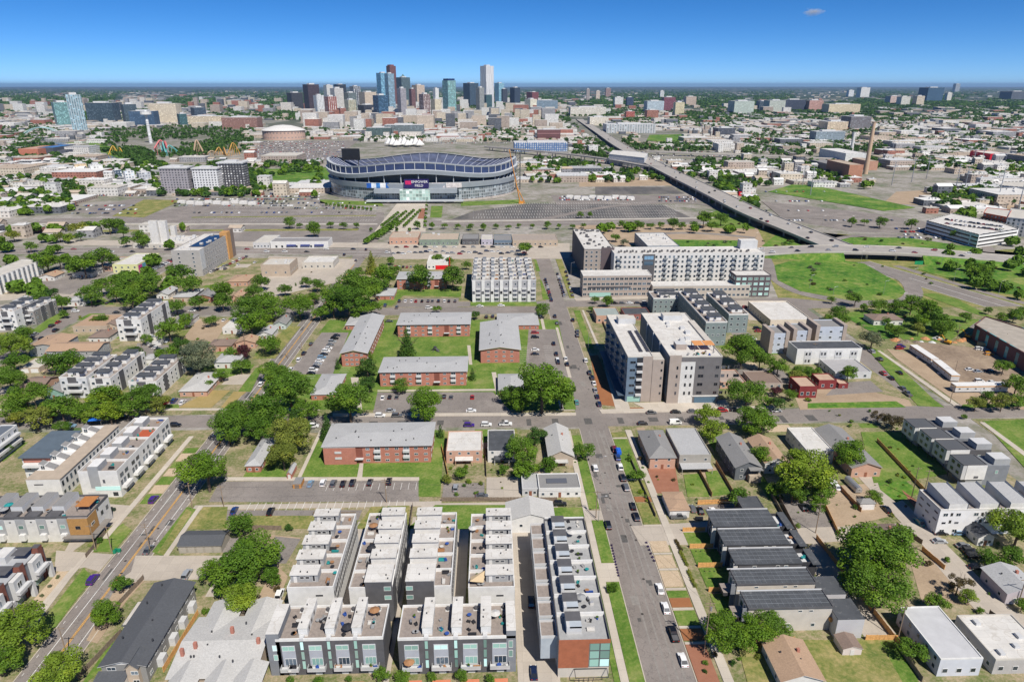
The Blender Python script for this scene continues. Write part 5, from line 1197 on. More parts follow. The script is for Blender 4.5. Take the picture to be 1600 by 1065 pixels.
# ---- townhouses at the right edge
def rightrows():
    a = at(1437, 775, 10.5); e = at(1630, 738, 10.5)
    b = B('townhouse_row', 'long white townhouse row with sloped grey roof shells at the right edge', 'townhouses', (a[0] + 3, a[1] - 7, a[0] + 44, a[1] + 5), 'townhouses beyond the alley'); h = 9.5; n = 4; p = b.w / n
    b.walls(h, P((.70, .69, .69), .8, .05)); b.flat(h, DECK, .5, WHITE2)
    for i in range(n):
        x0 = b.X0 + i * p + 2.6; x1 = x0 + p - 4
        m = MB(); m.face([(x0, b.Y0 + .2, h + 2.4), (x1, b.Y0 + .2, h + 2.4), (x1, b.Y1, h + 3.0), (x0, b.Y1, h + 3.0)], 0); m.box(x0, b.Y0 + .2, h, x1, b.Y1 - .3, h + 2.39, 1); m.build('roof_shell', [SHG, WHITE2], b.o)
        for xx in (x0 - .15, x1): MB().face([(xx + .15, b.Y0 + .1, h), (xx + .15, b.Y1, h), (xx + .15, b.Y1, h + 3.6), (xx + .15, b.Y0 + .1, h + 2.6)]).face([(xx, b.Y0 + .1, h), (xx, b.Y0 + .1, h + 2.6), (xx, b.Y1, h + 3.6), (xx, b.Y1, h)]).build('fin_wall', [LGREY], b.o)
        us = [(i + .2) / n, (i + .62) / n]; b.wins('S', us, [7.3, 1.0], 1.6, 1.3, WHITE, GLASS, 1); b.wins('S', [(i + .4) / n], [7.4, 4.6], .8, 1.2, CHAR, GLBL); b.wins('S', us, [4.4], 1.3, .7, CHAR, GLBL)
        deck_items(b.cx + x1 + .4, b.cy + b.Y0 + 1, b.cx + x1 + 2.4, b.cy + b.Y1 - 1, h, 3, 700 + i, 'decks of the long white row')
    b.wins('W', [.15, .5, .8], [7.6, 5.0], 1.8, .5, CHAR, GLBL); b.wins('W', [.3, .6], [2.4], .7, .7, CHAR, GLBL)
    anchor(b.cx - 12, b.cy, 'the right edge white row')
    for i, (px, py) in enumerate(((1430, 668), (1456, 685), (1480, 703), (1506, 727))):
        a = at(px, py, 9); b = B('modern_townhouse', ['farthest', 'second', 'third', 'nearest'][i] + ' grey and white cube townhouse in the stepped row', 'townhouse', (a[0], a[1], a[0] + 18, a[1] + 8), 'stepped cube townhouses')
        b.box('upper_wall', b.X0, b.Y0, 3.0, b.X0 + 9, b.Y1, 9, LGREY); b.box('white_front', b.X0 + 1.5, b.Y0 - .12, 3.0, b.X0 + 9, b.Y0 - .01, 9, WHITE); b.box('lower_wall', b.X0 + 2.5, b.Y0 + .5, 0, b.X0 + 9, b.Y1 - .3, 3.0, MGREY); b.box('rear_wall', b.X0 + 9, b.Y0 + .6, 0, b.X1, b.Y1 - .2, 8.4, CHAR if i % 2 == 0 else SLATE)
        b.flat(9, SHD, .2, CHAR, rect=(b.X0, b.Y0, b.X0 + 9, b.Y1)); b.box('stair_house', b.X0 + 12, b.Y0 + 1, 8.4, b.X1, b.Y1 - 2, 10.9, MGREY, LGREY)
        for y in (b.Y0 + .6, b.Y1 - .7): MB().cyl(b.X0 + .4, y, 0, 3.0, .15, 6).build('post', [DMETAL], b.o)
        b.wins('W', [.3, .7], [7, 4.2], 1.6, 1.3, CHAR, GLBL); b.put('window', window_mesh(1.6, .9, CHAR, GLBL), b.X0 + 5.6, b.Y0 - .14, 3.6)
        b.put('window', window_mesh(1.1, 1.4, WHITE, GLTEAL), b.X0 + 13.5, b.Y0 + .58, 5)
        anchor(b.cx, b.cy, 'the %s stepped cube townhouse' % ['farthest', 'second', 'third', 'nearest'][i])
rightrows()
# ---- left of the left street
def leftrows():
    # white row with roof decks beside the street
    r = (-148.7, 216.8, -134.9, 259.0); b = B('townhouse_row', 'white townhouse row with grey stair houses beside the left street', 'townhouses', r, 'townhouse rows left of the left street'); h = 10
    b.walls(h, WHITE); MB().box(b.X0 + .3, b.Y0 + .3, h - .05, b.X1 - .3, b.Y1 - .3, h + .02).build('roof_deck', [DECK], b.o); MB().ring(b.X0 - .02, b.Y0 - .02, b.X1 + .02, b.Y1 + .02, h - .2, h + .9, .28).build('parapet', [WHITE], b.o)
    n = 5; p = b.d / n
    for i in range(n):
        y0 = b.Y0 + i * p; st = b.box('stair_house', b.X0 + 3.6, y0 + .3, h, b.X0 + 7.2, y0 + p - 2.2, h + 2.6, MGREY, WHITE)
        b.box('deck_wall', b.X0 + .3, y0 + p - .2, h, b.X1 - .3, y0 + p + .05, h + .95, WHITE) if i < n - 1 else None
        b.wins('E', [(i + .3) / n, (i + .7) / n], [7.2], 2.2 if i != 2 else 1.2, 1.5, CHAR, GLASS, 1); b.wins('E', [(i + .2) / n, (i + .45) / n, (i + .75) / n], [4.0], 1.6, 2.2, MGREY, GLASS)
        b.box('balcony', b.X1, y0 + 1.2, 3.0, b.X1 + 1.6, y0 + p - 2, 4.1, WHITE); b.wins('E', [(i + .5) / n], [.3], 1.0, 2.1, CHAR, GLBL)
        deck_items(b.cx + b.X0 + 7.4, b.cy + y0 + .5, b.cx + b.X1 - .5, b.cy + y0 + p - .5, h, 3, 620 + i, 'roof deck of the white street side row')
    MB().box(b.X0 + 7.4, b.Y0 + 3.1 * p, h + .01, b.X1 - .4, b.Y0 + 3.9 * p, h + .04).build('red_mat', [P((.40, .09, .04), .8, .1)], b.o)
    b.box('grey_panel', b.X0 + 3.6, b.Y0 - .1, 4, b.X0 + 7.2, b.Y0 - .01, h + 2.6, MGREY); b.box('glass_band', b.X0 + 5, b.Y0 - .12, 3.0, b.X1 + .05, b.Y0 - .02, 4.6, GLTEAL); b.wins('S', [.85], [.6], 1.8, 1.6, CHAR, GLBL); b.wins('S', [.62], [6.0], .8, 1.4, CHAR, GLBL)
    b.box('garage_door', b.X0 + 2, b.Y0 - .08, .1, b.X0 + 6, b.Y0 - .02, 2.3, LGREY); anchor(b.cx + 4, b.cy, 'the white street side row')
    # tan roofed row
    r = (-167.3, 216.4, -155.4, 257.8); b = B('townhouse_row', 'white townhouse row with tan roof strip and sloped grey dormers', 'townhouses', r, 'townhouse rows left of the left street'); h = 8
    b.walls(h, WHITE); b.box('roof', b.X0 + 6.5, b.Y0, h, b.X1 + .3, b.Y1, h + .3, TAN); b.box('roof', b.X0, b.Y0, h - .02, b.X0 + 6.48, b.Y0 + 6, h + .25, TAN); n = 5; p = (b.d - 6) / n
    for i in range(n):
        y0 = b.Y0 + 6 + i * p
        MB().face([(b.X0 + 1, y0 + 3.6, h + 2.7), (b.X0 + 1, y0 + .6, h + 2.7), (b.X0 + 6.4, y0 + .6, h + .35), (b.X0 + 6.4, y0 + 3.6, h + .35)][::-1]).box(b.X0 + 1.2, y0 + .8, h, b.X0 + 3.2, y0 + 3.4, h + 1.9, 1).face([(b.X0 + 1, y0 + .62, h), (b.X0 + 6.4, y0 + .62, h), (b.X0 + 6.4, y0 + .62, h + .34), (b.X0 + 1, y0 + .62, h + 2.68)], 1).build('dormer', [SHM, WHITE], b.o)
        b.put('window', window_mesh(1.5, 1.6, WHITE, GLBLUE if i == 2 else GLASS, 1), b.X0 + 2.4, y0 + .6, h + .3)
    b.wins('E', 16, [4.6], 1.3, 2.2, MGREY, GLASS); b.wins('E', 16, [1.2], 1.3, 1.8, MGREY, GLASS); b.wins('S', [.35], [5.8], 3.2, .4, CHAR, GLBL); b.wins('W', 10, [1.2, 4.6], 1.4, 1.8, MGREY, GLASS)
    anchor(b.cx, b.cy, 'the tan roofed white row')
    q = rp(32, 711, 107, 672, 10.5); b = B('townhouse', 'white townhouse with broad dark blue grey flat roof', 'townhouse', (q[0], q[1], q[0] + 11, q[3]), 'townhouse rows left of the left street'); b.walls(9.8, WHITE); MB().box(b.X0 - .4, b.Y0 - 1.2, 9.8, b.X1 + .4, b.Y1 + .4, 10.2, bot=True).build('roof', [P((.10, .13, .16), .8, .1)], b.o); b.box('brick_band', b.X0 + .5, b.Y0 - .08, 7.4, b.X1 - .5, b.Y0 - .01, 9.4, BRICK); b.wins('S', 3, [7.6, 4.2, 1.0], 1.6, 1.7, WHITE, GLASS, 1); b.wins('E', 6, [7.6, 4.4], 1.2, 1.4)
    b.put('balcony', plate_mesh('balcony', 9, 2, 1.1, WHITE), 0, b.Y0 - 1.1, 6.2)
    q = rp(-20, 680, 38, 664, 9); b = B('townhouse_row', 'grey white townhouse row with dark roof at the left edge', 'townhouses', (q[0], q[1] - 10, q[2] - 3, q[3]), 'townhouse rows left of the left street'); b.walls(9, P((.5, .51, .53), .8, .08)); b.flat(9, P((.12, .14, .17), .8, .1), .4, WHITE); b.wins('E', 5, [6.6, 3.8, 1], 1.8, 1.6, WHITE, GLASS, 1); b.wins('S', 4, [6.6, 3.8, 1], 1.5, 1.6, WHITE, GLASS, 1)
    for z in (5.6, 2.8): MB().box(b.X1, b.Y0 + 1, z, b.X1 + 1.6, b.Y1 - 1, z + 1).build('balcony', [LGREY], b.o)
    # row with orange timber corner
    r = (-178, 191.0, -131.5, 203.6); b = B('townhouse_row', 'grey and white townhouse row with orange timber corner bay', 'townhouses', r, 'townhouse rows left of the left street'); h = 9
    b.walls(h, WHITE2); MB().box(b.X0 + .3, b.Y0 + .3, h - .05, b.X1 - .3, b.Y1 - .3, h + .02).build('roof_deck', [DECK], b.o); MB().ring(b.X0 - .02, b.Y0 - .02, b.X1 + .02, b.Y1 + .02, h - .2, h + .8, .25).build('parapet', [CHAR], b.o)
    n = 7; p = b.w / n
    for i in range(n):
        x1 = b.X1 - i * p; x0 = x1 - p
        if i:
            b.box('stair_house', x0 + .4, b.Y0 + 3.4, h, x0 + 4.2, b.Y1 - .6, h + 2.4, LGREY, SHM); MB().box(x0 + .2, b.Y0 + .2, h + .0, x0 + 4.0, b.Y0 + 3.2, h + .9).build('dark_ledge', [CHAR], b.o)
            b.box('grey_bay', x0 + p * .5, b.Y0 - .1, 3, x0 + p * .97, b.Y0 - .01, h, MGREY); b.put('window', window_mesh(1.7, 1.5, WHITE, GLTEAL), x0 + p * .72, b.Y0 - .12, 5.2)
            b.put('window', window_mesh(.6, .4, CHAR, GLBL), x0 + p * .25, b.Y0 - .02, 7.6); b.put('porch', plate_mesh('porch', 1.8, 1.2, 2.2, WHITE), x0 + p * .75, b.Y0 - .62, 1.4)
            b.box('deck_wall', x0 - .1, b.Y0 + .3, h, x0 + .12, b.Y1 - .3, h + 1.1, CHAR)
        deck_items(b.cx + x0 + 4.2, b.cy + b.Y0 + .4, b.cx + x1 - .2, b.cy + b.Y1 - 1, h, 2, 640 + i, 'roof deck of the orange cornered row')
    OR = P((.38, .21, .075), .85, .15, 2)
    b.box('timber_bay', b.X1 - 6.2, b.Y0 - .9, 3.2, b.X1 + .25, b.Y0 + 4.5, h + .4, OR, DECK); b.put('window', window_mesh(1.6, 1.2, CHAR, GLBL, 1), b.X1 - 3.2, b.Y0 - .91, 5.4); b.wins('E', [.12], [5.6], 2.0, .9, WHITE, GLBL, off=-.27)
    MB().box(b.X1 - 5.2, b.Y0 + 3.0, h + 2.3, b.X1 - .6, b.Y0 + 9, h + 2.45, bot=True).build('pergola_roof', [P((.42, .18, .06), .8, .15, 3)], b.o)
    for x in (-5, -.8):
        for y in (3.2, 8.8): MB().box(b.X1 + x - .08, b.Y0 + y - .08, h, b.X1 + x + .08, b.Y0 + y + .08, h + 2.3).build('pergola_post', [CHAR], b.o)
    b.wins('E', [.6, .85], [5.2], 1.3, 1.5, CHAR, GLBL, 1); b.wins('E', [.45], [8.0], .8, .8, CHAR, GLBL)
    MB().box(b.X1 - 8, b.Y0 - 2.6, 2.9, b.X1 + 2.4, b.Y0 + 8, 3.1, bot=True).build('porch_roof', [P((.22, .20, .18), .85, .1)], b.o)
    anchor(b.cx + 14, b.cy, 'the orange cornered row')
    # bottom left row: grey, brick stacks, balconies
    b = B('townhouse_row', 'grey townhouse row with brick stacks and balconies at the lower left', 'townhouses', (-151, 142, -136.6, 176), 'townhouse rows left of the left street'); h = 9; n = 4; p = b.d / n
    b.walls(h, SLATE); b.flat(h, P((.38, .39, .41), .8, .08), .4, CHAR)
    for i in range(n):
        y0 = b.Y0 + i * p
        b.box('bay', b.X1, y0 + 1.0, 3.1, b.X1 + 1.4, y0 + p * .62, 9.4, LGREY, WHITE2); b.box('brick_stack', b.X1 - 1.6, y0 + p * .66, 0, b.X1 + .4, y0 + p * .9, h + 2.0, P((.20, .075, .055), .9, .12), CHAR)
        b.put('window', window_mesh(1.8, 1.9, WHITE, GLASS, 1), b.X1 + 1.41, y0 + p * .36, 6.2, math.pi / 2); b.box('balcony', b.X1 + 1.41, y0 + .8, 5.0, b.X1 + 2.6, y0 + p * .7, 6.0, LGREY)
        b.box('column', b.X1 + 1.2, y0 + p * .72, 0, b.X1 + 2.4, y0 + p * .86, 5.0, LGREY); b.put('window', window_mesh(2.4, 2.4, WHITE, GLTEAL), b.X1 + .02, y0 + p * .36, .4, math.pi / 2)
        b.box('stair_house', b.X0 + 5, y0 + 1, h, b.X0 + 8.4, y0 + p - 2.6, h + 2.4, LGREY, WHITE2); b.box('pergola', b.X1 - 5, y0 + 2, h + 2.1, b.X1 - 1, y0 + 6, h + 2.2, CHAR)
    gw('gravel', -134, 143, -130.5, 176); gw('paving', -130.4, 128, -128.6, 186)
    for k in range(8): tree_at(-132.4, 145 + k * 4, .75, 1.3, 's', 'round', bush=True, parts=False, label='grey green shrub clump in the gravel strip by the lower left row', group='shrub clumps in the gravel strip')
    anchor(b.cx + 6, b.cy, 'the lower left grey row')
    q = rp(-30, 864, 30, 842, 8); b = B('townhouse_row', 'townhouse row with pale grey metal roof behind the lower left row', 'townhouses', (-176, 160, -156, 182), 'townhouse rows left of the left street'); b.walls(8, LGREY); b.gable(8, 1.2, P((.47, .5, .54), .5, .06), 'y', .4, LGREY); b.wins('S', 4, [5, 2], 1.5, 1.5); b.wins('E', 5, [5, 2], 1.5, 1.5)
leftrows()
# ================================================================ MIDDLE DISTANCE BUILDINGS
def hf(x, yt, yb):
    """height of a wall whose top is at yt and whose foot is at yb in the photo"""
    return H * (1 - at(x, yb)[1] / at(x, yt)[1])
def bq(x0, x1, yt, yf, yb):
    h = hf((x0 + x1) / 2, yt, yb); return rq(x0, yt, x1, yf, h), h
def block(x0, x1, yt, yf, yb, wall, roof, label, cat='building', name='commercial_building', fl=0, n=0, w_=1.5, h_=1.5, par=.4, units=0, frame=None, glass=None, group='buildings of the middle distance', pm=None, anc=None, side=True, mull=0, us=1.6):
    r, h = bq(x0, x1, yt, yf, yb); b = B(name, label, cat, r, group); b.h = h; b.walls(h - .02, wall); b.flat(h, roof, par, pm or wall)
    if fl:
        st = (h - .6) / fl; zs = [k * st + st * .3 for k in range(fl)]
        b.wins('S', n or max(2, int(b.w / 3)), zs, w_, h_, frame, glass, mull)
        if side: b.wins('E' if b.cx < 30 else 'W', max(2, int(b.d / 4)), zs, w_, h_, frame, glass, mull)
    if units: b.units(units, h, int(x0), us)
    if anc: anchor(b.cx, b.cy, anc)
    return b
BL = P((.13, .18, .24), .55, .12); BL2 = P((.075, .105, .14), .5, .12); GT = P((.20, .245, .25), .75, .08); TN = P((.36, .30, .26), .85, .06); DK1 = P((.155, .145, .145), .85, .08); CRM = P((.60, .53, .44), .85, .06)
def condo():
    b = block(981, 1021, 558, 492, 628, BL, MEMB, 'six storey blue grey apartment building nearest the main street corner', 'apartment building', 'apartment_building', anc='the blue grey corner apartments', pm=CONC); h = b.h
    b.box('tan_wall', b.X1 - 4.6, b.Y0 - .15, 0, b.X1, b.Y0 - .02, h + .3, TN); b.box('tan_wing', b.X1, b.Y0 - .4, 0, b.X1 + 5.2, b.Y0 + 9, h - 1.2, TN, CONC)
    b.box('recess_shade', b.X1 - 7.4, b.Y0 - .1, 3.2, b.X1 - 4.7, b.Y0 - .02, h - .3, P((.03, .03, .035), .8)); b.box('shopfront', b.X0 + .8, b.Y0 - .1, .3, b.X1 - 5, b.Y0 - .02, 3.0, GLTEAL)  # near-black sheet on the wall: shade of the balcony recess put in as colour
    st = (h - 3.4) / 5
    for k in range(5):
        z = 3.6 + k * st
        b.put('window', window_mesh(2.6, 1.3, BL, GLBL, 1), b.X0 + 2.6, b.Y0 - .02, z + .5); b.box('balcony', b.X1 - 7.4, b.Y0 - 1.2, z, b.X1 - 4.7, b.Y0 - .1, z + .9, LGREY)
        b.put('window', window_mesh(.8, 1.2, CHAR, GLBL), b.X1 + 4.2, b.Y0 - .42, z + .4)
    b.wins('W', 13, [3.8 + k * st for k in range(5)], 2.2, 1.7, BL2, GLBLUE, 1); 
    for k in range(1, 5):
        for u in (.14, .38, .62, .86): b.put('balcony', plate_mesh('balcony', 1.4, 4.2, .9, P((.10, .15, .2), .4, .1)), b.X0 - .7, b.Y0 + u * b.d, 3.4 + k * st)
    b.box('arcade', b.X0 - 3.4, b.Y0 + 1, 2.9, b.X0 - .02, b.Y1 - 3, 3.2, BL2)
    for k in range(2):
        for j in range(14): b.put('solar_panel', plate_mesh('solar_panel', 1.7, 1.3, .5, P((.05, .05, .06), .3)), 1.5 + k * 3.4, b.Y0 + 7 + j * 2.1, h + .02)
    b.box('stair_house', b.X1 - 8, b.Y1 - 15, h, b.X1 + 1, b.Y1 - 9, h + 3, LGREY, CONC)
    b = block(1047, 1130, 558, 489, 630, DK1, MEMB, 'six storey dark grey and white apartment building with roof terrace', 'apartment building', 'apartment_building', anc='the dark grey apartment building', pm=CONC); h = b.h; st = (h - 4) / 5
    b.box('tan_wall', b.X0 - .05, b.Y0 - .3, 0, b.X0 + 5.4, b.Y0 - .02, h + .9, TN); b.box('white_wall', b.X0 + 5.4, b.Y0 - .2, 0, b.X0 + 12, b.Y0 - .02, h - 2.4, WHITE2); b.box('shopfront', b.X0 + 13, b.Y0 - .15, .3, b.X1 - 1, b.Y0 - .02, 3.4, GLBLUE)
    MB().ring(b.X0 + 11.6, b.Y0 - .4, b.X1 + .1, b.Y0 - .05, 3.5, 4.1, .2).build('ledge', [WHITE2], b.o)
    for k in range(4):
        z = 4.6 + k * st * 1.1
        for x, q in ((3.8, .8), (8.0, .8), (10.4, .8)): b.put('window', window_mesh(q, 1.6, CHAR, GLBL), b.X0 + x, b.Y0 - .31, z)
        for x, q, m_ in ((15, 2.6, 1), (22.5, 1.7, 1), (25.3, 1.7, 1), (27.6, .7, 0), (31.6, 2.8, 1)): b.put('window', window_mesh(q, 1.6, DK1, GLBL, m_), b.X0 + x, b.Y0 - .02, z)
    b.wins('W', 14, [4.4 + k * st for k in range(5)], 1.6, 1.6, BL2, GLBLUE)
    b.box('blue_wall', b.X0 - .12, b.Y0 + 2, 3.5, b.X0 - .01, b.Y1 - 2, h, BL)
    for u in (.28, .5, .72): b.box('white_fin', b.X0 - .5, b.Y0 + u * b.d, 2, b.X0 - .13, b.Y0 + u * b.d + 1.2, h + .3, LGREY)
    b.box('stair_house', b.X0 + 9, b.Y1 - 13, h, b.X0 + 19, b.Y1 - 7, h + 3, LGREY, CONC); b.box('plant_room', b.X0 + 5, b.Y0 + 9, h, b.X0 + 10, b.Y0 + 14, h + 2.8, TN, LGREY)
    m = MB(); m.box(b.X0 + 13, b.Y0 + 7, h + 3, b.X0 + 17.6, b.Y0 + 13, h + 3.15, bot=True).box(b.X0 + 18, b.Y0 + 7, h + 3, b.X0 + 22.6, b.Y0 + 13, h + 3.15, bot=True); m.build('pergola_roof', [P((.60, .27, .10), .8, .1)], b.o)
    for x in (13.2, 22.2):
        for y in (7.2, 12.6): MB().box(b.X0 + x, b.Y0 + y, h, b.X0 + x + .3, b.Y0 + y + .3, h + 3).build('pergola_post', [CHAR], b.o)
    deck_items(b.cx + b.X0 + 8, b.cy + b.Y0 + 1, b.cx + b.X1 - 2, b.cy + b.Y0 + 7, h, 12, 44, 'roof terrace of the dark grey apartments'); b.units(7, h, 3, 1.8, rect=(b.X0 + 9, b.Y0 + 16, b.X0 + 18, b.Y1 - 15))
    b.box('roof_step', b.X0 + 22, b.Y0 + 15, h, b.X0 + 25, b.Y1 - 14, h + .8, CONC, BEIGE)
    # large apartment complex
    g = 'wings of the large apartment complex'
    b = block(911, 1019, 431, 422.5, 464, TN, MEMB, 'four storey tan front wing of the large apartment complex', 'apartment building', 'apartment_building', fl=4, n=15, w_=2.6, h_=1.8, group=g, anc='the tan apartment wing', mull=1, pm=WHITE2, frame=WHITE)
    b.box('dark_frame', b.X0 + 4, b.Y0 - .5, 7, b.X0 + 34, b.Y0 - .12, 7.6, CHAR); b.box('shopfront', b.X0 + 5, b.Y0 - .3, .3, b.X0 + 20, b.Y0 - .13, 3.2, GLTEAL)
    rw = b
    b = block(913, 960, 390, 358.5, 437, P((.34, .29, .255), .85, .06), MEMB, 'tall tan and dark brown wing with rooftop air units beside the main street', 'apartment building', 'apartment_building', fl=7, n=6, w_=1.7, h_=1.7, group=g, units=0, pm=CHAR, anc='the tall dark brown wing'); h = b.h
    b.box('dark_wall', b.cx * 0 + 1.5, b.Y0 - .2, 0, b.X1 + .1, b.Y0 - .1, h + 1.5, P((.115, .09, .095), .85, .08)); b.box('dark_side', b.X0 - .15, b.Y0, 0, b.X0 - .1, b.Y1, h + .5, P((.13, .115, .115), .85, .08)); b.units(26, h, 5, 1.6, CHAR)
    b = block(960, 1198, 397, 386, 444, P((.62, .60, .57), .85, .05), MEMB, 'long pale six storey main wing with a row of rooftop units', 'apartment building', 'apartment_building', fl=6, n=34, w_=1.7, h_=1.9, group=g, pm=WHITE2, side=False, anc='the long pale apartment wing'); h = b.h; st = (h - .6) / 6
    b.box('dark_bay', b.X0 + b.w * .19, b.Y0 - .3, 0, b.X0 + b.w * .27, b.Y0 - .12, h - .3, CHAR); b.put('window', window_mesh(7, 3, CHAR, GLBLUE, 2), b.X0 + b.w * .23, b.Y0 - .31, h - 4.4); b.put('window', window_mesh(7, 3, CHAR, GLBLUE, 2), b.X0 + b.w * .23, b.Y0 - .31, h - 8.4)
    bm = plate_mesh('balcony', 3.0, 1.4, 1.0, P((.25, .27, .28), .5, .1))
    for u in (.03, .34, .41, .5, .575, .65, .73, .8, .88, .95):
        for k in range(1, 6): b.put('balcony', bm, b.X0 + u * b.w, b.Y0 - .8, k * st + .2)
    um = plate_mesh('rooftop_unit', 1.2, 1.2, 1.5, CHAR)
    for k in range(46):
        if k % 9 != 7: b.put('rooftop_unit', um, b.X0 + 4 + k * (b.w - 12) / 46, b.Y0 + 4 + (k % 2) * 2.5, h)
    b.box('stair_tower', b.X1 - 14, b.Y1 - 8, h, b.X1 - 1, b.Y1 - 1, h + 6.5, LGREY, WHITE2)
    b = block(1020, 1174, 447, 439.5, 466, P((.45, .40, .34), .85, .06), MEMB, 'low two storey podium in front of the pale main wing', 'apartment building', 'apartment_building', fl=2, n=22, w_=2.2, h_=1.7, group=g, side=False, pm=WHITE2)
    block(1150, 1206, 431, 423, 464, P((.10, .085, .09), .85, .08), MEMB, 'dark brown four storey corner wing with white framed windows', 'apartment building', 'apartment_building', fl=4, n=6, w_=2.8, h_=2.0, group=g, frame=WHITE, glass=GLTEAL, mull=1, anc='the dark brown corner wing')
    block(1012, 1062, 385, 364, 404, BL, MEMB, 'blue grey rear wing with clusters of air units on its roof', 'apartment building', 'apartment_building', fl=4, n=8, group=g, units=14, us=1.5)
condo()
def rowblk(x0, x1, yt, yf, yb, wall, label, nu=4, anc=None, dr=DARKR, ow=WHITE):
    """deep block of townhouses with stair houses and decks on top"""
    b = block(x0, x1, yt, yf, yb, wall, DECK, label, 'townhouses', 'townhouse_row', 3, 0, 1.5, 1.4, .7, anc=anc, pm=ow, group='townhouse rows of the middle distance'); h = b.h; p = b.d / nu; sd = b.X1 if b.cx < 30 else b.X0
    if wall != GT:
        b.box('dark_panel', b.X0 + b.w * .3, b.Y0 - .1, 0, b.X0 + b.w * .62, b.Y0 - .02, h + .5, CHAR); b.box('dark_panel', sd - .08, b.Y0 + p * .9, 0, sd + .08, b.Y0 + p * 1.4, h + .6, CHAR); b.box('dark_panel', sd - .08, b.Y0 + p * (nu - 1), 0, sd + .08, b.Y0 + p * (nu - .5), h + .6, CHAR)
        for z in (h * .33, h * .66): b.box('balcony', b.X0 + b.w * .3, b.Y0 - 1.6, z, b.X0 + b.w * .8, b.Y0 - .12, z + 1, LGREY)
    deck_items(b.cx + b.X0 + .5, b.cy + b.Y0 + .5, b.cx + b.X1 - .5, b.cy + b.Y0 + p * .3, h, 2, int(x0), label.split(' with ')[0][:44].rsplit(' ', 1)[0])
    for i in range(nu):
        y0 = b.Y0 + i * p + p * .3; st = b.box('stair_house', b.X0 + b.w * .25, y0, h, b.X0 + b.w * .8, y0 + p * .5, h + 2.5, ow); MB().box(b.X0 + b.w * .22, y0 - .5, h + 2.5, b.X0 + b.w * .83, y0 + p * .55, h + 2.75, bot=True).build('roof', [dr], st)
        link('window', window_mesh(1.6, 1.4, ow, GLBL, 1), st, (0, y0 - .01, h + .6))
    return b
rowblk(1021, 1070, 467, 456, 490, GT, 'grey green townhouse row with dark slatted roofs behind the corner apartments', 2, 'the grey green townhouses'); 
for i in range(4): pass
rowblk(1103, 1137, 504, 456, 540, GT, 'grey green townhouse row beside the dark grey apartments', 5)
rowblk(1139, 1170, 492, 458, 520, GT, 'grey green townhouse row set back to the right of its twin', 3)
rowblk(1076, 1100, 470, 455, 492, GT, 'grey green townhouse block in the middle of the cluster', 2)
block(932, 970, 494, 481, 505, BRICKT, P((.30, .34, .32), .8, .1), 'low brick building with grey green roof by the corner apartments', fl=1, n=4); block(976, 1017, 492, 481, 500, BRICKD, DARKR, 'low brick building with black flat roof behind the corner apartments', fl=1, n=5)
block(1204, 1270, 501, 471, 513, CRM, MEMB, 'wide cream building with broad white flat roof', fl=1, n=7, par=.6, anc='the wide cream building')
block(1126, 1166, 598, 578, 607, BRICKT, P((.36, .29, .25), .9, .1), 'low building with flat tan roof behind the street trees', fl=1); block(1178, 1224, 600, 580, 607, TN, SHB, 'low building with brown flat roof beside the red house', fl=1)
for x0, x1, yt, yb, lab in ((1204, 1234, 522, 552, 'leftmost'), (1240, 1268, 518, 546, 'second'), (1276, 1324, 512, 540, 'rightmost')):
    b = block(x0, x1, yt, yt - 12, yb, P((.46, .50, .57), .7, .06), SHM, lab + ' pale blue and tan modern townhouse behind the white row', 'townhouses', 'townhouse_row', 3, 3, 1.6, 1.2, .5, group='pale blue townhouses'); b.box('tan_fin', b.X0 - .1, b.Y0 - .4, 0, b.X0 + 2, b.Y1, b.h + 1.6, TN); b.box('tan_fin', b.X1 - 2, b.Y0 - .4, 0, b.X1 + .1, b.Y1, b.h + 1.6, TN)
b = block(1246, 1349, 546, 533, 569, WHITE, DARKR, 'long white townhouse row with plain dark flat roof', 'townhouses', 'townhouse_row', 0, anc='the long dark roofed white row')
for k in range(4): b.box('grey_panel', b.X0 + b.w * (.12 + k * .235), b.Y0 - .15, 0, b.X0 + b.w * (.23 + k * .235), b.Y0 - .02, b.h * .92, LGREY); b.wins('S', [.15 + k * .235, .20 + k * .235], [1.2, 5.2], 1.0, 1.5, CHAR, GLBL, off=-.14); 
block(1305, 1363, 582, 561, 592, LGREY, P((.36, .35, .35), .9, .08), 'grey flat roofed garage building beside the right street', 'garage', 'garage_block', 1, 3)
RD = P((.20, .035, .035), .9, .15)
b = block(1250, 1278, 605, 589, 622, RD, P((.46, .33, .24), .9, .1), 'dark red house front with three white windows', 'house', 'detached_house', 1, 3, 1.4, 1.8, .5, frame=WHITE, group='red houses on the corner', anc='the dark red house'); b = block(1280, 1308, 595, 584, 608, RD, P((.46, .33, .24), .9, .1), 'smaller dark red house behind the front one', 'house', 'detached_house', 1, 2, 1.4, 1.6, .4, frame=WHITE, group='red houses on the corner'); block(1311, 1326, 600, 592, 607, RD, P((.5, .35, .26), .9, .1), 'tiny red shed beside the red houses', 'shed', 'shed', 1, 1, .8, .9, .2)
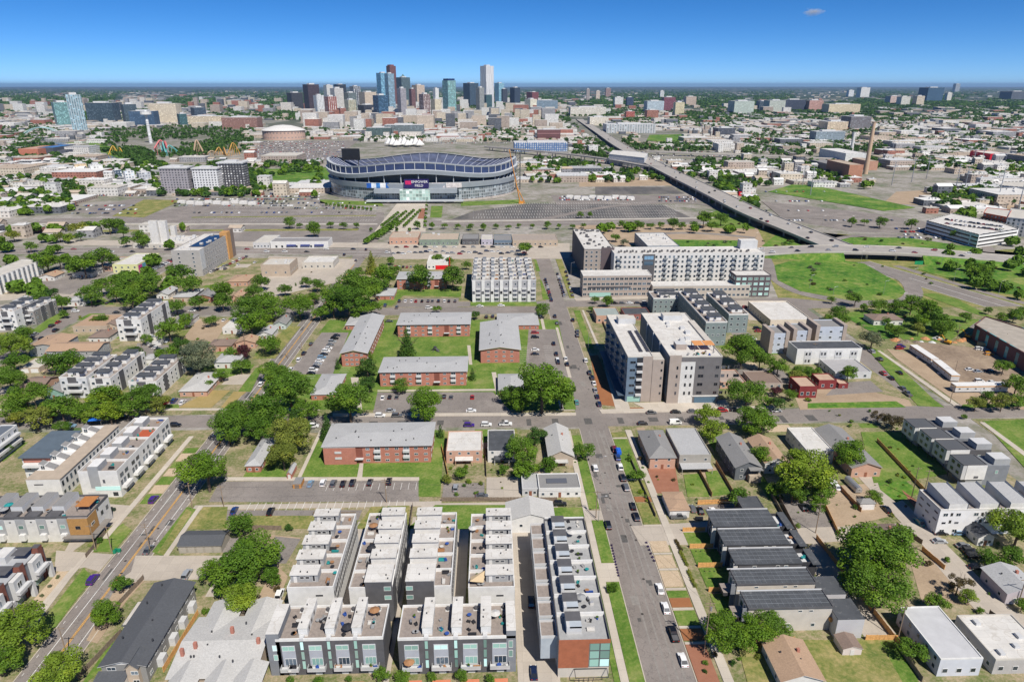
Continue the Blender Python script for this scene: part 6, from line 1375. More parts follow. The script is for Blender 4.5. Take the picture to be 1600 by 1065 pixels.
# white decked townhouses beside the main street at the avenue
b = block(737, 838, 439, 404, 472, P((.33, .33, .345), .8, .1), P((.30, .28, .26), .9, .15), 'dense white and grey townhouse block with many small roof stair houses', 'townhouses', 'townhouse_row', 4, 14, 1.4, 1.5, .6, pm=LGREY, anc='the dense white townhouse block'); n = 7; p = b.w / n
for i in range(n):
    b.box('white_bay', b.X0 + i * p + .3, b.Y0 - .9, 0, b.X0 + i * p + p * .4, b.Y0 - .12, b.h + .6, WHITE); b.put('window', window_mesh(1.6, 2, CHAR, GLBL), b.X0 + i * p + p * .2, b.Y0 - .92, 6)
    for k in range(1, 4): b.put('balcony', plate_mesh('balcony', p * .5, 1.2, 1, LGREY), b.X0 + i * p + p * .7, b.Y0 - .7, k * 3)
    for j in range(6):
        y0 = b.Y0 + 2 + j * (b.d / 6) + (i % 2) * 1.5; b.box('stair_house', b.X0 + i * p + .8, y0, b.h, b.X0 + i * p + p * (.45 + .1 * (j % 2)), y0 + b.d / 6 * .4, b.h + 2.2, WHITE2 if (i + j) % 3 else MGREY, P((.16, .18, .21), .8))
        b.box('deck_wall', b.X0 + i * p, y0 + b.d / 6 * .45, b.h, b.X0 + i * p + p - .4, y0 + b.d / 6 * .45 + .4, b.h + 1.1, WHITE2); deck_items(b.cx + b.X0 + i * p + p * .55, b.cy + y0, b.cx + b.X0 + i * p + p - .5, b.cy + y0 + 3, b.h, 1, i * 9 + j, 'the dense white townhouse block')
# shops on the avenue
block(407, 452, 415, 404, 432, TAN, CONC, 'pinkish tan shop with flat roof and parapet', fl=1, n=3, par=.8, units=4); block(472, 520, 411, 401, 420, CONC, MEMB, 'shop with patchy white flat roof at the avenue corner', fl=1, n=5, par=.7, units=3, anc='the avenue corner shop')
b = block(422, 512, 378, 371.5, 388, WHITE, P((.25, .24, .24), .9, .1), 'long white shop with dark blue awnings', fl=0); [b.box('awning', b.X0 + b.w * u, b.Y0 - 1.2, 2.2, b.X0 + b.w * (u + .16), b.Y0 - .05, 3.4, P((.03, .05, .22), .7)) for u in (.28, .52, .76)]; b.wins('S', [.1, .2, .45, .7], [.6], 2, 2.2)
anchor(b.cx, b.cy, 'the blue awning shop'); block(395, 421, 380, 368, 388, LGREY, CONC, 'grey shop with red awning at the left of the blue awning shop', fl=1)
block(608, 653, 372, 363, 382, BRICKT, TAN, 'brick shop with tan roof and painted mural wall', fl=1, n=6, units=2, anc='the mural brick shop'); block(655, 716, 375, 364.5, 384, P((.20, .25, .2), .8), TAN, 'shop with tan roof and green awning beside the brick one', fl=1, n=9, units=2)
block(722, 748, 374, 366, 383, CHAR, SHM, 'dark shop with stepped front on the avenue', fl=1); block(752, 770, 375, 367, 383, P((.4, .38, .45), .8), CONC, 'small pale violet shop on the avenue', fl=1); block(772, 800, 376, 367, 384, BL, SHM, 'blue shop with three black garage doors', fl=1, w_=3); block(801, 872, 376, 366.5, 385, TAN, P((.33, .28, .24), .9, .1), 'long low tan roofed shop row by the tall wing', fl=1, n=9)
b = block(667, 700, 411, 399, 421, WHITE, MEMB, 'white drive in shop with bright red wall and sign', fl=1, units=4, anc='the red walled shop'); b.box('red_wall', b.X0 + b.w * .4, b.Y0 - .2, 0, b.X1, b.Y0 - .05, 3.4, P((.62, .01, .015), .6)); b.box('red_sign', b.X1 + 1, b.Y0 + 2, 0, b.X1 + 1.4, b.Y0 + 4, 9, P((.62, .01, .015), .6))
# hotel like block, silos, mural shop, left side
b = block(267, 311, 392.5, 366, 432, P((.38, .36, .34), .85, .06), MEMB, 'tall grey apartment block with orange end tower by the avenue', 'apartment building', 'apartment_building', 6, 2, 1.6, 1.5, .6, units=14, anc='the grey and orange apartment block')
b.box('orange_tower', b.X1 - 5, b.Y1 - 9, 0, b.X1 + 1.2, b.Y1 - 1, b.h + 3, P((.50, .27, .10), .8, .08)); b.box('brown_end', b.X1 - 4, b.Y1 - 1, 0, b.X1 + 1, b.Y1 + 7, b.h + 4, P((.22, .17, .14), .85, .08)); MB().box(b.X0 + 8, b.Y0 + 14, b.h, b.X1 - 1.5, b.Y0 + 60, b.h + .4).build('solar_array', [GLBL], b.o); b.box('white_bay', b.X1 - .1, b.Y0 + .2, 5, b.X1 + .15, b.Y0 + 8, b.h, LGREY)
for x0, x1, yt, yb, lab in ((231, 243, 346, 387, 'left slab of the twin white concrete silo towers'), (246, 257, 346, 386, 'right slab of the twin white concrete silo towers'), (265, 272, 354, 370, 'short white concrete tower behind the twin silos')): block(x0, x1, yt, yt - 1.5, yb, WHITE2, CONC, lab, 'tower', 'silo_tower', par=.3)
block(207, 300, 382, 369, 388, CONC, MEMB, 'low white roofed yard building around the twin silos', fl=1, units=20, us=2.2, n=10)
b = block(175, 214, 414, 396.5, 427, P((.58, .58, .30), .8, .06), MEMB, 'pale yellow building with colourful mural on its side wall', fl=2, n=4, units=4, anc='the mural building')
for k, c in enumerate(((.5, .05, .25), (.1, .3, .4), (.5, .15, .3), (.25, .1, .4), (.6, .3, .1), (.1, .35, .3))): b.box('mural', b.X1 + .02, b.Y0 + 1 + k * (b.d - 2) / 6, .4, b.X1 + .15, b.Y0 + 1 + (k + .95) * (b.d - 2) / 6, b.h - .8, P(c, .8, .6, .8))
block(150, 174, 417, 402, 424, BRICKT, P((.36, .33, .3), .9), 'low brown annex left of the mural building', fl=1)
b = block(113, 166, 510, 492, 520, TAN, SHT, 'tan roofed flat building beside the left side street', 'house', 'detached_house', 1, 5, 1.2, 1.1, .2); house(rq(72, 548, 150, 534, 6), 6, 1.6, SHT, MGREY, 'x', 'two storey grey house with long tan roof', group='houses of the west blocks', chim=False); anchor(*at(110, 560), 'the long tan roofed house'); house(rq(44, 541, 92, 524, 6), 6, 1.4, SHT, MGREY, 'y', 'grey house wing with tan gable roof', group='houses of the west blocks', chim=False)
x_, y_ = at(71, 430); b = B('townhouse_row', 'long grey townhouse row with white ribs at the upper left edge', 'townhouses', (x_ - 16, y_ - 75, x_, y_), 'townhouse rows of the middle distance'); b.walls(12, SLATE); b.flat(12, CONC, .6, WHITE2)
for k in range(14): b.box('white_rib', b.X1, b.Y0 + k * 5.4, 0, b.X1 + 1.6, b.Y0 + k * 5.4 + .8, 12.3, WHITE); b.put('window', window_mesh(3.4, 2.4, WHITE, GLBLUE, 1), b.X1 + .05, b.Y0 + k * 5.4 + 3, 7.5, math.pi / 2); b.put('window', window_mesh(3.4, 2.4, WHITE, GLBLUE, 1), b.X1 + .05, b.Y0 + k * 5.4 + 3, 3.5, math.pi / 2)
rowblk(-8, 22, 488, 470, 516, WHITE, 'white townhouse row with dark roofs at the left edge', 3); rowblk(28, 52, 486, 469, 508, P((.25, .23, .22), .8), 'brown and white townhouse row with stone end by the left lawn', 3, 'the brown and white row')
rowblk(181, 219, 501, 472, 533, WHITE, 'tall white townhouse row with teal framed ground floor', 4, 'the tall white townhouse row')
rowblk(92, 134, 591, 556, 622, P((.55, .56, .58), .8), 'left block of the dark roofed white townhouses', 4, 'the left dark roofed townhouses'); rowblk(139, 172, 593, 552, 621, WHITE, 'second block of the dark roofed white townhouses', 4); rowblk(200, 244, 598, 560, 621, WHITE, 'right block of white townhouses with blue roof lounge', 4, 'the right white townhouses'); 
house(rq(280, 611, 322, 582, 3), 3, 1.2, SHW, BRICKT, 'y', 'brick bungalow with pale grey hip roof beside the dry gold lawn', kind='hip', group='houses of the west blocks'); anchor(*at(305, 605), 'the pale roofed brick bungalow')
house(rq(68, 612, 96, 594, 4), 4, 2.2, SHM, P((.2, .33, .28), .8), 'y', 'green cottage with grey gable roof', group='houses of the west blocks'); house(rq(32, 604, 66, 588, 4), 4, 1.8, SHB, BRICKT, 'x', 'reddish brown roofed cottage among trees', group='houses of the west blocks')
W = 'houses of the west blocks'
for x0, x1, yt, yf, rf, wl, kd, lab in ((244, 262, 460, 450, SHG, WHITE2, 'gable', 'grey roofed cottage left of the brick gabled one'), (270, 300, 464, 451, SHG, TAN, 'hip', 'tan cottage with grey hip roof'), (305, 330, 464, 450, SHM, BRICK, 'gable', 'brick cottage with steep brown roof'), (270, 296, 502, 491, SHM, WHITE2, 'hip', 'grey hip roofed house below the trees'), (347, 376, 513, 492, MEMB, WHITE2, 'flat', 'white flat roofed house beside the dirt lot'), (355, 386, 440, 429, SHT, BRICKT, 'hip', 'orange roofed house near the avenue'), (358, 374, 465, 454, SHT, BRICKT, 'gable', 'orange roofed cottage under big trees'), (427, 446, 506, 492, SHM, P((.45, .5, .48), .8), 'gable', 'pale green cottage with steep grey roof'), (402, 424, 522, 511, SHG, WHITE2, 'gable', 'pale cottage beside the left street trees'), (138, 168, 527, 515, SHB, WHITE2, 'hip', 'brown hip roofed house by the tall white row'), (162, 182, 508, 500, SHB, TAN, 'gable', 'small brown roofed house'), (325, 360, 540, 530, SHB, BRICKT, 'hip', 'brown roofed bungalow behind the creamy tree'), (368, 398, 535, 526, SHT, BRICKT, 'gable', 'tan roofed bungalow near the left street'), (334, 370, 566, 552, SHG, WHITE2, 'hip', 'pale grey roofed house behind the purple tree'), (112, 142, 427, 416, SHM, WHITE2, 'gable', 'grey roofed house in the dark tree cluster'), (60, 84, 432, 425, SHT, WHITE2, 'gable', 'tan roofed house behind the parking lot'), (1366, 1412, 500, 490, SHB, WHITE2, 'hip', 'white bungalow with brown roof on the green island'), (20, 44, 470, 462, SHG, BRICKT, 'hip', 'pale roofed brick house at the left side lawn'), (160, 178, 441, 433, SHB, TAN, 'gable', 'brown cottage behind the side street trees'), (104, 130, 470, 462, SHG, WHITE2, 'hip', 'grey roofed house hidden behind the street trees')):
    house(rq(x0, yt, x1, yf, 3.6), 3.6, 1.7 if kd != 'flat' else 0, rf, wl, 'y', lab, kind=kd, group=W, name='detached_house')
garage(rq(222, 561, 238, 553, 2.8), 2.8, SHG, WHITE2, 'small white garage behind the gravel lot'); garage(rq(228, 533, 250, 527, 2.8), 2.8, CONC, WHITE2, 'low white garage left of the big dark tree', 2, 'flat')
garage(rq(30, 575, 60, 560, 2.8), 2.8, CONC, TAN, 'flat roofed garage below the long tan roofed house', 2, 'flat')
# rotated buildings at the right
def polyblk(px, h, wall, roof, label, cat, name, par=.6, anc=None, group='buildings by the interchange'):
    pts = [at(px[i], px[i + 1], h) for i in range(0, len(px), 2)]; cx = sum(p[0] for p in pts) / len(pts); cy = sum(p[1] for p in pts) / len(pts)
    o = empty(name, cx, cy); reg(o, label, cat, group); q = [(p[0] - cx, p[1] - cy) for p in pts]; MB().prism(q, 0, h, 0, 1).build('wall', [wall, roof], o)
    L = q + [q[0]]; m = MB()
    for a, b_ in zip(L[:-1], L[1:]):
        d = Vector((b_[0] - a[0], b_[1] - a[1])).normalized(); n_ = Vector((-d.y, d.x)) * .3; m.prism([(a[0] - n_.x, a[1] - n_.y), (b_[0] - n_.x, b_[1] - n_.y), (b_[0] + n_.x, b_[1] + n_.y), (a[0] + n_.x, a[1] + n_.y)], h - .1, h + par)
    m.build('parapet', [wall if not isinstance(wall, list) else wall[0]], o)
    if anc: anchor(cx, cy, anc)
    return o, q
FB = facade((.13, .06, .055), (.06, .30, .32), 9, 9, .28, .7)
polyblk((1523, 508, 1640, 575, 1700, 545, 1540, 495), 9, FB, P((.36, .32, .27), .9, .15, .2), 'dark brown building with tall teal windows and tan roof', 'building', 'commercial_building', anc='the teal windowed building')
GAR = facade((.74, .73, .71), (.03, .03, .035), 60, 3.6, .97, .42)
o, q = polyblk((1448, 345, 1530, 367, 1592, 358, 1566, 349, 1488, 334), 12, GAR, MEMB, 'white parking garage with open dark decks', 'parking garage', 'parking_garage', anc='the white parking garage'); 
for i in range(26):
    x, y = at(1480 + (i % 13) * 7, 344 + (i // 13) * 6 + (i % 13) * .9, 12); car_at(x, y, rnd.uniform(0, 6), rnd.choice('wkgsrkw'), None, 'on the roof of the white parking garage', z=12.02, group='cars on the garage roof')
polyblk((1537, 333, 1574, 340, 1580, 329, 1542, 325), 17, facade((.52, .10, .04), (.1, .1, .1), 4, 3.4, .5, .5), CONC, 'orange red apartment building behind the parking garage', 'apartment building', 'apartment_building')
polyblk((1574, 340, 1640, 347, 1640, 333, 1580, 326), 17, facade((.45, .45, .47), (.06, .08, .1), 4, 3.4, .45, .7), CONC, 'grey ribbed apartment building behind the parking garage', 'apartment building', 'apartment_building')
polyblk((1563, 290, 1640, 296, 1640, 284, 1568, 284), 16, facade((.55, .55, .55), (.03, .03, .035), 5, 5, .7, .6), CONC, 'concrete frame building under construction at the right edge', 'building', 'commercial_building')
# ================================================================ TREES NEAR AND MIDDLE  (crown centre x, y and width in the photo)
def tl(s, **kw):
    for it in s.split(','):
        a = it.split()
        if len(a) < 3: continue
        lk = a[3] if len(a) > 3 else 'g'; kind = {'c': 'cone', 't': 'tall', 'x': 'sparse'}.get(a[4] if len(a) > 4 else '', 'round')
        tree(float(a[0]), float(a[1]), float(a[2]), lk, kind, **kw)
tl('163 957 52 g,190 912 32 g,88 1048 74 l,22 985 92 l,0 1030 60 g,375 886 85,338 890 50,398 866 84,380 930 62 l,375 821 46,424 900 36,352 915 40')
tl('1132 988 72,1170 986 66 g,1204 978 54,1350 862 104,1398 862 100,1372 918 92,1335 905 60 g,1498 911 42 b x,1512 931 30 l,1465 942 36,1425 1013 44,1592 828 76 l,1544 872 34,1580 870 44,1598 945 24,1256 735 92 l,1240 765 50,1280 760 48,1366 776 28,1329 709 58,1396 657 30 b,1373 649 26 b x')
tl('16 541 52 l,35 522 32,14 592 50,40 617 60,20 565 40,82 567 40,108 565 48,95 636 48,120 640 40,55 652 46 y,26 654 28 y,74 640 34 l,163 620 48,189 623 36,224 620 54,205 640 40,171 644 40 l,148 636 36,97 665 26,140 648 30 l,308 557 58 s,381 549 28 p,362 552 26,376 570 30,346 586 24,327 600 16,355 665 64,368 645 50,389 650 62,322 734 76,404 670 50,20 640 40 g,8 700 22')
tl('421 536 38,426 578 38,453 612 78,416 642 72,440 590 50,478 640 44,450 680 72 y,442 712 52 y,476 664 24,462 650 34 d,510 664 30 d c,688 672 15 d c,546 628 74 g,574 573 36 d,575 600 32 d,635 534 34 d c,527 567 12 d c,626 602 27,663 632 64,738 583 14 d c,697 748 14,723 738 24,847 605 88 g,816 622 50,878 617 46,796 614 34,836 680 34 d,812 704 54,858 726 34,822 735 40,913 703 34,1102 646 40 l,1116 672 40 l,1160 546 64,1188 560 40,1168 612 60,1178 650 54,1192 660 44,1188 712 40,1152 777 40,995 741 24,1216 572 34,1248 580 22,1265 582 22,1326 583 32,1213 610 20 p,1214 630 26 d,1234 617 22,1589 601 40,1568 573 28,1594 625 30,1363 530 36 s,1175 672 30')
tl('62 470 36,95 472 28,40 482 24,122 462 14,140 460 36,157 447 32,182 440 32,215 445 60,232 437 42,205 467 42,180 458 30,282 427 38,295 442 42,268 420 20,347 455 38,347 470 34,310 472 28,275 477 30,263 513 44,290 500 26,387 482 52,392 507 48,330 500 22,130 412 46,158 404 42,115 418 26,72 407 44,92 406 30,50 402 16,197 377 18,217 370 26,125 369 16 d,122 355 28 y,140 352 20,170 352 28,185 351 24,192 362 22,240 492 20,148 500 18 y,228 530 20,100 490 16')
tl('407 440 28,412 470 46,395 455 30,425 482 42,405 500 40,445 452 22,467 475 50,490 465 24,495 445 24,478 440 20,555 446 62,530 460 54,575 452 54,545 470 60,520 476 44,500 490 26,580 480 30,560 485 32,580 408 24 y c,560 425 20,600 430 44,590 445 36,615 424 26,657 435 42,707 432 44,742 492 17 d,682 482 15,575 556 20,452 347 20,490 357 28,468 352 10,516 350 13,537 352 14,557 352 11,652 351 15,675 352 13,695 352 11,715 353 11,735 354 12,755 354 13,775 353 10,795 354 10')
tl('822 387 25,847 484 26,950 470 22,930 468 14,925 482 12,810 352 9,832 353 9,855 351 14,873 353 10,895 353 10,912 352 10,950 352 12,972 350 15,997 352 20,1017 352 13,1032 351 13,1052 349 22,1066 352 14,1100 341 30,1112 352 20,1127 341 24,1085 352 16,907 335 12,922 335 11,962 370 16,975 378 14 s,1237 378 9,1227 380 8,1332 346 17,1351 346 13,1376 346 21,1425 349 19,1497 365 22 g x,1527 424 36,1540 428 20,1337 466 27,1310 490 30,1295 498 20,1320 500 18,1375 476 28,1400 478 30,1425 475 36,1450 485 44,1465 497 38,1475 509 34,1440 500 30,1405 518 22,1390 512 20,1370 490 15,1385 500 16,1510 495 20,1545 485 14,1585 492 26,1600 488 24,1272 427 8,1300 468 14,1565 495 18,1350 480 16')
tl('597 1054 28,629 1057 26,498 1062 17,674 1057 16,721 1055 24,766 1060 18,453 1062 14,545 1061 12', group='small trees before the charcoal rows')
tl('958 917 20,984 715 11,451 823 14 d,603 795 18,1245 578 14,1262 577 14,1278 578 14,155 843 12 d,1465 668 12,1508 650 10', bush=True, parts=False)
# purple flowering rows along the kerbs
for i in range(12):
    x, y = at(955.5 + i * .98, 853 + i * 4.3); tree_at(x, y, .42, .95, 'v', 'round', bush=True, parts=False, label='purple flowering shrub in the row along the left kerb of the main street', group='purple flowering shrubs on the kerb')
for i in range(6):
    x, y = at(1010 + i * 2.4, 849 + i * 5.6); tree_at(x, y, .45, .95, 'v', 'round', bush=True, parts=False, label='purple flowering shrub beside the gravel beds on the right kerb', group='purple flowering shrubs on the kerb')
# hedge shrubs beside the fenced lawns
for a, b, lab in (((1056, 846), (1064, 862), 'brown green shrub in the topmost hedge beside the fenced lawns'), ((1063, 864), (1073, 884), 'yellow green shrub in the middle hedge beside the fenced lawns'), ((1075, 894), (1086, 918), 'yellow green shrub in the lowest hedge beside the fenced lawns')):
    for i in range(8):
        x, y = at(a[0] + (b[0] - a[0]) * i / 7, a[1] + (b[1] - a[1]) * i / 7); tree_at(x, y, .75, 1.4, 'y' if 'yellow' in lab else 'b', 'round', bush=True, parts=False, label=lab, group='hedge shrubs beside the fenced lawns')
for k, yy in enumerate((158.6, 169.8, 179.4)):
    for i in range(5): tree_at(64.5 + i * 1.5, yy, .3, .7, 's', 'round', bush=True, parts=False, label='small pale shrub in the %s fenced lawn bed' % ('nearest', 'middle', 'upper')[k], group='small shrubs in the fenced lawns')
# scattered weeds and shrubs of the yards
r = random.Random(21)
for (x0, y0, x1, y1), n in (((690, 700, 900, 760), 16), ((300, 880, 440, 990), 8), ((1000, 690, 1015, 790), 6), ((1390, 700, 1430, 780), 6), ((1280, 640, 1400, 670), 6), ((60, 560, 280, 640), 16), ((380, 620, 420, 760), 6), ((1440, 850, 1560, 960), 9), ((940, 500, 975, 590), 6), ((200, 470, 420, 560), 18), ((10, 480, 180, 560), 14), ((1180, 590, 1290, 640), 10), ((380, 420, 500, 500), 10), ((1100, 1000, 1220, 1060), 8)):
    for i in range(n):
        x, y = at(r.uniform(x0, x1), r.uniform(y0, y1)); q = r.uniform(.5, 1.4)
        if (37 < x < 51) or (-121.5 < x < -108.5): continue
        tree_at(x, y, q, q * 1.7, r.choice('ggdlyb'), 'round', bush=True, parts=False)

r = random.Random(77)
for (x0, y0, x1, y1), n, lo, hi in (((0, 470, 200, 560), 12, 16, 34), ((200, 470, 420, 600), 14, 16, 34), ((60, 400, 260, 470), 6, 14, 26), ((1190, 555, 1300, 640), 7, 14, 28), ((690, 690, 920, 770), 5, 16, 28), ((1130, 690, 1300, 800), 7, 18, 34), ((1480, 600, 1600, 640), 3, 20, 34), ((0, 600, 270, 650), 8, 24, 44), ((1290, 480, 1520, 520), 8, 16, 30), ((0, 365, 230, 400), 8, 12, 22), ((560, 400, 740, 440), 5, 14, 24)):
    for i in range(n):
        px, py = r.uniform(x0, x1), r.uniform(y0, y1); x, y = at(px, py)
        if (30 < x < 58) or (-132 < x < -104) or 262 < y < 282 or 424 < y < 445 or -280 < x < -262 or (196 < x < 214): continue
        if any(abs(x - o.location.x) < 9 and abs(y - o.location.y) < 12 for o, l, a_ in THINGS if o.get('category') in ('house', 'townhouses', 'townhouse', 'garage', 'apartment block', 'building')): continue
        tree(px, py, r.uniform(lo, hi), r.choice('gggdly'))
# low planting and clutter through the yards and verges
for (x0, y0, x1, y1), n in (((690, 690, 905, 775), 30), ((1000, 680, 1240, 800), 34), ((1240, 660, 1420, 830), 40), ((1400, 860, 1600, 1000), 26), ((0, 470, 260, 640), 60), ((230, 480, 420, 640), 40), ((1180, 560, 1320, 640), 26), ((1290, 480, 1540, 530), 30), ((250, 880, 460, 1000), 20), ((360, 800, 490, 840), 12), ((1090, 1000, 1420, 1062), 16), ((100, 900, 240, 1060), 14), ((1220, 410, 1400, 460), 14), ((1440, 410, 1600, 450), 14)):
    for i in range(n):
        x, y = at(r.uniform(x0, x1), r.uniform(y0, y1)); q = r.uniform(.35, 1.1)
        if (30 < x < 58) or (-132 < x < -104) or 262 < y < 282 or 424 < y < 445 or -280 < x < -262 or (196 < x < 214): continue
        if sum(1 for o, l, a_ in THINGS if o.get('category') == 'bush') > 298: break
        tree_at(x, y, q, q * 1.6, r.choice('ggdlby'), 'round', bush=True, parts=False)

r = random.Random(3)   # scrub on the interchange and along the highway
for x0, y0, x1, y1, n in ((1225, 412, 1400, 462, 14), (1440, 412, 1600, 452, 16), (1315, 373, 1520, 386, 12), (1190, 370, 1260, 388, 6), (1110, 330, 1170, 355, 6), (1290, 480, 1500, 525, 14), (985, 376, 1180, 388, 8)):
    for i in range(n):
        px, py = r.uniform(x0, x1), r.uniform(y0, y1); x, y = at(px, py); q = r.uniform(1.2, 2.8)
        o = tree_at(x, y, q, q * 1.1, r.choice('dgbs'), 'round', bush=True, parts=False)
# ================================================================ CARS
cars('N', '', '1031 919 ws', '1040 949 ws', '1052 990 kp', '1067 1030 ws', '989 790 k', '994 807 ku', '950 820 ku', '830 940 ku', '834 1050 n')
cars('N', '', '960 701 m', '965 714 bu', '969 729 wu', '973 746 ku', '978 761 g', '930 731 wu')
cars('N', '', '1082 794 gs', '1094 797 ks', '1114 798 ws'); cars('E', '', '1060 807 gp', '753 774 g')
cars('E', '', '875 787 ku', '1004 661 ks', '1055 660 wv', '1018 644 gs', '1056 643 ks', '1082 642 gs', '1129 641 ru', '1213 641 ws', '1160 640 ws', '1298 752 w')
cars('N', '', '485 755 c', '505 754 w', '521 755 g', '536 755 k', '551 754 k', '578 753 k', '608 752 ku', '712 762 s', '423 799 ku', '366 797 b', '292 897 su', '437 928 wu', '405 1055 kv', '145 905 v', '240 780 v', '232 858 g')
cars('N', '', '598 621 w', '609 620 k', '620 620 g', '694 619 k', '705 620 g', '738 620 r'); cars('E', '', '610 641 s', '594 649 wu', '620 649 gu', '736 641 w', '733 664 v', '760 663 w', '790 662 wp', '490 665 w', '274 664 k', '210 652 k')
cars('N', '', '260 628 r', '272 626 b', '285 628 w', '80 651 r'); cars('E', '', '122 651 k', '192 651 k', '110 665 c')
for i, c in enumerate('nksgwwkcwskwk'): car(526 - i * 3.3, 524 + i * 4.9, 'E', c, None)
cars('N', '', '486 537 k', '475 552 k', '467 562 w', '455 577 wu', '443 595 s', '408 600 w')
for i, c in enumerate('rkwk'): car(836, 520 + i * 7 + (12 if i > 1 else 0), 'E', c)
cars('N', '', '865 537 k', '869 553 k', '871 562 w', '872 566 k', '884 560 w', '886 569 k', '896 607 k', '901 628 t', '902 524 k', '915 563 w', '921 582 k', '925 590 k', '928 598 w', '930 609 s', '933 619 n', '936 631 n', '867 494 k', '870 505 k', '895 500 k', '902 518 g')
for i in range(9): car(852 + i * 1.2, 437 + i * 4, 'N', 'kkgwkrkgn'[i])
for i in range(9): car(871 + i * 1.3, 428 + i * 4.2, 'N', 'kwkgknkks'[i])
for i in range(7): car(884 + i * 1.7, 425 + i * 6, 'N', 'kkgkwkk'[i])
for i in range(8): car(960 + i * 12, 473.5 - i * .15, 'E', 'kgwkwgkw'[i])
cars('E', '', '1183 513 k', '1176 529 w', '1185 517 r', '1165 480 r', '1100 475 k')
cars('N', '', '1362 549 su', '1374 561 k', '1380 583 ru', '1392 590 k', '1405 582 k', '1418 615 gp', '1410 606 g'); cars('E', '', '1405 544 r', '1408 541 v', '1545 553 yu', '1530 545 wu', '1538 546 w', '1515 577 w', '1530 595 w', '1528 580 s', '1460 562 w', '1470 568 w', '1548 579 k', '1550 597 w')
cars('N', '', '1255 792 k', '1437 815 t', '1307 760 w', '1385 795 k'); cars('E', '', '1470 832 k', '1498 832 c', '1515 860 k', '1505 852 g', '1522 868 k', '1468 845 s', '1525 885 k')
cars('E', '', '58 488 wu', '80 488 ku', '90 484 w', '118 486 w', '182 488 k', '300 485 w', '205 548 k'); cars('N', '', '91 503 r', '81 509 k', '87 516 k', '55 522 s', '65 528 k', '155 470 k', '168 473 k', '185 462 k')
for i in range(9): car(255 - i * 2.2, 534 - i * 1.0 + (i % 2) * 14, 'E', 'wswkgwskw'[i])
for i in range(11): car(624 + i * 8.6 + (i % 3), 470.5, 'N', 'kwwrkkgkwkk'[i])
cars('E', '', '670 481 w', '750 478 w', '783 477 w', '608 502 k', '1148 640 k'); cars('N', '', '602 477 b', '620 480 g', '760 495 k', '770 494 n')
# cars along the avenue and in its lots
r = random.Random(5)
for i in range(26): car(605 + i * 8.6 + r.uniform(-2, 2), 393 + r.uniform(-1.5, 2.5) + (i % 2) * 1.5, 'E', r.choice('wkgsrkwn'))
for i in range(14): car(110 + i * 34 + r.uniform(-9, 9), 391 + r.choice((-2, 2)), 'E', r.choice('wkgsrkw'))
for i in range(12): car(1195 + i * 24 + r.uniform(-4, 4), (396 if i % 2 else 401) + r.uniform(-.5, .5), 'E', 'wkwkwkrkwskw'[i], z=6.1) if False else None
for i in range(16): car(620 + i * 15, 386, 'E', r.choice('wkgsrkw'))
for i in range(9): car(612 + i * 6, 417, 'N', r.choice('wkgsrkw'))
for i in range(14): car(238 + i * 2.6, 422 - i * 1.3, 'E', r.choice('wkgsrkw'))
for i in range(12): car(330 + i * 5, 425 - i * 2.2, 'N', r.choice('wkgsrkw'))
cars('N', '', '538 398 k', '556 407 k', '572 390 k', '495 470 k', '352 420 g', '372 413 w', '398 410 w', '350 500 w')
# ================================================================ POLES, LAMPS, FENCES, SMALL THINGS
pA = [pole(106, 1028, 10.5), pole(235, 862, 11, 2), pole(301, 794, 10, 1), pole(190, 772, 9.5)]
pB = [pole(150, 860, 10), pole(175, 862, 10)]
p1 = pole(1100, 1020, 17, 2, transformer=True, label='tall wooden utility pole with crossarms and transformer'); p2 = pole(931, 809, 11, 1, transformer=True); p3 = pole(604, 785, 10, 2); p4 = pole(1274, 833, 12, 1); p5 = pole(1424, 778, 13, 1); p6 = pole(1440, 786, 14, 1); p7 = pole(1402, 1000, 12, 1); p8 = pole(1270, 562, 10); p9 = pole(350, 792, 9)
for q in ((450, 560), (472, 548), (1484, 630), (1495, 530), (1345, 530), (1568, 545), (384, 545), (222, 545), (222, 575), (1490, 590), (58, 640), (176, 560), (1590, 945), (742, 1040)):
    pole(*q, h=9.5)
for a, b in ((pA[0], pA[1]), (pA[1], pA[2]), (p2, p4), (p2, p3), (p5, p4), (p1, p2), (p9, p3)):
    for dx in (-1.1, 1.1): wire((a[0] + dx, a[1], a[2] - .5), (b[0] + dx, b[1], b[2] - .5), 1.2)
for q in ((919, 545), (935, 750), (935, 815), (1408, 480), (1300, 470), (1535, 540), (1380, 460), (1470, 415), (1180, 380), (1560, 460), (1240, 360), (1285, 352), (1330, 352), (1410, 360), (620, 345), (560, 350), (1030, 345), (1110, 345), (820, 345), (740, 345), (470, 345), (1490, 440), (1425, 440), (1345, 410), (1265, 450), (892, 430), (690, 400), (560, 395), (340, 350), (1080, 330), (420, 330), (960, 330)): lamp(*q, h=10, side=1 if q[0] > 700 else -1)
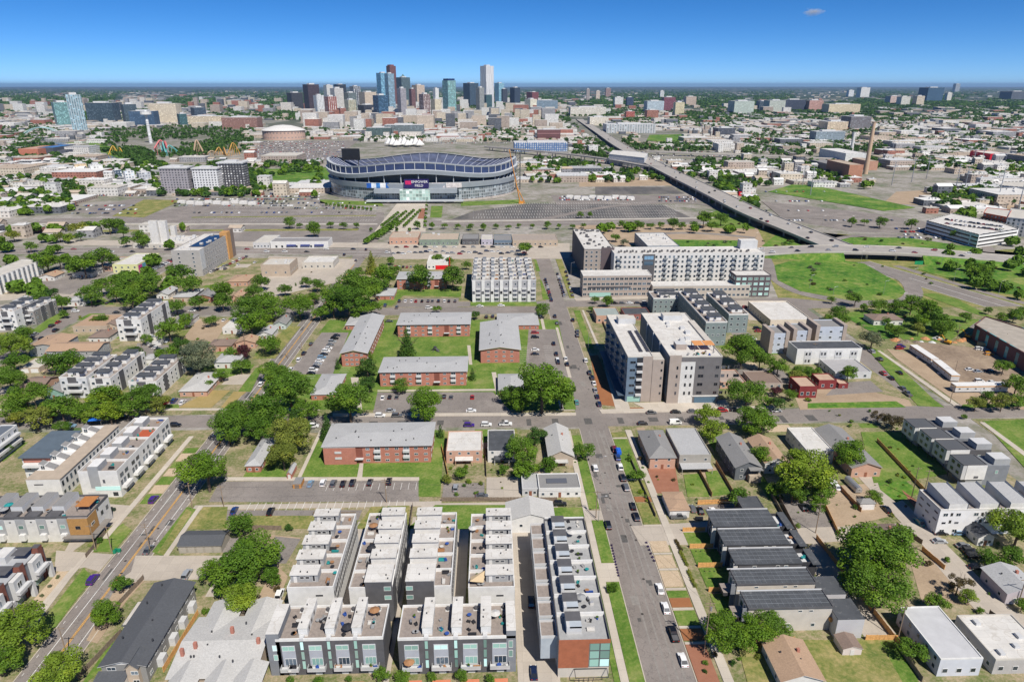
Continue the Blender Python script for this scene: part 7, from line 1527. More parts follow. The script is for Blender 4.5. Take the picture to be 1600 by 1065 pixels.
# fences
DK = WOODG
fencepx(1275, 842, 1395, 998, 1410, 1012, label='long orange brown board fence between the concrete drive and the big tree', mat=FENCEO, auto=False)
fencepx(1120, 1006, 1240, 1003, label='bright orange board fence beside the beige townhouse', mat=FENCEO, auto=False); fencepx(1352, 1000, 1402, 1000, label='short bright orange board fence at the foot of the drive', mat=FENCEO, auto=False)
fencepx(1090, 788, 1140, 786, label='pale board fence at the end of two green lawns', mat=FENCEO, auto=False); fencepx(1112, 776, 1092, 738, label='dark board fence between the two bright green lawns', mat=WOODF, auto=False)
fencepx(1024, 808, 982, 712, label='long dark garden fence beside the right pavement', mat=DK, auto=False, h=1.4)
for q in ((1145, 772, 1118, 725), (1200, 812, 1225, 812, 1205, 775), (1310, 838, 1285, 785), (1218, 782, 1245, 836), (1400, 940, 1345, 870), (1475, 890, 1440, 860), (1525, 965, 1580, 1030), (1402, 1012, 1440, 1065), (1545, 960, 1565, 975), (1345, 800, 1308, 760), (190, 990, 122, 1062), (256, 1050, 310, 960), (150, 985, 225, 905), (690, 783, 870, 783), (640, 826, 645, 792), (135, 872, 165, 835), (1440, 850, 1400, 822), (700, 745, 690, 700), (760, 745, 758, 700), (815, 745, 812, 700), (1445, 770, 1370, 690), (1480, 832, 1535, 830), (985, 610, 940, 500), (365, 826, 440, 828), (556, 806, 490, 806)):
    fencepx(*q, mat=rnd.choice([WOODF, WOODG, WOODG, FENCEO]), h=1.7)
# dumpsters, bins, tents, trailers
def bin_(px, py, c, label, cat='waste bin', name='waste_bin', s=1):
    x, y = at(px, py); o = empty(name, x, y, .1); m1 = P(c, .6, .1); MB().box(-.4 * s, -.4 * s, .1, .4 * s, .4 * s, 1.0 * s, bot=True).build('body', [m1], o); MB().box(-.43 * s, -.43 * s, 1.0 * s, .43 * s, .45 * s, 1.1 * s, bot=True).build('lid', [m1], o)
    for k in (-1, 1): MB().cyl(k * .35 * s, .35 * s, 0, .2, .1, 6).build('wheel', [TYRE], o)
    reg(o, label, cat, 'waste bins', auto=True)
for i in range(3): bin_(1088 + i * 4, 812, (.02, .02, .025), 'black plastic waste bin')
for i in range(6): bin_(154 + i * 5, 797 + (i % 2), (.03, .05, .03), 'dark green waste bin')
bin_(187, 862, (.01, .22, .12), 'bright green waste bin'); bin_(180, 864, (.01, .22, .12), 'bright green waste bin'); bin_(182, 862, (.01, .22, .12), 'bright green waste bin')
bin_(1140, 780, (.02, .02, .025), 'black plastic waste bin'); bin_(830, 790, (.3, .3, .3), 'grey waste bin')
def trailer(px, py, L, W, h, label, mat1, mat2, rz=0, wins=True):
    x, y = at(px, py); o = empty('office_trailer', x, y, .1, rz); reg(o, label, 'trailer', 'site office trailers')
    MB().box(-L / 2, -W / 2, .7, L / 2, W / 2, h, bot=True).build('body', [mat1], o); MB().box(-L / 2 - .1, -W / 2 - .1, h, L / 2 + .1, W / 2 + .1, h + .35, bot=True).build('roof', [WHITE], o); MB().box(-L / 2 - .05, -W / 2 - .05, h - .5, L / 2 + .05, W / 2 + .05, h - .1, bot=True).build('stripe', [mat2], o); MB().box(-L / 2 + .3, -W / 2 + .2, 0, L / 2 - .3, W / 2 - .2, .7).build('skirt', [CHAR], o)
    for i in range(int(L / 4)): link('window', window_mesh(1.1, .9, WHITE, GLASS), o, (-L / 2 + 2 + i * 4, -W / 2 - .01, 1.8))
    link('door', plate_mesh('door', .9, .1, 2, LGREY), o, (0, -W / 2 - .04, .8)); link('steps', plate_mesh('steps', 1.5, 1.2, .7, LGREY), o, (0, -W / 2 - .7, 0))
OR2 = P((.62, .30, .06), .7, .1)
trailer(1528, 611, 26, 4, 3.6, 'white site trailer with orange stripe parallel to the cross street', LGREY, OR2); 
a = at(1424, 548); b = at(1460, 572); c = at(1492, 598)
for p, q, lab in ((a, b, 'white site trailer with orange stripe nearest the parked red car'), (b, c, 'white site trailer with orange stripe in the middle of the fence line')):
    L = math.hypot(q[0] - p[0], q[1] - p[1]); o_ = proj((p[0] + q[0]) / 2, (p[1] + q[1]) / 2); trailer(o_[0], o_[1], L - 1.5, 4, 3.6, lab, LGREY, OR2, math.atan2(q[1] - p[1], q[0] - p[0]))
x, y = at(1552, 545); o = empty('shipping_container', x, y, .1, R(-38)); reg(o, 'tan shipping container at the edge of the dirt yard', 'container'); MB().box(-8, -1.3, 0, 8, 1.3, 2.7).build('body', [P((.50, .38, .18), .7, .1)], o); MB().box(-8.05, -1.2, .1, -8.0, 1.2, 2.6).build('door', [TAN], o)
r = random.Random(9)
for i in range(16):
    x, y = at(1395 + i * 7.5 + r.uniform(-3, 3), 531 + r.uniform(-3, 5)); s_ = r.uniform(.8, 2.2); o = MB().cyl(0, 0, 0, s_ * .7, s_ * 1.6, 7, 0, s_ * .4).build('debris_pile', [r.choice([P((.45, .22, .1), .9, .3, 2), P((.5, .5, .48), .9, .3, 2), P((.2, .16, .12), .9, .3, 2)])], None, (x, y, .1)); reg(o, 'rubble pile', 'debris', 'rubble piles in the dirt yard', auto=True)
def excavator(px, py, label):
    x, y = at(px, py); o = empty('excavator', x, y, .1, .6); reg(o, label, 'excavator'); Y = P((.62, .30, .02), .5, .1)
    for s_ in (-1, 1): MB().box(s_ * 1.1 - .3, -1.8, 0, s_ * 1.1 + .3, 1.8, .9).build('track', [TYRE], o)
    MB().box(-1.3, -1.6, .9, 1.3, 1.4, 1.9, bot=True).build('body', [Y], o); MB().box(-1.2, .2, 1.9, -.1, 1.3, 3.0).build('cab', [GLBL], o); MB().tube((.5, 1.2, 1.6), (.6, 4.0, 4.2), .25, .2).tube((.6, 4, 4.2), (.7, 6.0, 2.2), .2, .15).build('arm', [Y], o); MB().box(.2, 5.6, 1.2, 1.2, 6.6, 2.2).build('bucket', [DMETAL], o)
excavator(1512, 528, 'yellow excavator working at the edge of the dirt yard'); excavator(1480, 537, 'yellow excavator beside the rubble piles')
x, y = at(1332, 762); o = empty('caravan', x, y, .1, .05); reg(o, 'silver rounded caravan parked beside the dirt yard alley', 'caravan'); m = MB(); pr = [(-1.2, .5), (-1.25, 1.6), (-1.0, 2.4), (-.5, 2.75), (.5, 2.75), (1.0, 2.4), (1.25, 1.6), (1.2, .5)]
for i in range(7): m.face([(pr[i][0], 4, pr[i][1]), (pr[i + 1][0], 4, pr[i + 1][1]), (pr[i + 1][0], -4, pr[i + 1][1]), (pr[i][0], -4, pr[i][1])])
m.face([(p[0], -4, p[1]) for p in pr[::-1]]); m.face([(p[0], 4, p[1]) for p in pr]); m.build('shell', [METAL], o); link('window', window_mesh(1.2, .7, WHITE, GLBL), o, (0, -4.02, 1.4)); [MB().cyl(0, 0, 0, .3, .4, 8).build('wheel', [TYRE], o, (k * 1.1, 0, 0)) for k in (-1, 1)]
x, y = at(966, 711); 
tarp = MB().box(-.9, -1.8, 0, .9, 1.8, 1.4).box(-.6, -1, 1.4, .6, 1, 1.7).build('tarpaulin', [P((.02, .12, .55), .6, .25, 2)], None, (x, y, 1.2)); reg(tarp, 'bright blue tarpaulin over a load at the right kerb', 'tarpaulin')
x, y = at(150, 655, 3); o = empty('shade_canopy', x, y, 0); reg(o, 'blue shade canopy behind the tan roofed row', 'canopy'); MB().face([(-3, -2, 3), (3, -2, 3.6), (3, 2, 3), (-3, 2, 3.6)]).face([(-3, 2, 3.55), (3, 2, 2.95), (3, -2, 3.55), (-3, -2, 2.95)]).build('cloth', [P((.02, .15, .6), .7, .1)], o); [MB().cyl(a_, b_, 0, 3, .06, 5).build('pole', [METAL], o) for a_ in (-3, 3) for b_ in (-2, 2)]
# ================================================================ STADIUM
def stadium():
    a = at(515, 301); c = at(806, 300); n_ = at(660, 317)
    cx = (a[0] + c[0]) / 2; ax = (c[0] - a[0]) / 2; y0 = n_[1]; ay = 108; cy = y0 + ay
    o = empty('football_stadium', cx, cy); reg(o, 'huge round stadium with wavy rim, blue seats and glass facade', 'stadium'); anchor(cx, cy - 60, 'the stadium')
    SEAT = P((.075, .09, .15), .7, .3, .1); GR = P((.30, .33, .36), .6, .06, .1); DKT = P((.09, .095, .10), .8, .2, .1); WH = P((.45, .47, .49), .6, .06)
    N = 96
    def pt(t, k, z): return (ax * k * math.cos(t) * (1 if True else 1), ay * k * math.sin(t), z)
    def rim(t): return 42 + 3.5 * math.cos(4 * t) - 4 * math.sin(t)
    def ring_(name, fa, fb, mat, t0=0, t1=2 * math.pi, n=N, both=False, uvm=False, par=None):
        m = MB(); arc = 0
        for i in range(n):
            ta = t0 + (t1 - t0) * i / n; tb = t0 + (t1 - t0) * (i + 1) / n
            A, B_, C, D = pt(ta, *fa(ta)), pt(tb, *fa(tb)), pt(tb, *fb(tb)), pt(ta, *fb(ta)); L = math.dist(A, B_)
            m.face([A, B_, C, D], 0, [(arc, A[2]), (arc + L, B_[2]), (arc + L, C[2]), (arc, D[2])])
            if both: m.face([D, C, B_, A], 0, [(0, 0)] * 4)
            arc += L
        return m.build(name, [mat], par or o)
    GF = facade((.38, .40, .42), (.12, .14, .15), 3.2, 4.2, .82, .8, var=.3)
    ring_('glass_facade', lambda t: (.985, 0), lambda t: (.985, 18), GF)
    ring_('facade_base', lambda t: (.995, 0), lambda t: (.995, 2.6), P((.45, .40, .36), .8)); 
    ring_('grey_band', lambda t: (1.0, 17.5), lambda t: (1.01, 23.5), GR); ring_('band_top', lambda t: (1.01, 23.5), lambda t: (.93, 24.2), P((.30, .33, .36), .7))
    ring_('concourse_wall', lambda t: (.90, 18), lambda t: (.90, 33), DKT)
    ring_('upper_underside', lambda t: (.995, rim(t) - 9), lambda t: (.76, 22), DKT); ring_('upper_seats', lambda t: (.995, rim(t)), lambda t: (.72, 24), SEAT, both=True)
    ring_('lower_seats', lambda t: (.74, 21), lambda t: (.42, 1.5), SEAT, both=True); ring_('club_band', lambda t: (.72, 20), lambda t: (.72, 25), P((.5, .5, .5), .6), both=True)
    ring_('back_panel', lambda t: (1.0, rim(t) - 8), lambda t: (1.0, rim(t)), P((.035, .055, .13), .6, .2, .1))
    ring_('rim_beam', lambda t: (1.003, rim(t) - .4), lambda t: (1.008, rim(t) + 1.2), WH); ring_('rim_beam', lambda t: (1.008, rim(t) + 1.2), lambda t: (.98, rim(t) + 1.2), WH)
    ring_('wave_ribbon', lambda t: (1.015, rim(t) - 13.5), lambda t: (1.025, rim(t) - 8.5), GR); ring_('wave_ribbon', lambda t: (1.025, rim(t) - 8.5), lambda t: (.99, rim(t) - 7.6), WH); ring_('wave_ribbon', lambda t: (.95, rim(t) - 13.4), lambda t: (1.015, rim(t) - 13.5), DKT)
    m = MB(); m.prism([pt(2 * math.pi * i / 48, .43, 0)[:2] for i in range(48)], 0, 1.4); m.build('playing_field', [GM['lawn']], o)
    for i in range(64):
        t = 2 * math.pi * i / 64
        MB().tube(pt(t, 1.005, rim(t) - 8), pt(t, 1.006, rim(t)), .55, .55, 4).build('rib', [WH], o)
    for i in range(56):
        t = 2 * math.pi * i / 56; MB().tube(pt(t, .99, rim(t) + .6), pt(t, .73, 24.8), .45, .45, 4).build('aisle', [P((.32, .34, .42), .7)], o)
    for i in range(36):
        t = 2 * math.pi * i / 36 + .03
        MB().tube(pt(t, .985, 23.5), pt(t, .99, rim(t) - 12), .7, .5, 4).build('column', [WH], o)
    for s_ in (-1, 1):
        for k in range(5):
            t = -math.pi / 2 + s_ * (.95 + k * .09); MB().tube(pt(t, .99, 23.5), pt(t + s_ * .08, .99, rim(t) - 12), .5, .5, 4).build('brace', [WH], o)
    # entrance pavilion, name board and pictures on the near side
    yN = -ay * 1.0
    m = MB().box(-52, yN - 3.5, 12.5, 52, yN + 6, 18); m.build('entrance_canopy', [GR], o); MB().box(-20, yN - 4, 3, 18, yN - 2, 17.4).build('entrance_glass', [facade((.5, .6, .55), (.3, .42, .38), 4, 4, .85, .85)], o); MB().box(-62, yN - 7, 2.6, 60, yN + 2, 4, bot=True).build('awning', [WH], o)
    bd = MB().box(-14, yN - 3.0, 19, 17, yN - 2, 30).build('name_board', [P((.025, .018, .10), .5, .05)], o)
    def txt(s, x, z, size, mat, par):
        cu = bpy.data.curves.new('lettering', 'FONT'); cu.body = s; cu.size = size; cu.extrude = .1; cu.align_x = 'CENTER'; tm = bpy.data.objects.new('lettering', cu); t_ = bpy.data.objects.new('lettering', bpy.data.meshes.new_from_object(tm)); bpy.data.objects.remove(tm); col.objects.link(t_)
        t_.data.materials.clear(); t_.data.materials.append(mat); t_.location = (x, yN - 3.15, z); t_.rotation_euler = (math.pi / 2, 0, 0); t_.parent = par
    WT = P((.8, .8, .8), .5, .02); txt('EMPOWER', 5.4, 25.2, 4.3, WT, bd); txt('FIELD', 4.6, 20.6, 4.3, WT, bd); MB().box(-12.5, yN - 3.12, 23.4, -5, yN - 3.05, 28).build('emblem', [P((.55, .02, .12), .5)], bd)
    for x0, x1, c in ((-62, -56, (.02, .1, .4)), (-56, -50, (.6, .65, .7)), (-50, -45, (.05, .2, .5)), (-45, -38, (.7, .7, .7)), (-38, -34, (.02, .12, .4)), (20, 36, (.55, .5, .5)), (38, 58, (.6, .55, .52))): MB().box(x0, yN + 3.5, 18.4, x1, yN + 4, 24.5).build('picture_panel', [P(c, .6, .3, .3)], o)
    sb = MB().box(-.5, -13, 0, .5, 13, 16).build('scoreboard', [P((.02, .02, .022), .4)], o, (-ax * .80, ay * .22, 40)); sb.rotation_euler.z = math.pi / 2 - .1
    for x in (-10, 10): MB().tube((x, 0, -14), (x, 0, 0), .8, .8, 5).build('support', [DKT], o, (-ax * .80, ay * .22, 40))
    # white tents behind
    for i in range(9):
        x, y = at(608 + i * 6, 228 + (i % 3), 0); t_ = empty('white_tent', x, y); reg(t_, 'white peaked tent behind the stadium rim', 'tent', 'white tents behind the stadium', auto=True); MB().cyl(0, 0, 6, 20 + 4 * math.sin(i * 2), 12, 6, 0, .4).build('canopy', [WHITE], t_); MB().cyl(0, 0, 0, 7, .8, 6).build('mast', [METAL], t_)
    # lattice and crane at the right end
    cr = empty('construction_crane', *at(813, 318)); reg(cr, 'orange construction crane beside the stadium', 'crane'); OC = P((.6, .25, .04), .6)
    MB().tube((0, 0, 0), (-14, 0, 66), .7, .5, 4).build('boom', [OC], cr); MB().tube((6, 0, 0), (-4, 0, 20), .5, .5, 4).build('jib', [OC], cr); MB().box(-2, -2, 0, 4, 2, 3).build('cab', [OC], cr)
    tw = empty('lattice_tower', cx + ax * 1.03, cy + 10); reg(tw, 'tall dark lattice stair tower at the right end of the stadium', 'tower')
    for x in (-3, 3):
        for y in (-3, 3): MB().tube((x, y, 0), (x, y, 52), .6, .6, 4).build('leg', [DKT], tw)
    for k in range(10): MB().tube((-3, -3, k * 5), (3, -3, k * 5 + 5), .35, .35, 4).build('brace', [DKT], tw)
stadium()
# ================================================================ VIADUCTS AND HIGHWAY
def viaduct(pxs, wd, h, label, pier=26, rail=True, k=6):
    pts = smooth_line([(*at(x, y, hh), hh) for x, y, hh in pxs], k) if len(pxs) > 2 else [(*at(x, y, hh), hh) for x, y, hh in pxs]
    c = pts[0]; loc = [(p[0] - c[0], p[1] - c[1], p[2]) for p in pts]; o = empty('viaduct', c[0], c[1]); reg(o, label, 'viaduct', 'elevated roads')
    strip_mesh(loc, wd, 0, thick=1.6).build('deck', [P((.34, .315, .29), .9, .12, .1)], o)
    L, Rr = offset_line(loc, wd - .6)
    for side in (L, Rr):
        q = [(p[0], p[1], loc[i][2] + .9) for i, p in enumerate(side)]; strip_mesh(q, .5, 0, thick=.9).build('railing', [CONC], o)
    d = 0
    for a, b_ in zip(loc[:-1], loc[1:]):
        seg = math.dist(a[:2], b_[:2]); d += seg
        if d > pier and a[2] > 3.5:
            d = 0; u = Vector((b_[0] - a[0], b_[1] - a[1])).normalized(); nn = Vector((-u.y, u.x)) * wd * .33; pr = MB()
            for s_ in (-1, 1): pr.cyl(a[0] + s_ * nn.x, a[1] + s_ * nn.y, 0, a[2] - 1.5, .9, 8)
            pr.build('pier', [CONC], o)
    return pts
def embank(pts, wt, wb):
    m = MB(); Lt, Rt = offset_line(pts, wt); Lb, Rb = offset_line(pts, wb)
    for i in range(len(pts) - 1):
        z0, z1 = pts[i][2] - .3, pts[i + 1][2] - .3
        m.face([(*Rb[i], 0), (*Rb[i + 1], 0), (*Rt[i + 1], z1), (*Rt[i], z0)]); m.face([(*Lt[i], z0), (*Lt[i + 1], z1), (*Lb[i + 1], 0), (*Lb[i], 0)]); m.face([(*Rt[i], z0), (*Rt[i + 1], z1), (*Lt[i + 1], z1), (*Lt[i], z0)])
    for i in (0, -1): m.face([(*Lb[i], 0), (*Lt[i], pts[i][2] - .3), (*Rt[i], pts[i][2] - .3), (*Rb[i], 0)])
    struct(m.build('embankment', [GM['meadow']]))
v1 = viaduct([(1310, 385, 5), (1240, 357, 7), (1175, 331, 9), (1110, 299, 9), (1050, 270, 9), (1005, 247, 9), (965, 225, 8), (935, 205, 6), (905, 186, 3)], 30, 9, 'broad elevated freeway running diagonally from the interchange to the city')
v2 = viaduct([(1035, 262, 8.5), (1005, 258, 9), (960, 250, 9), (900, 242, 9), (830, 235, 9), (760, 229, 8)], 13, 9, 'narrow elevated ramp passing left behind the stadium')
v3 = viaduct([(958, 240, 8), (935, 232, 7), (920, 222, 5), (930, 212, 5)], 9, 8, 'short curved ramp looping down from the freeway')
v4 = viaduct([(1010, 236, 7), (1080, 239, 7), (1160, 242, 6), (1260, 246, 5), (1340, 250, 3)], 14, 7, 'long low elevated road crossing toward the red building')
v6 = viaduct([(1140, 222, 7), (1200, 226, 8), (1240, 240, 6)], 12, 7, 'dark rail overpass beyond the sports field')
v5 = viaduct([(1180, 394, .6), (1230, 391, 3), (1290, 389, 6), (1350, 389.5, 6.5), (1420, 392, 6.5), (1500, 398, 5), (1580, 405, 3), (1680, 412, 1)], 28, 6, 'wide level highway bridge crossing the road below', pier=24)
n = len(v5); 
embank([p for p in v5[:15]], 29, 44); embank([p for p in v5[25:]], 29, 44)
sg = empty('road_sign', *at(1434, 419)); reg(sg, 'green direction sign under the highway bridge', 'sign'); MB().box(-3.5, -.1, 3, 3.5, .1, 6).build('panel', [P((.02, .25, .10), .5)], sg); MB().cyl(0, .2, 0, 3, .2, 6).build('post', [METAL], sg)
r = random.Random(12)
for i in range(16):
    x, y = at(1195 + i * 26, 0 + (395 - .0) + (i % 2) * 6 - 2 * math.sin(i * .3), 0); j = min(len(v5) - 2, int(i * len(v5) / 20)); p = v5[j]; q = v5[j + 1]; d = Vector((q[0] - p[0], q[1] - p[1])).normalized(); nn = Vector((-d.y, d.x)) * (8 if i % 2 else -6)
    car_at(p[0] + nn.x + r.uniform(-5, 5) * d.x, p[1] + nn.y, math.atan2(d.y, d.x) - math.pi / 2 + (math.pi if i % 2 else 0), r.choice('wkwksrk'), None, 'driving on the level highway bridge', z=p[2] + .03, group='cars on the highway')
for i in range(34):
    j = 2 + int(i * (len(v1) - 6) / 34); p = v1[j]; q = v1[j + 1]; d = Vector((q[0] - p[0], q[1] - p[1])).normalized(); nn = Vector((-d.y, d.x)) * r.choice((-10, -6, 6, 10)); k = r.random()
    car_at(p[0] + nn.x + (q[0] - p[0]) * k, p[1] + nn.y + (q[1] - p[1]) * k, math.atan2(d.y, d.x) - math.pi / 2, r.choice('wkwkgrk'), None, 'driving on the diagonal freeway', z=p[2] + (q[2] - p[2]) * k + .03, group='cars on the highway')
# ================================================================ FAR LANDMARKS
def fac(w_, g, pw=4, ph=4, fw=.55, fh=.5): return facade(w_, g, pw, ph, fw, fh)
def tower(x0, x1, yt, yb, wall, label, rot=35, roof=None, dep=1.0, name='skyscraper', cat='skyscraper', top=None, group='towers of the downtown skyline', steps=None, anc=None):
    h = hf((x0 + x1) / 2, yt, yb); xa, ya = at((x0 + x1) / 2, yb); w_ = (x1 - x0) / proj(xa, ya)[2]; a = R(rot); s_ = w_ / (abs(math.cos(a)) + dep * abs(math.sin(a)))
    o = empty(name, xa, ya + w_ * .4, 0, a); reg(o, label, cat, group); m = MB()
    for zz0, zz1, k in (steps or ((0, 1, 1),)): m.box(-s_ / 2 * k, -s_ * dep / 2 * k, h * zz0, s_ / 2 * k, s_ * dep / 2 * k, h * zz1, 0, 1)
    m.build('wall', [wall, roof or LGREY], o); MB().box(-s_ * .25, -s_ * dep * .25, h, s_ * .22, s_ * dep * .22, h + min(6, h * .05 + 2)).build('roof_plant', [top or LGREY], o)
    if anc: anchor(xa, ya, anc)
    return o, s_, h
G1 = (.03, .04, .06); G2 = (.10, .17, .22); G3 = (.09, .22, .22)
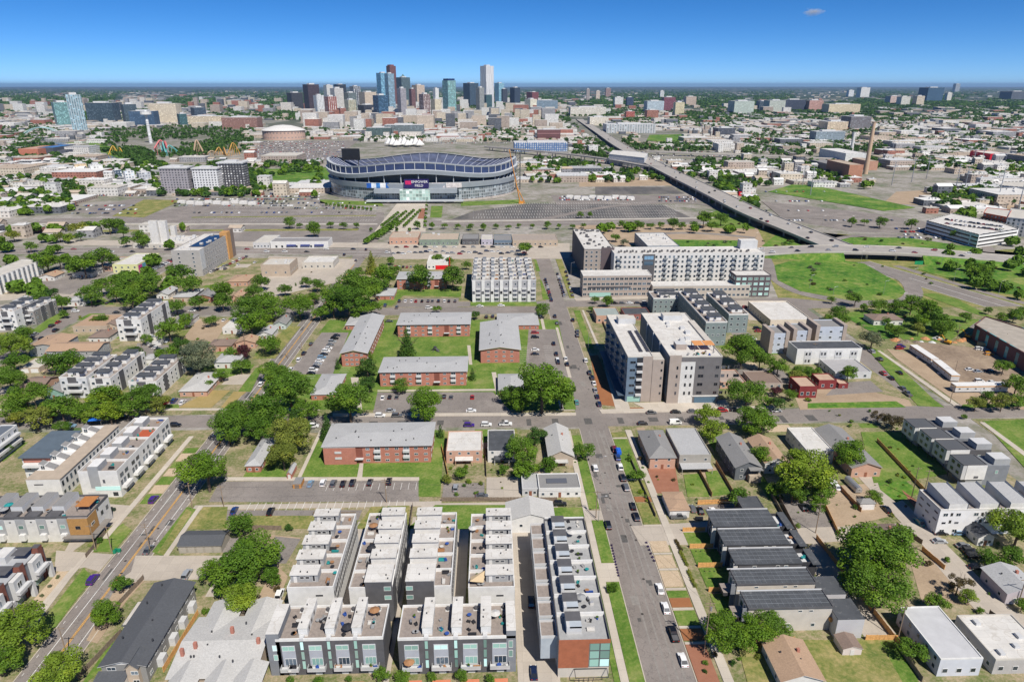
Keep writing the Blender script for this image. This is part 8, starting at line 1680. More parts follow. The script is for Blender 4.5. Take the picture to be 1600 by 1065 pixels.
SK = [
 (447, 473, 145, 172, fac((.05, .05, .06), (.02, .025, .03)), 'dark low office slab left of the purple brown tower'), (474, 500, 132, 177, fac((.07, .05, .06), (.025, .02, .03), 4, 4, .6), 'wide purple brown office tower at the left of downtown'),
 (490, 507, 149, 178, fac((.75, .75, .75), (.12, .14, .16), 8, 4, .3, 1), 'white striped tower before the purple brown one'), (506, 521, 133, 160, fac((.66, .64, .6), (.2, .2, .2), 4, 4, .4), 'white office tower with flat top'),
 (517, 538, 138, 180, fac((.50, .48, .45), (.3, .3, .3), 5, 4, .3), 'light grey slab tower'), (507, 527, 151, 187, fac((.27, .09, .07), (.5, .48, .45), 9, 4, .25, 1), 'red brick tower with pale strips'), (527, 541, 169, 188, fac((.30, .12, .08), (.1, .08, .08)), 'short red brick tower'),
 (521, 541, 132, 158, fac((.03, .035, .045), (.015, .02, .025)), 'black office tower behind the light grey slab'), (538, 558, 145, 180, fac((.14, .17, .17), (.07, .09, .1)), 'grey green office tower'), (538, 557, 156, 183, fac((.52, .46, .34), (.12, .16, .14), 7, 4, .4, 1), 'beige apartment tower with green strips'),
 (547, 564, 135, 168, fac((.10, .11, .13), (.5, .5, .5), 14, 4, .25, 1), 'dark tower with one white strip'), (560, 588, 144, 176, fac((.58, .48, .38), (.25, .2, .16), 4, 4, .45), 'broad beige stone tower'), (558, 586, 164, 184, fac((.04, .045, .06), (.02, .02, .03)), 'low black office block'),
 (583, 607, 149, 188, fac((.05, .10, .16), (.03, .07, .12), 3, 4, .8, .8), 'blue black glass tower in front'), (590, 609, 114, 172, fac((.18, .33, .44), (.12, .26, .38), 3, 4, .85, .8), 'pale blue glass tower with slanted top'), (603, 618, 115, 174, fac((.30, .38, .42), (.10, .20, .28), 4, 4, .7, .8), 'grey blue glass tower joined to the pale blue one'),
 (606, 621, 103, 166, fac((.17, .075, .07), (.08, .04, .04), 3, 4, .5), 'tallest red brown tower with stepped crown'), (620, 642, 121, 168, fac((.09, .13, .14), (.05, .08, .1), 3, 4, .7), 'dark green tower with pointed spire'), (622, 636, 138, 187, fac((.30, .29, .31), (.15, .14, .16), 3, 4, .5), 'grey stepped stone tower'),
 (640, 650, 139, 175, fac((.17, .09, .09), (.1, .06, .06)), 'slim maroon tower'), (644, 664, 133, 168, fac((.52, .42, .34), (.3, .24, .2), 4, 4, .4), 'beige tower with crown'), (655, 673, 147, 184, fac((.12, .06, .06), (.5, .45, .42), 8, 4, .3, 1), 'dark brown tower with pale stripes and arched top'),
 (673, 690, 155, 182, fac((.62, .56, .42), (.35, .3, .22)), 'pale yellow block beside the brown striped tower'), (677, 686, 138, 162, fac((.75, .74, .72), (.4, .4, .4)), 'slim white tower'), (692, 713, 126, 180, fac((.30, .42, .42), G3, 4, 4, .7, .8), 'teal glass tower with white frames and navy crown'),
 (724, 748, 130, 166, fac((.05, .08, .11), (.03, .05, .08)), 'dark blue wide office tower'), (744, 757, 137, 178, fac((.28, .29, .28), (.15, .16, .16), 3, 4, .5), 'grey ribbed tower'), (753, 769, 148, 176, fac((.05, .10, .11), (.03, .07, .08)), 'dark green glass block'), (751, 772, 103, 174, fac((.62, .62, .62), (.42, .42, .43), 4, 40, .35, 1), 'tallest pale grey tower standing apart on the right'),
 (773, 788, 130, 162, fac((.22, .38, .46), (.15, .3, .4), 3, 4, .8), 'pale blue glass tower right of the tallest grey one'), (780, 793, 139, 162, fac((.05, .06, .08), (.03, .03, .04)), 'dark tower at the right of downtown'), (797, 813, 137, 166, fac((.04, .06, .09), (.02, .03, .05)), 'navy tower at the right end of downtown'), (823, 842, 144, 160, fac((.20, .06, .06), (.1, .04, .04)), 'red brown block beyond downtown'),
 (820, 839, 155, 176, fac((.66, .62, .5), (.4, .38, .3)), 'cream striped hotel tower'), (838, 872, 157, 174, fac((.20, .26, .31), (.12, .17, .22)), 'long blue grey office block'), (960, 973, 152, 168, fac((.66, .64, .6), (.4, .4, .4)), 'white apartment tower beyond the freeway'), (979, 989, 152, 166, fac((.04, .06, .11), (.03, .04, .07)), 'small navy tower'),
 (1036, 1054, 152, 173, fac((.20, .07, .09), (.12, .05, .06)), 'maroon block tower'), (1054, 1068, 160, 180, fac((.62, .55, .36), (.3, .26, .18)), 'yellow cream apartment tower'), (1010, 1036, 158, 177, fac((.45, .52, .56), (.2, .26, .3)), 'blue white apartment slab'), (1071, 1087, 151, 165, fac((.5, .4, .32), (.3, .22, .18)), 'tan block on the green horizon side'),
 (931, 937, 142, 156, fac((.6, .5, .42), (.3, .25, .2)), 'thin tan tower far right of downtown'), (916, 921, 139, 156, fac((.35, .3, .28), (.2, .18, .16)), 'thin brown tower far away'), (946, 954, 138, 152, fac((.3, .2, .18), (.2, .14, .12)), 'distant stepped brown tower'), (1031, 1037, 142, 154, fac((.62, .62, .6), (.3, .3, .3)), 'thin white tower above the green suburbs'),
 (1145, 1176, 158, 178, fac((.5, .55, .48), (.2, .26, .24)), 'green white apartment slab'), (1185, 1200, 158, 172, fac((.06, .09, .12), (.04, .05, .07)), 'small dark blue office block'), (1227, 1260, 156, 173, fac((.05, .06, .09), (.03, .035, .05)), 'long navy office block at right'), (1200, 1225, 157, 174, fac((.45, .48, .42), (.2, .22, .2)), 'grey green apartment block'), (1262, 1284, 157, 173, fac((.45, .25, .2), (.3, .2, .18)), 'pinkish brick block'),
 (1297, 1347, 163, 178, fac((.62, .52, .36), (.4, .33, .24), 6, 4, .4), 'long cream apartment complex'), (1343, 1357, 137, 152, fac((.7, .68, .64), (.4, .4, .38)), 'white block on the distant ridge'), (1325, 1333, 141, 151, fac((.7, .7, .7), (.4, .4, .4)), 'small white distant tower'), (1389, 1405, 150, 163, fac((.55, .42, .36), (.3, .22, .2)), 'pinkish distant tower pair'), (1406, 1420, 151, 165, fac((.6, .58, .5), (.35, .33, .3)), 'cream distant tower'),
 (1430, 1442, 150, 165, fac((.55, .47, .36), (.35, .3, .24)), 'beige distant tower'), (1445, 1470, 137, 160, fac((.05, .10, .16), (.03, .07, .12)), 'dark blue slanted office tower far right'), (1478, 1485, 145, 159, fac((.66, .63, .56), (.4, .38, .34)), 'slim cream tower far right'), (1491, 1498, 131, 144, fac((.35, .37, .38), (.2, .22, .24)), 'slim grey tower standing on the horizon'), (1577, 1604, 143, 155, fac((.10, .11, .13), (.06, .07, .08)), 'dark slab at the right edge of the horizon'),
 (1325, 1357, 182, 204, fac((.17, .15, .15), (.10, .12, .14)), 'brown grey glass office building'), (1290, 1322, 190, 206, fac((.55, .45, .33), (.35, .28, .2), 6, 4, .4), 'beige apartment slab near the smokestack'), (1276, 1322, 206, 224, fac((.22, .27, .30), (.12, .15, .18)), 'blue grey office building with white end'),
 (79, 111, 160, 198, fac((.16, .27, .27), (.10, .20, .20), 3, 4, .8, .7), 'green glass office block at the left'), (135, 177, 161, 192, fac((.05, .08, .10), (.03, .05, .07), 3, 4, .8, .7), 'wide dark glass office block'), (188, 214, 163, 196, fac((.06, .09, .11), (.04, .06, .08)), 'dark glass slab beside the wide dark block'), (202, 240, 174, 198, fac((.05, .09, .15), (.03, .06, .1)), 'blue black office block'), (236, 276, 162, 194, fac((.58, .50, .38), (.34, .30, .24), 4, 4, .5, .5), 'beige gridded hotel slab'),
 (276, 292, 178, 198, fac((.05, .11, .12), (.03, .08, .09)), 'small dark teal block'), (292, 345, 182, 198, fac((.55, .48, .36), (.3, .26, .2)), 'long cream office row'), (345, 400, 184, 202, fac((.28, .15, .12), (.15, .1, .09)), 'long red brown brick row'), (295, 320, 168, 184, fac((.05, .07, .1), (.03, .05, .07)), 'dark office block behind the cream row'),
 (892, 948, 168, 182, fac((.66, .62, .54), (.35, .32, .28)), 'long white apartment complex beyond the freeway'), (921, 950, 183, 196, fac((.7, .64, .54), (.4, .36, .3)), 'cream apartment block beyond the freeway'), (949, 1027, 195, 209, fac((.5, .5, .5), (.2, .24, .26), 8, 4, .5, .7), 'pale row of seven apartment fronts'), (840, 876, 203, 220, fac((.16, .07, .07), (.10, .05, .05), 60, 4, 1, .4), 'dark maroon banded office block'), (978, 991, 174, 186, fac((.35, .1, .08), (.2, .08, .06)), 'small red block beyond the freeway'), (1010, 1028, 172, 186, fac((.30, .14, .10), (.2, .1, .08), 4, 4, .4), 'red brown apartment block with pale piers'),
 (1120, 1147, 200, 214, fac((.07, .08, .10), (.05, .05, .06)), 'dark square block beyond the playing field'), (804, 888, 224, 238, fac((.06, .14, .32), (.55, .55, .5), 5, 4, .45, .5), 'long blue school building with pale windows'), (600, 660, 196, 214, fac((.16, .19, .20), (.10, .13, .14)), 'dark glass rail side building'), (572, 610, 200, 216, fac((.08, .12, .12), (.05, .08, .08)), 'dark green low block'),
 (175, 190, 266, 284, fac((.05, .08, .12), (.3, .35, .4)), 'navy apartment block'), (191, 210, 268, 288, fac((.70, .70, .70), (.2, .25, .3)), 'white apartment block beside the navy one'), (210, 234, 270, 286, fac((.45, .47, .5), (.2, .22, .25)), 'grey white apartment block'), (112, 135, 256, 278, fac((.58, .45, .28), (.3, .25, .2)), 'yellow tan apartment block'), (136, 160, 258, 280, fac((.6, .6, .58), (.25, .25, .25)), 'white striped apartment block'), (60, 110, 262, 276, fac((.55, .53, .5), (.3, .3, .3)), 'long pale apartment row')]
for t in SK:
    big = t[3] - t[2] > 40
    o, s_, h = tower(*t, rot=(0 if t[1] - t[0] > 32 or t[0] > 840 else 38), dep=(.5 if t[1] - t[0] > 32 else 1), name='skyscraper' if t[3] - t[2] > 22 and 440 < t[0] < 845 else 'office_building', cat='skyscraper' if t[3] - t[2] > 22 and 440 < t[0] < 845 else 'building', group='towers of the downtown skyline' if 440 < t[0] < 845 else 'far office and apartment buildings')
    if 'spire' in t[5]: MB().cyl(0, 0, h, h + 22, s_ * .3, 4, 0, .5).build('spire', [P((.12, .2, .2), .4)], o)
    if 'navy crown' in t[5]: MB().box(-s_ * .4, -s_ * .4, h, s_ * .45, s_ * .45, h + 9).build('crown', [P((.02, .04, .12), .4)], o)
    if 'stepped crown' in t[5]: MB().box(-s_ * .3, -s_ * .5, h, s_ * .2, s_ * .5, h + 8).build('crown', [P((.25, .09, .08), .6)], o)
for x, y, w_ in ((540, 176, 'the downtown skyline'), (760, 176, 'the tallest grey tower'), (150, 190, 'the dark office blocks'), (250, 192, 'the beige hotel slab'), (1040, 176, 'the maroon tower'), (1320, 200, 'the brown glass office'), (1450, 160, 'the slanted blue tower'), (980, 205, 'the pale apartment row'), (340, 195, 'the cream office row'), (845, 232, 'the blue school'), (620, 210, 'the rail side building')): anchor(*at(x, y), w_)
# slim curved tower at left, observation mast, arena, bridge, power station
def extras():
    o, s_, h = tower(108, 134, 148, 210, fac((.35, .42, .45), (.10, .18, .22), 6, 4, .55, .8), 'tall slim glass apartment tower leaning over the river at the left', rot=30, name='apartment_tower', cat='tower', dep=.8, group='far office and apartment buildings', anc='the slim glass river tower')
    x, y = at(236, 224); o = empty('observation_tower', x, y); reg(o, 'white lattice ride tower with round top cabin in the amusement park', 'tower'); anchor(x, y, 'the white ride tower'); h = hf(236, 172, 224)
    MB().tube((0, 0, 0), (0, 0, h), 4.2, 3.2, 8).build('mast', [fac((.7, .7, .7), (.3, .3, .3), 4, 5, .5, .4)], o); MB().cyl(0, 0, h * .87, h * .95, 13, 14).build('cabin', [WHITE], o); MB().cyl(0, 0, h, h + 12, .5, 5, 0, .2).build('antenna', [METAL], o)
    xa, ya = at(438, 219); o = empty('arena', xa, ya + 40); reg(o, 'tan sports arena with shallow white dome roof', 'arena'); anchor(xa, ya, 'the white domed arena'); W_ = 66 / proj(xa, ya)[2] / 2; el_ = [(W_ * math.cos(2 * math.pi * i / 36), W_ * .8 * math.sin(2 * math.pi * i / 36)) for i in range(36)]
    MB().prism(el_, 0, 24).build('wall', [fac((.50, .34, .27), (.25, .2, .18), 9, 12, .5, .3)], o); m = MB()
    for a, b_, za, zb in ((1.05, .8, 24, 30), (.8, .4, 30, 36), (.4, .01, 36, 38)):
        for i in range(36): p, q = el_[i], el_[(i + 1) % 36]; m.face([(p[0] * a, p[1] * a, za), (q[0] * a, q[1] * a, za), (q[0] * b_, q[1] * b_, zb), (p[0] * b_, p[1] * b_, zb)])
    m.build('dome_roof', [WHITE2], o)
    a = at(40, 212); b_ = at(96, 213); cx, cy = (a[0] + b_[0]) / 2, (a[1] + b_[1]) / 2; o = empty('arch_bridge', cx, cy); reg(o, 'pale teal arched bridge over the river at the left', 'bridge'); L = (b_[0] - a[0]) / 2; TL = P((.35, .52, .52), .5)
    for s_ in (-7, 7):
        m = MB()
        for i in range(12):
            t0, t1 = -1 + i / 6, -1 + (i + 1) / 6; m.tube((t0 * L, s_, 24 * (1 - t0 * t0)), (t1 * L, s_, 24 * (1 - t1 * t1)), 1.4, 1.4, 5)
        m.build('arch', [TL], o)
    MB().box(-L, -8, 4, L, 8, 6).build('deck', [CONC], o)
    b = block(28, 58, 233, 228, 246, P((.45, .17, .11), .9, .1), BRICKT, 'orange brick factory wall at the left', 'building', 'commercial_building'); b = block(58, 82, 231, 226, 244, P((.08, .09, .11), .6), GLBL, 'dark solar panelled building beside the brick factory'); block(82, 102, 235, 229, 243, P((.10, .11, .14), .7), CHAR, 'dark blue low building beside the factory')
    for x0, x1, yt, yb, c, lab in ((253, 296, 264, 303, (.32, .30, .32), 'grey apartment tower with round topped roof'), (304, 342, 265, 303, (.66, .66, .67), 'white gridded front of the black and white apartments'), (344, 383, 256, 300, (.05, .05, .06), 'black wing of the black and white apartments')):
        o, s_, h = tower(x0, x1, yt, yb, fac(c, (.04, .04, .05) if c[0] > .2 else (.3, .3, .3), 4, 3.3, .45, .5), lab, rot=0, dep=.6, name='apartment_tower', cat='tower', group='far office and apartment buildings', roof=CONC); MB().box(-s_ / 2 - 1, -s_ * .3 - 1, h, s_ / 2 + 1, s_ * .3 + 1, h + 1.6).build('cornice', [LGREY], o)
    anchor(*at(330, 303), 'the black and white apartments'); anchor(*at(275, 303), 'the grey apartment tower')
    x, y = at(1352, 272); o = empty('smokestack', x, y); reg(o, 'tall tan smokestack of the power station', 'smokestack'); anchor(x, y, 'the tan smokestack'); h = hf(1360, 192, 272); MB().cyl(0, 0, 0, h, 3.9, 16, 0, 2.6).build('shaft', [P((.50, .36, .25), .85, .08, .05)], o); MB().cyl(0, 0, h, h + 1.2, 2.9, 16).build('rim', [P((.38, .27, .19), .85)], o)
    x, y = at(1330, 238); o = empty('smokestack', x, y); reg(o, 'shorter white smokestack behind the tan one', 'smokestack'); h = hf(1330, 207, 238); MB().cyl(0, 0, 0, h, 3.6, 12, 0, 2.8).build('shaft', [WHITE2], o); MB().cyl(0, 0, h, h + 1, 3, 12).build('rim', [LGREY], o)
    block(1328, 1350, 258, 250, 282, P((.40, .20, .13), .9, .1), TAN, 'tall orange brick power station hall', fl=0); block(1300, 1327, 258, 250, 268, P((.22, .20, .2), .8), SHM, 'dark power station wing'); block(1356, 1373, 252, 247, 266, P((.42, .24, .17), .9, .1), TAN, 'orange power station wing right of the stack'); block(1322, 1356, 240, 232, 254, P((.6, .6, .58), .8), WHITE2, 'white boiler house behind the smokestack', units=4)
    b = block(1548, 1582, 240.5, 236, 252, P((.55, .01, .03), .6), P((.6, .55, .5), .8), 'bright red warehouse with white lettering', anc='the bright red warehouse'); b.box('sign_band', b.X0 + b.w * .38, b.Y0 - .3, b.h * .55, b.X0 + b.w * .62, b.Y0 - .1, b.h * .72, WHITE)
    b = block(1155, 1175, 300, 296, 306, P((.6, .02, .03), .6), MEMB, 'red sign fronted shop beside the freeway', anc='the red shop by the freeway'); b.box('sign', b.X0 + 2, b.Y0 - .3, b.h * .4, b.X1 - 2, b.Y0 - .1, b.h * .8, WHITE2)
    a = at(952, 250, 14); b2 = at(1009, 256, 14); polyblk((952, 241, 1007, 247, 1012, 240, 1000, 238, 958, 235), 18, P((.60, .60, .60), .7), MEMB, 'white wedge shaped warehouse beside the freeway', 'warehouse', 'warehouse', anc='the white wedge warehouse')
    # amusement park
    def track(pts, c, label, r0=.9):
        c0 = at(pts[0][0], 240); base = [at(x, 243 - 0, 0) for x, z in pts]; o = empty('roller_coaster', base[0][0], base[0][1]); reg(o, label, 'roller coaster', 'rides of the amusement park'); pts = [(x, z * .72) for x, z in pts]; mt = P(c, .6, .1); q = [(b_[0] - base[0][0], b_[1] - base[0][1] + 14 * math.sin(i * 1.1), z) for i, (b_, (x, z)) in enumerate(zip(base, pts))]; q = smooth_line(q, 5)
        m = MB()
        for a_, b_ in zip(q[:-1], q[1:]): m.tube(a_, b_, r0, r0, 5)
        m.build('track', [mt], o); m = MB()
        for p in q[::2]: m.tube((p[0], p[1], 0), p, .6, .6, 4)
        m.build('support', [mt], o)
    track([(303, 4), (306, 42), (312, 24), (320, 6), (326, 3), (334, 14), (340, 3)], (.42, .30, .20), 'tan roller coaster with steep first drop', 1.6); track([(335, 3), (340, 22), (346, 3), (352, 24), (358, 3), (363, 20), (366, 36), (372, 4)], (.55, .30, .08), 'orange looping roller coaster')
    track([(240, 4), (245, 34), (252, 12), (258, 38), (265, 10), (270, 30), (280, 6)], (.15, .42, .40), 'teal roller coaster with dense supports', 1.5); track([(243, 20), (250, 42), (256, 26), (262, 40), (268, 22)], (.55, .15, .15), 'red ride track over the teal one', 1.8); track([(170, 3), (174, 26), (180, 10), (190, 22), (198, 5)], (.60, .35, .05), 'yellow ride at the left of the park')
    anchor(*at(262, 240), 'the teal roller coaster'); anchor(*at(350, 240), 'the orange roller coaster')
    # high voltage pylons and yard poles
    for i, (px, py, hh) in enumerate(((1393, 290, 36), (1424, 285, 38), (1447, 280, 36), (1492, 300, 36), (1506, 300, 34), (1532, 262, 40), (1558, 318, 44), (1590, 330, 46), (1266, 305, 40), (1254, 290, 30), (1300, 236, 26), (1394, 238, 26), (1500, 230, 30), (1565, 220, 30), (1520, 258, 30))):
        x, y = at(px, py); o = empty('transmission_pole', x, y); reg(o, 'tall thin transmission pole', 'transmission pole', 'transmission poles of the power yard', auto=True); MB().cyl(0, 0, 0, hh, .7, 6, 0, .4).build('post', [METAL], o)
        for k in range(3): MB().box(-4, -.2, hh - 2 - k * 3.4, 4, .2, hh - 1.5 - k * 3.4, bot=True).build('crossarm', [METAL], o)
    # cloud
    import bmesh as bm_
    me = bpy.data.meshes.new('cloud'); bm = bm_.new(); bm_.ops.create_icosphere(bm, subdivisions=3, radius=1); bm.to_mesh(me); bm.free()
    cm, nt, b = nodemat('cloud'); nt.nodes.remove(b); pv = nt.nodes.new('ShaderNodeVolumePrincipled'); pv.inputs['Color'].default_value = (1, 1, 1, 1); pv.inputs['Anisotropy'].default_value = -.35; tc = nt.nodes.new('ShaderNodeTexCoord'); ln = nt.nodes.new('ShaderNodeVectorMath'); ln.operation = 'LENGTH'; nt.links.new(tc.outputs['Object'], ln.inputs[0]); n_ = tex(nt, 'Noise', 2.2, detail=5, rough=.6)
    def mm(op, a, b_):
        q = nt.nodes.new('ShaderNodeMath'); q.operation = op
        for k, v_ in ((0, a), (1, b_)):
            if isinstance(v_, (int, float)): q.inputs[k].default_value = v_
            else: nt.links.new(v_, q.inputs[k])
        return q.outputs[0]
    dn = mm('MAXIMUM', mm('SUBTRACT', mm('MULTIPLY', n_.outputs[0], 1.5), mm('ADD', ln.outputs['Value'], .12)), 0.0); nt.links.new(mm('MULTIPLY', dn, .03), pv.inputs['Density']); nt.links.new(pv.outputs[0], nt.nodes['Material Output'].inputs['Volume']); me.materials.append(cm)
    d = 9000; u = (1271 - 800) / F; vv = (19 - 532.5) / F; fy = math.cos(PITCH) - vv * math.sin(PITCH); fz = -math.sin(PITCH) - vv * math.cos(PITCH)
    o = link('cloud', me, None, (u * d * cY + fy * d * sY, -u * d * sY + fy * d * cY, H + fz * d)); o.scale = (210, 110, 75); o['kind'] = 'stuff'; o['label'] = 'one tiny white cloud high in the clear blue sky'; o['category'] = 'cloud'
extras()
# ================================================================ FILL OF THE FAR CITY
def pip(x, y, poly):
    c = False; n = len(poly); j = n - 1
    for i in range(n):
        if (poly[i][1] > y) != (poly[j][1] > y) and x < (poly[j][0] - poly[i][0]) * (y - poly[i][1]) / (poly[j][1] - poly[i][1]) + poly[i][0]: c = not c
        j = i
    return c
BLK = [[(x[i], x[i + 1]) for i in range(0, len(x), 2)] for x in (
 (385, 350, 620, 350, 620, 372, 385, 372), (505, 222, 822, 222, 830, 338, 690, 362, 570, 362, 500, 330), (210, 308, 610, 312, 620, 352, 200, 352), (690, 288, 1110, 284, 1110, 358, 690, 358), (0, 337, 1200, 337, 1200, 362, 0, 362), (885, 352, 1700, 330, 1700, 480, 885, 480), (1180, 290, 1450, 300, 1460, 390, 1180, 390),
 (395, 218, 560, 218, 520, 256, 395, 256), (400, 188, 478, 188, 478, 222, 400, 222), (160, 200, 380, 200, 380, 252, 160, 252), (1000, 205, 1080, 205, 1080, 226, 1000, 226), (1370, 268, 1500, 268, 1540, 300, 1370, 300), (600, 362, 900, 362, 900, 480, 600, 480), (160, 366, 400, 366, 400, 440, 160, 440), (390, 364, 620, 364, 560, 520, 390, 520), (100, 225, 240, 225, 260, 262, 180, 262), (370, 262, 515, 262, 515, 292, 370, 292), (248, 255, 390, 255, 390, 306, 248, 306), (20, 222, 110, 222, 110, 250, 20, 250), (110, 312, 300, 308, 300, 340, 110, 350), (800, 222, 890, 222, 890, 240, 800, 240), (1290, 232, 1380, 232, 1380, 285, 1290, 285), (1540, 232, 1590, 232, 1590, 254, 1540, 254))]
VP = [proj(*p[:2]) for v in (v1, v2, v4) for p in v]
def free(px, py, m=0, tr=False):
    if any(pip(px, py, b) for k, b in enumerate(BLK) if not (tr and k in (5, 9, 13, 15, 16, 17, 18, 21))): return False
    for q in VP:
        if abs(q[0] - px) < 14 + m and abs(q[1] - py) < 5 + m * .4: return False
    return True
def fill():
    r = random.Random(99); walls = [((.62, .58, .53), 'white'), ((.66, .65, .62), 'white'), ((.50, .42, .34), 'tan'), ((.34, .15, .11), 'red brick'), ((.62, .60, .57), 'white'), ((.30, .30, .31), 'grey'), ((.55, .48, .38), 'cream'), ((.40, .33, .28), 'brown'), ((.12, .13, .15), 'dark')]
    roofs = [MEMB, WHITE, MEMB, LGREY, SHG, CONC, TAN, WHITE2]
    mats = [fac(w_[0], tuple(x * .35 for x in w_[0]), 4.5, 4, .5, .42) for w_ in walls]
    placed = []; cnt = 0; stuff = MB(); smi = mats + roofs; hs = 0
    rows = []
    y = 372.0
    while y > 143:
        s = (y - 132) * .00669; st = max(1.6, 17 * s * .62 if y > 200 else 2.2 + (y - 141) * .02); rows.append(y); y -= max(.8, (y - 132) ** 2 / 170500 * (26 if y > 215 else 42 if y > 170 else 120))
    for y in rows:
        s = (y - 132) * .00669; x = -30 + r.uniform(0, 30)
        while x < 1640:
            big = r.random() < .38 if y < 350 else False
            wd = (r.uniform(24, 70) if big else r.uniform(10, 20)); 
            if y < 175: wd = r.uniform(20, 90)
            hh = r.uniform(4, 8) if r.random() < .86 else r.uniform(9, 18)
            if 158 < y < 205 and (430 < x < 860 or (y < 176 and x < 1250)) and r.random() < (.3 if x < 860 else .14): hh = r.uniform(18, 50) if x < 860 else r.uniform(12, 28); wd = r.uniform(22, 60)
            dens = .85 if y > 215 else .8 if y > 185 else .42 if y > 160 else .28
            if x > 1000 and y < 180: dens *= .45
            if x < 440 and y < 165: dens *= .9
            green = noise.noise(Vector((x * .012, y * .05, 3))) + (0.25 if 170 > y and x > 850 else 0)
            if r.random() < dens * (1.25 - green) and free(x + wd * s / 2, y, wd * s / 2):
                wx, wy = at(x + wd * s / 2, y); dp = r.uniform(.5, 1.1) * wd; k = r.randrange(len(walls)); rf = r.randrange(len(roofs)); cnt += 1
                ox = wx - wd / 2; oy = wy
                if (big and len([p for p in placed if p]) < 285) or (not big and hs < 285):
                    placed.append(big) if big else None; hs += 0 if big else 1
                    nm = 'warehouse' if big else 'low_building'
                    o = empty(nm, wx, wy + dp / 2); MB().box(-wd / 2, -dp / 2, 0, wd / 2, dp / 2, hh, 0).build('wall', [mats[k]], o)
                    gb = (not big and r.random() < .5)
                    if gb: MB().gable(-wd / 2, -dp / 2, wd / 2, dp / 2, hh, wd * .16, 'x', .5, 0, 0).build('roof', [roofs[rf]], o)
                    else:
                        m = MB().box(-wd / 2 - .2, -dp / 2 - .2, hh, wd / 2 + .2, dp / 2 + .2, hh + .5, 0, bot=True)
                        for q in range(5 if big else 1): ux, uy = r.uniform(-wd * .4, wd * .4), r.uniform(-dp * .4, dp * .4); m.box(ux, uy, hh + .5, ux + 2.5, uy + 2.5, hh + 2, 0)
                        m.build('roof', [roofs[rf]], o)
                    reg(o, '%s %s' % (walls[k][1], ('long flat roofed warehouse' if wd > 45 else 'flat roofed warehouse') if big else ('pitched roof building' if gb else 'small flat roofed building')), 'warehouse' if big else 'building', 'warehouses of the far city' if big else 'low buildings of the far city', auto=True)
                else: stuff.box(ox, oy, 0, ox + wd, oy + dp, hh, k, len(mats) + rf)
            x += wd * s + (r.uniform(4, 14) if big else r.uniform(5, 18)) * s + (.6 if y < 200 else 0)
    o = stuff.build('distant_buildings', smi); o['kind'] = 'stuff'; o['label'] = 'countless low pale and brick buildings spreading to the horizon'; o['category'] = 'buildings'
    #print('fill', cnt, len(placed), hs, len(stuff.f))
    # tree cover
    def clump(V, Fc, x, y, rr, hh, n):
        for i in range(n):
            th = r.uniform(0, 6.28); zz = r.uniform(-.5, 1); q = math.sqrt(max(0, 1 - zz * zz)); d = Vector((q * math.cos(th), q * math.sin(th), zz)); c = Vector((x, y, hh * .55)) + Vector((d.x * rr * .8, d.y * rr * .8, d.z * hh * .4))
            u = Vector((r.gauss(0, 1), r.gauss(0, 1), r.gauss(0, .4))).normalized(); w_ = u.cross(d); w_ = w_.normalized() if w_.length > .01 else Vector((0, 0, 1)); s_ = rr * .5; i0 = len(V)
            V += [tuple(c - u * s_), tuple(c - w_ * s_), tuple(c + u * s_), tuple(c + w_ * s_)]; Fc.append((i0, i0 + 1, i0 + 2, i0 + 3))
    for band, (ya, yb, N, n, lk) in enumerate(((470, 365, 260, 70, 'g'), (365, 260, 2600, 44, 'g'), (330, 200, 4600, 36, 'd'), (262, 190, 10000, 18, 'd'), (192, 160, 15000, 10, 'd'), (166, 140, 16000, 6, 'd'))):
        V = []; Fc = []
        for i in range(N):
            px = r.uniform(-20, 1620); t = r.random(); py = yb + (ya - yb) * t
            g = noise.noise(Vector((px * .012, py * .05, 3))) + .35 * noise.noise(Vector((px * .05, py * .2, 8)))
            if g < (-.12 if py < 190 else -.06 if py < 365 else -.5) or not (free(px, py, 0, True) if py < 365 else (px < 150 or px > 1470 or 180 < px < 300) and free(px, py, 0, True)): continue
            x, y = at(px, py); rr = r.uniform(3.2, 6.0) * (1 if py > 190 else 1.8 if py > 165 else 4.0); clump(V, Fc, x, y, rr, r.uniform(7, 12) * (1 if py > 165 else 1.2), n)
        me = bpy.data.meshes.new('distant_trees'); me.from_pydata(V, [], Fc); me.materials.append(LEAF[lk]); o = link('distant_trees', me); o['kind'] = 'stuff'; o['category'] = 'trees'; o['label'] = ['scattered trees at the frame edges', 'green trees filling the yards around the stadium', 'dark green trees along the river and rail yards', 'dark tree cover between the far streets', 'dark tree cover around the downtown towers', 'dark green tree cover of the suburbs at the horizon'][band]
    ROWV, ROWF = [], []
    # rows of trees beside the plaza and avenue into the stadium
    for k, (x0, y0, x1, y1, n) in enumerate(((572, 382, 620, 350, 16), (590, 374, 612, 360, 6), (597, 356, 622, 336, 9), (606, 356, 634, 334, 9), (620, 356, 646, 332, 9), (632, 356, 656, 332, 8), (664, 356, 667, 318, 7), (510, 322, 580, 330, 12), (640, 362, 580, 362, 4))):
        V, Fc = ROWV, ROWF
        for i in range(n): x, y = at(x0 + (x1 - x0) * i / max(1, n - 1), y0 + (y1 - y0) * i / max(1, n - 1)); clump(V, Fc, x, y, 2.6 if k < 2 else 1.8, 6 if k < 2 else 4.5, 40)
    me = bpy.data.meshes.new('plaza_trees'); me.from_pydata(ROWV, [], ROWF); me.materials.append(LEAF['g']); o = link('plaza_trees', me); o['kind'] = 'stuff'; o['category'] = 'trees'; o['label'] = 'rows of small young trees lining the stadium plaza and avenue'
    # parked cars of the stadium lots: beyond countable, one object per colour
    ms = {c: MB() for c in 'wkgsrb'}
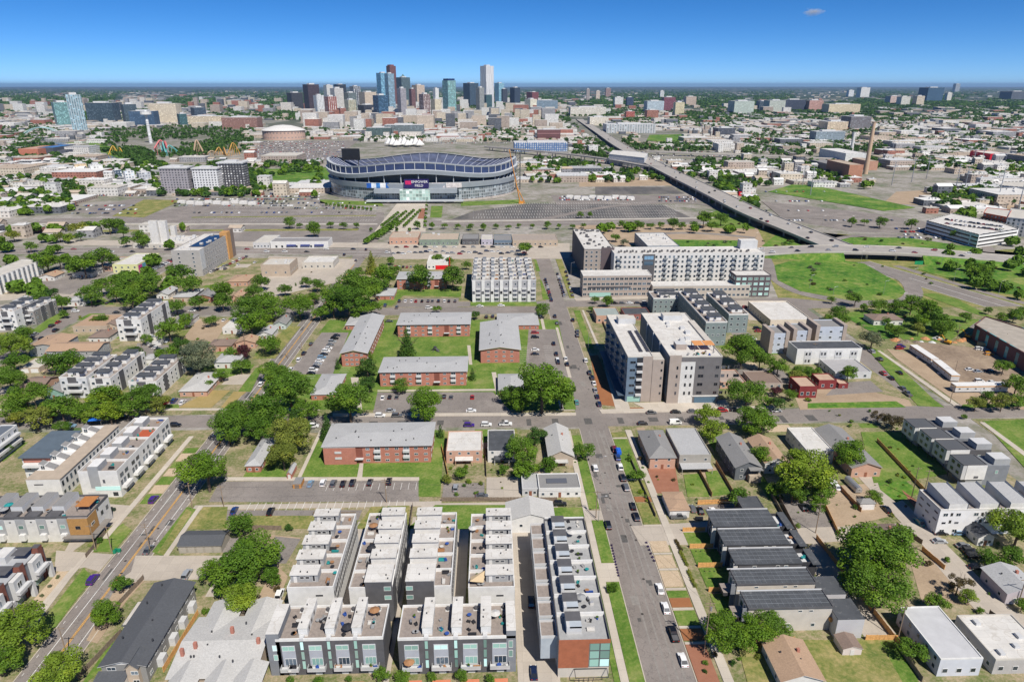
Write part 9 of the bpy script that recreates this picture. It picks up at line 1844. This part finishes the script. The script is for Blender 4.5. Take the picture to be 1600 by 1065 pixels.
    for (x0, y0, x1, y1, rows_, dens) in ((420, 318, 590, 326, 3, .4), (270, 312, 460, 322, 4, .5), (400, 294, 500, 312, 5, .6), (300, 333, 600, 333, 1, .25), (875, 308, 990, 313, 3, .8), (1030, 309, 1090, 315, 3, .7), (110, 322, 215, 334, 3, .5), (150, 296, 240, 306, 4, .6), (840, 240, 1000, 252, 3, .5), (620, 216, 820, 224, 4, .5), (400, 222, 540, 248, 9, .6), (1000, 238, 1250, 262, 5, .5), (1220, 345, 1400, 350, 1, .3), (1400, 358, 1480, 372, 4, .4), (1170, 300, 1290, 330, 3, .25)):
        for j in range(rows_):
            py = y0 + (y1 - y0) * j / max(1, rows_ - 1); x = x0
            while x < x1:
                s = (py - 132) * .00669
                if r.random() < dens: wx, wy = at(x, py); m = ms[r.choice('wwkkggsrb')]; m.box(wx - .95, wy - 2.2, .35, wx + .95, wy + 2.2, .95, bot=True); m.box(wx - .8, wy - 1.3, .95, wx + .8, wy + 1, 1.45)
                x += 2.9 * s
    for (x0, x1, y) in ((285, 395, 318), (890, 985, 310)):
        for k in range(9): wx, wy = at(x0 + (x1 - x0) * k / 8, y + (k % 3)); o = MB().box(-5, -3, 0, 5, 3, 3.2).box(-4, -2.4, 3.2, 4, 2.4, 4).build('white_canopy', [WHITE2], None, (wx, wy, .2)); reg(o, 'small white event canopy', 'canopy', 'event canopies in the stadium lots', auto=True)
    for c, m in ms.items():
        if m.f: o = m.build('distant_cars', [paint(c)]); o['kind'] = 'stuff'; o['label'] = 'hundreds of %s cars parked in the far lots' % PAINTS[c][0]; o['category'] = 'cars'
fill()
# ================================================================ HAZE
def haze():
    m, nt, b = nodemat('haze'); nt.nodes.remove(b); v = nt.nodes.new('ShaderNodeVolumePrincipled'); v.inputs['Color'].default_value = (.42, .66, 1.0, 1); v.inputs['Density'].default_value = 2.3e-5; v.inputs['Anisotropy'].default_value = .2
    nt.links.new(v.outputs[0], nt.nodes['Material Output'].inputs['Volume'])
    o = MB().box(-62000, -200, -1.5, 62000, 72000, 262, bot=True).build('haze', [m]); o['kind'] = 'stuff'; o['label'] = 'thin blue summer haze over the far city'; o['category'] = 'haze'
haze()
finish_labels()
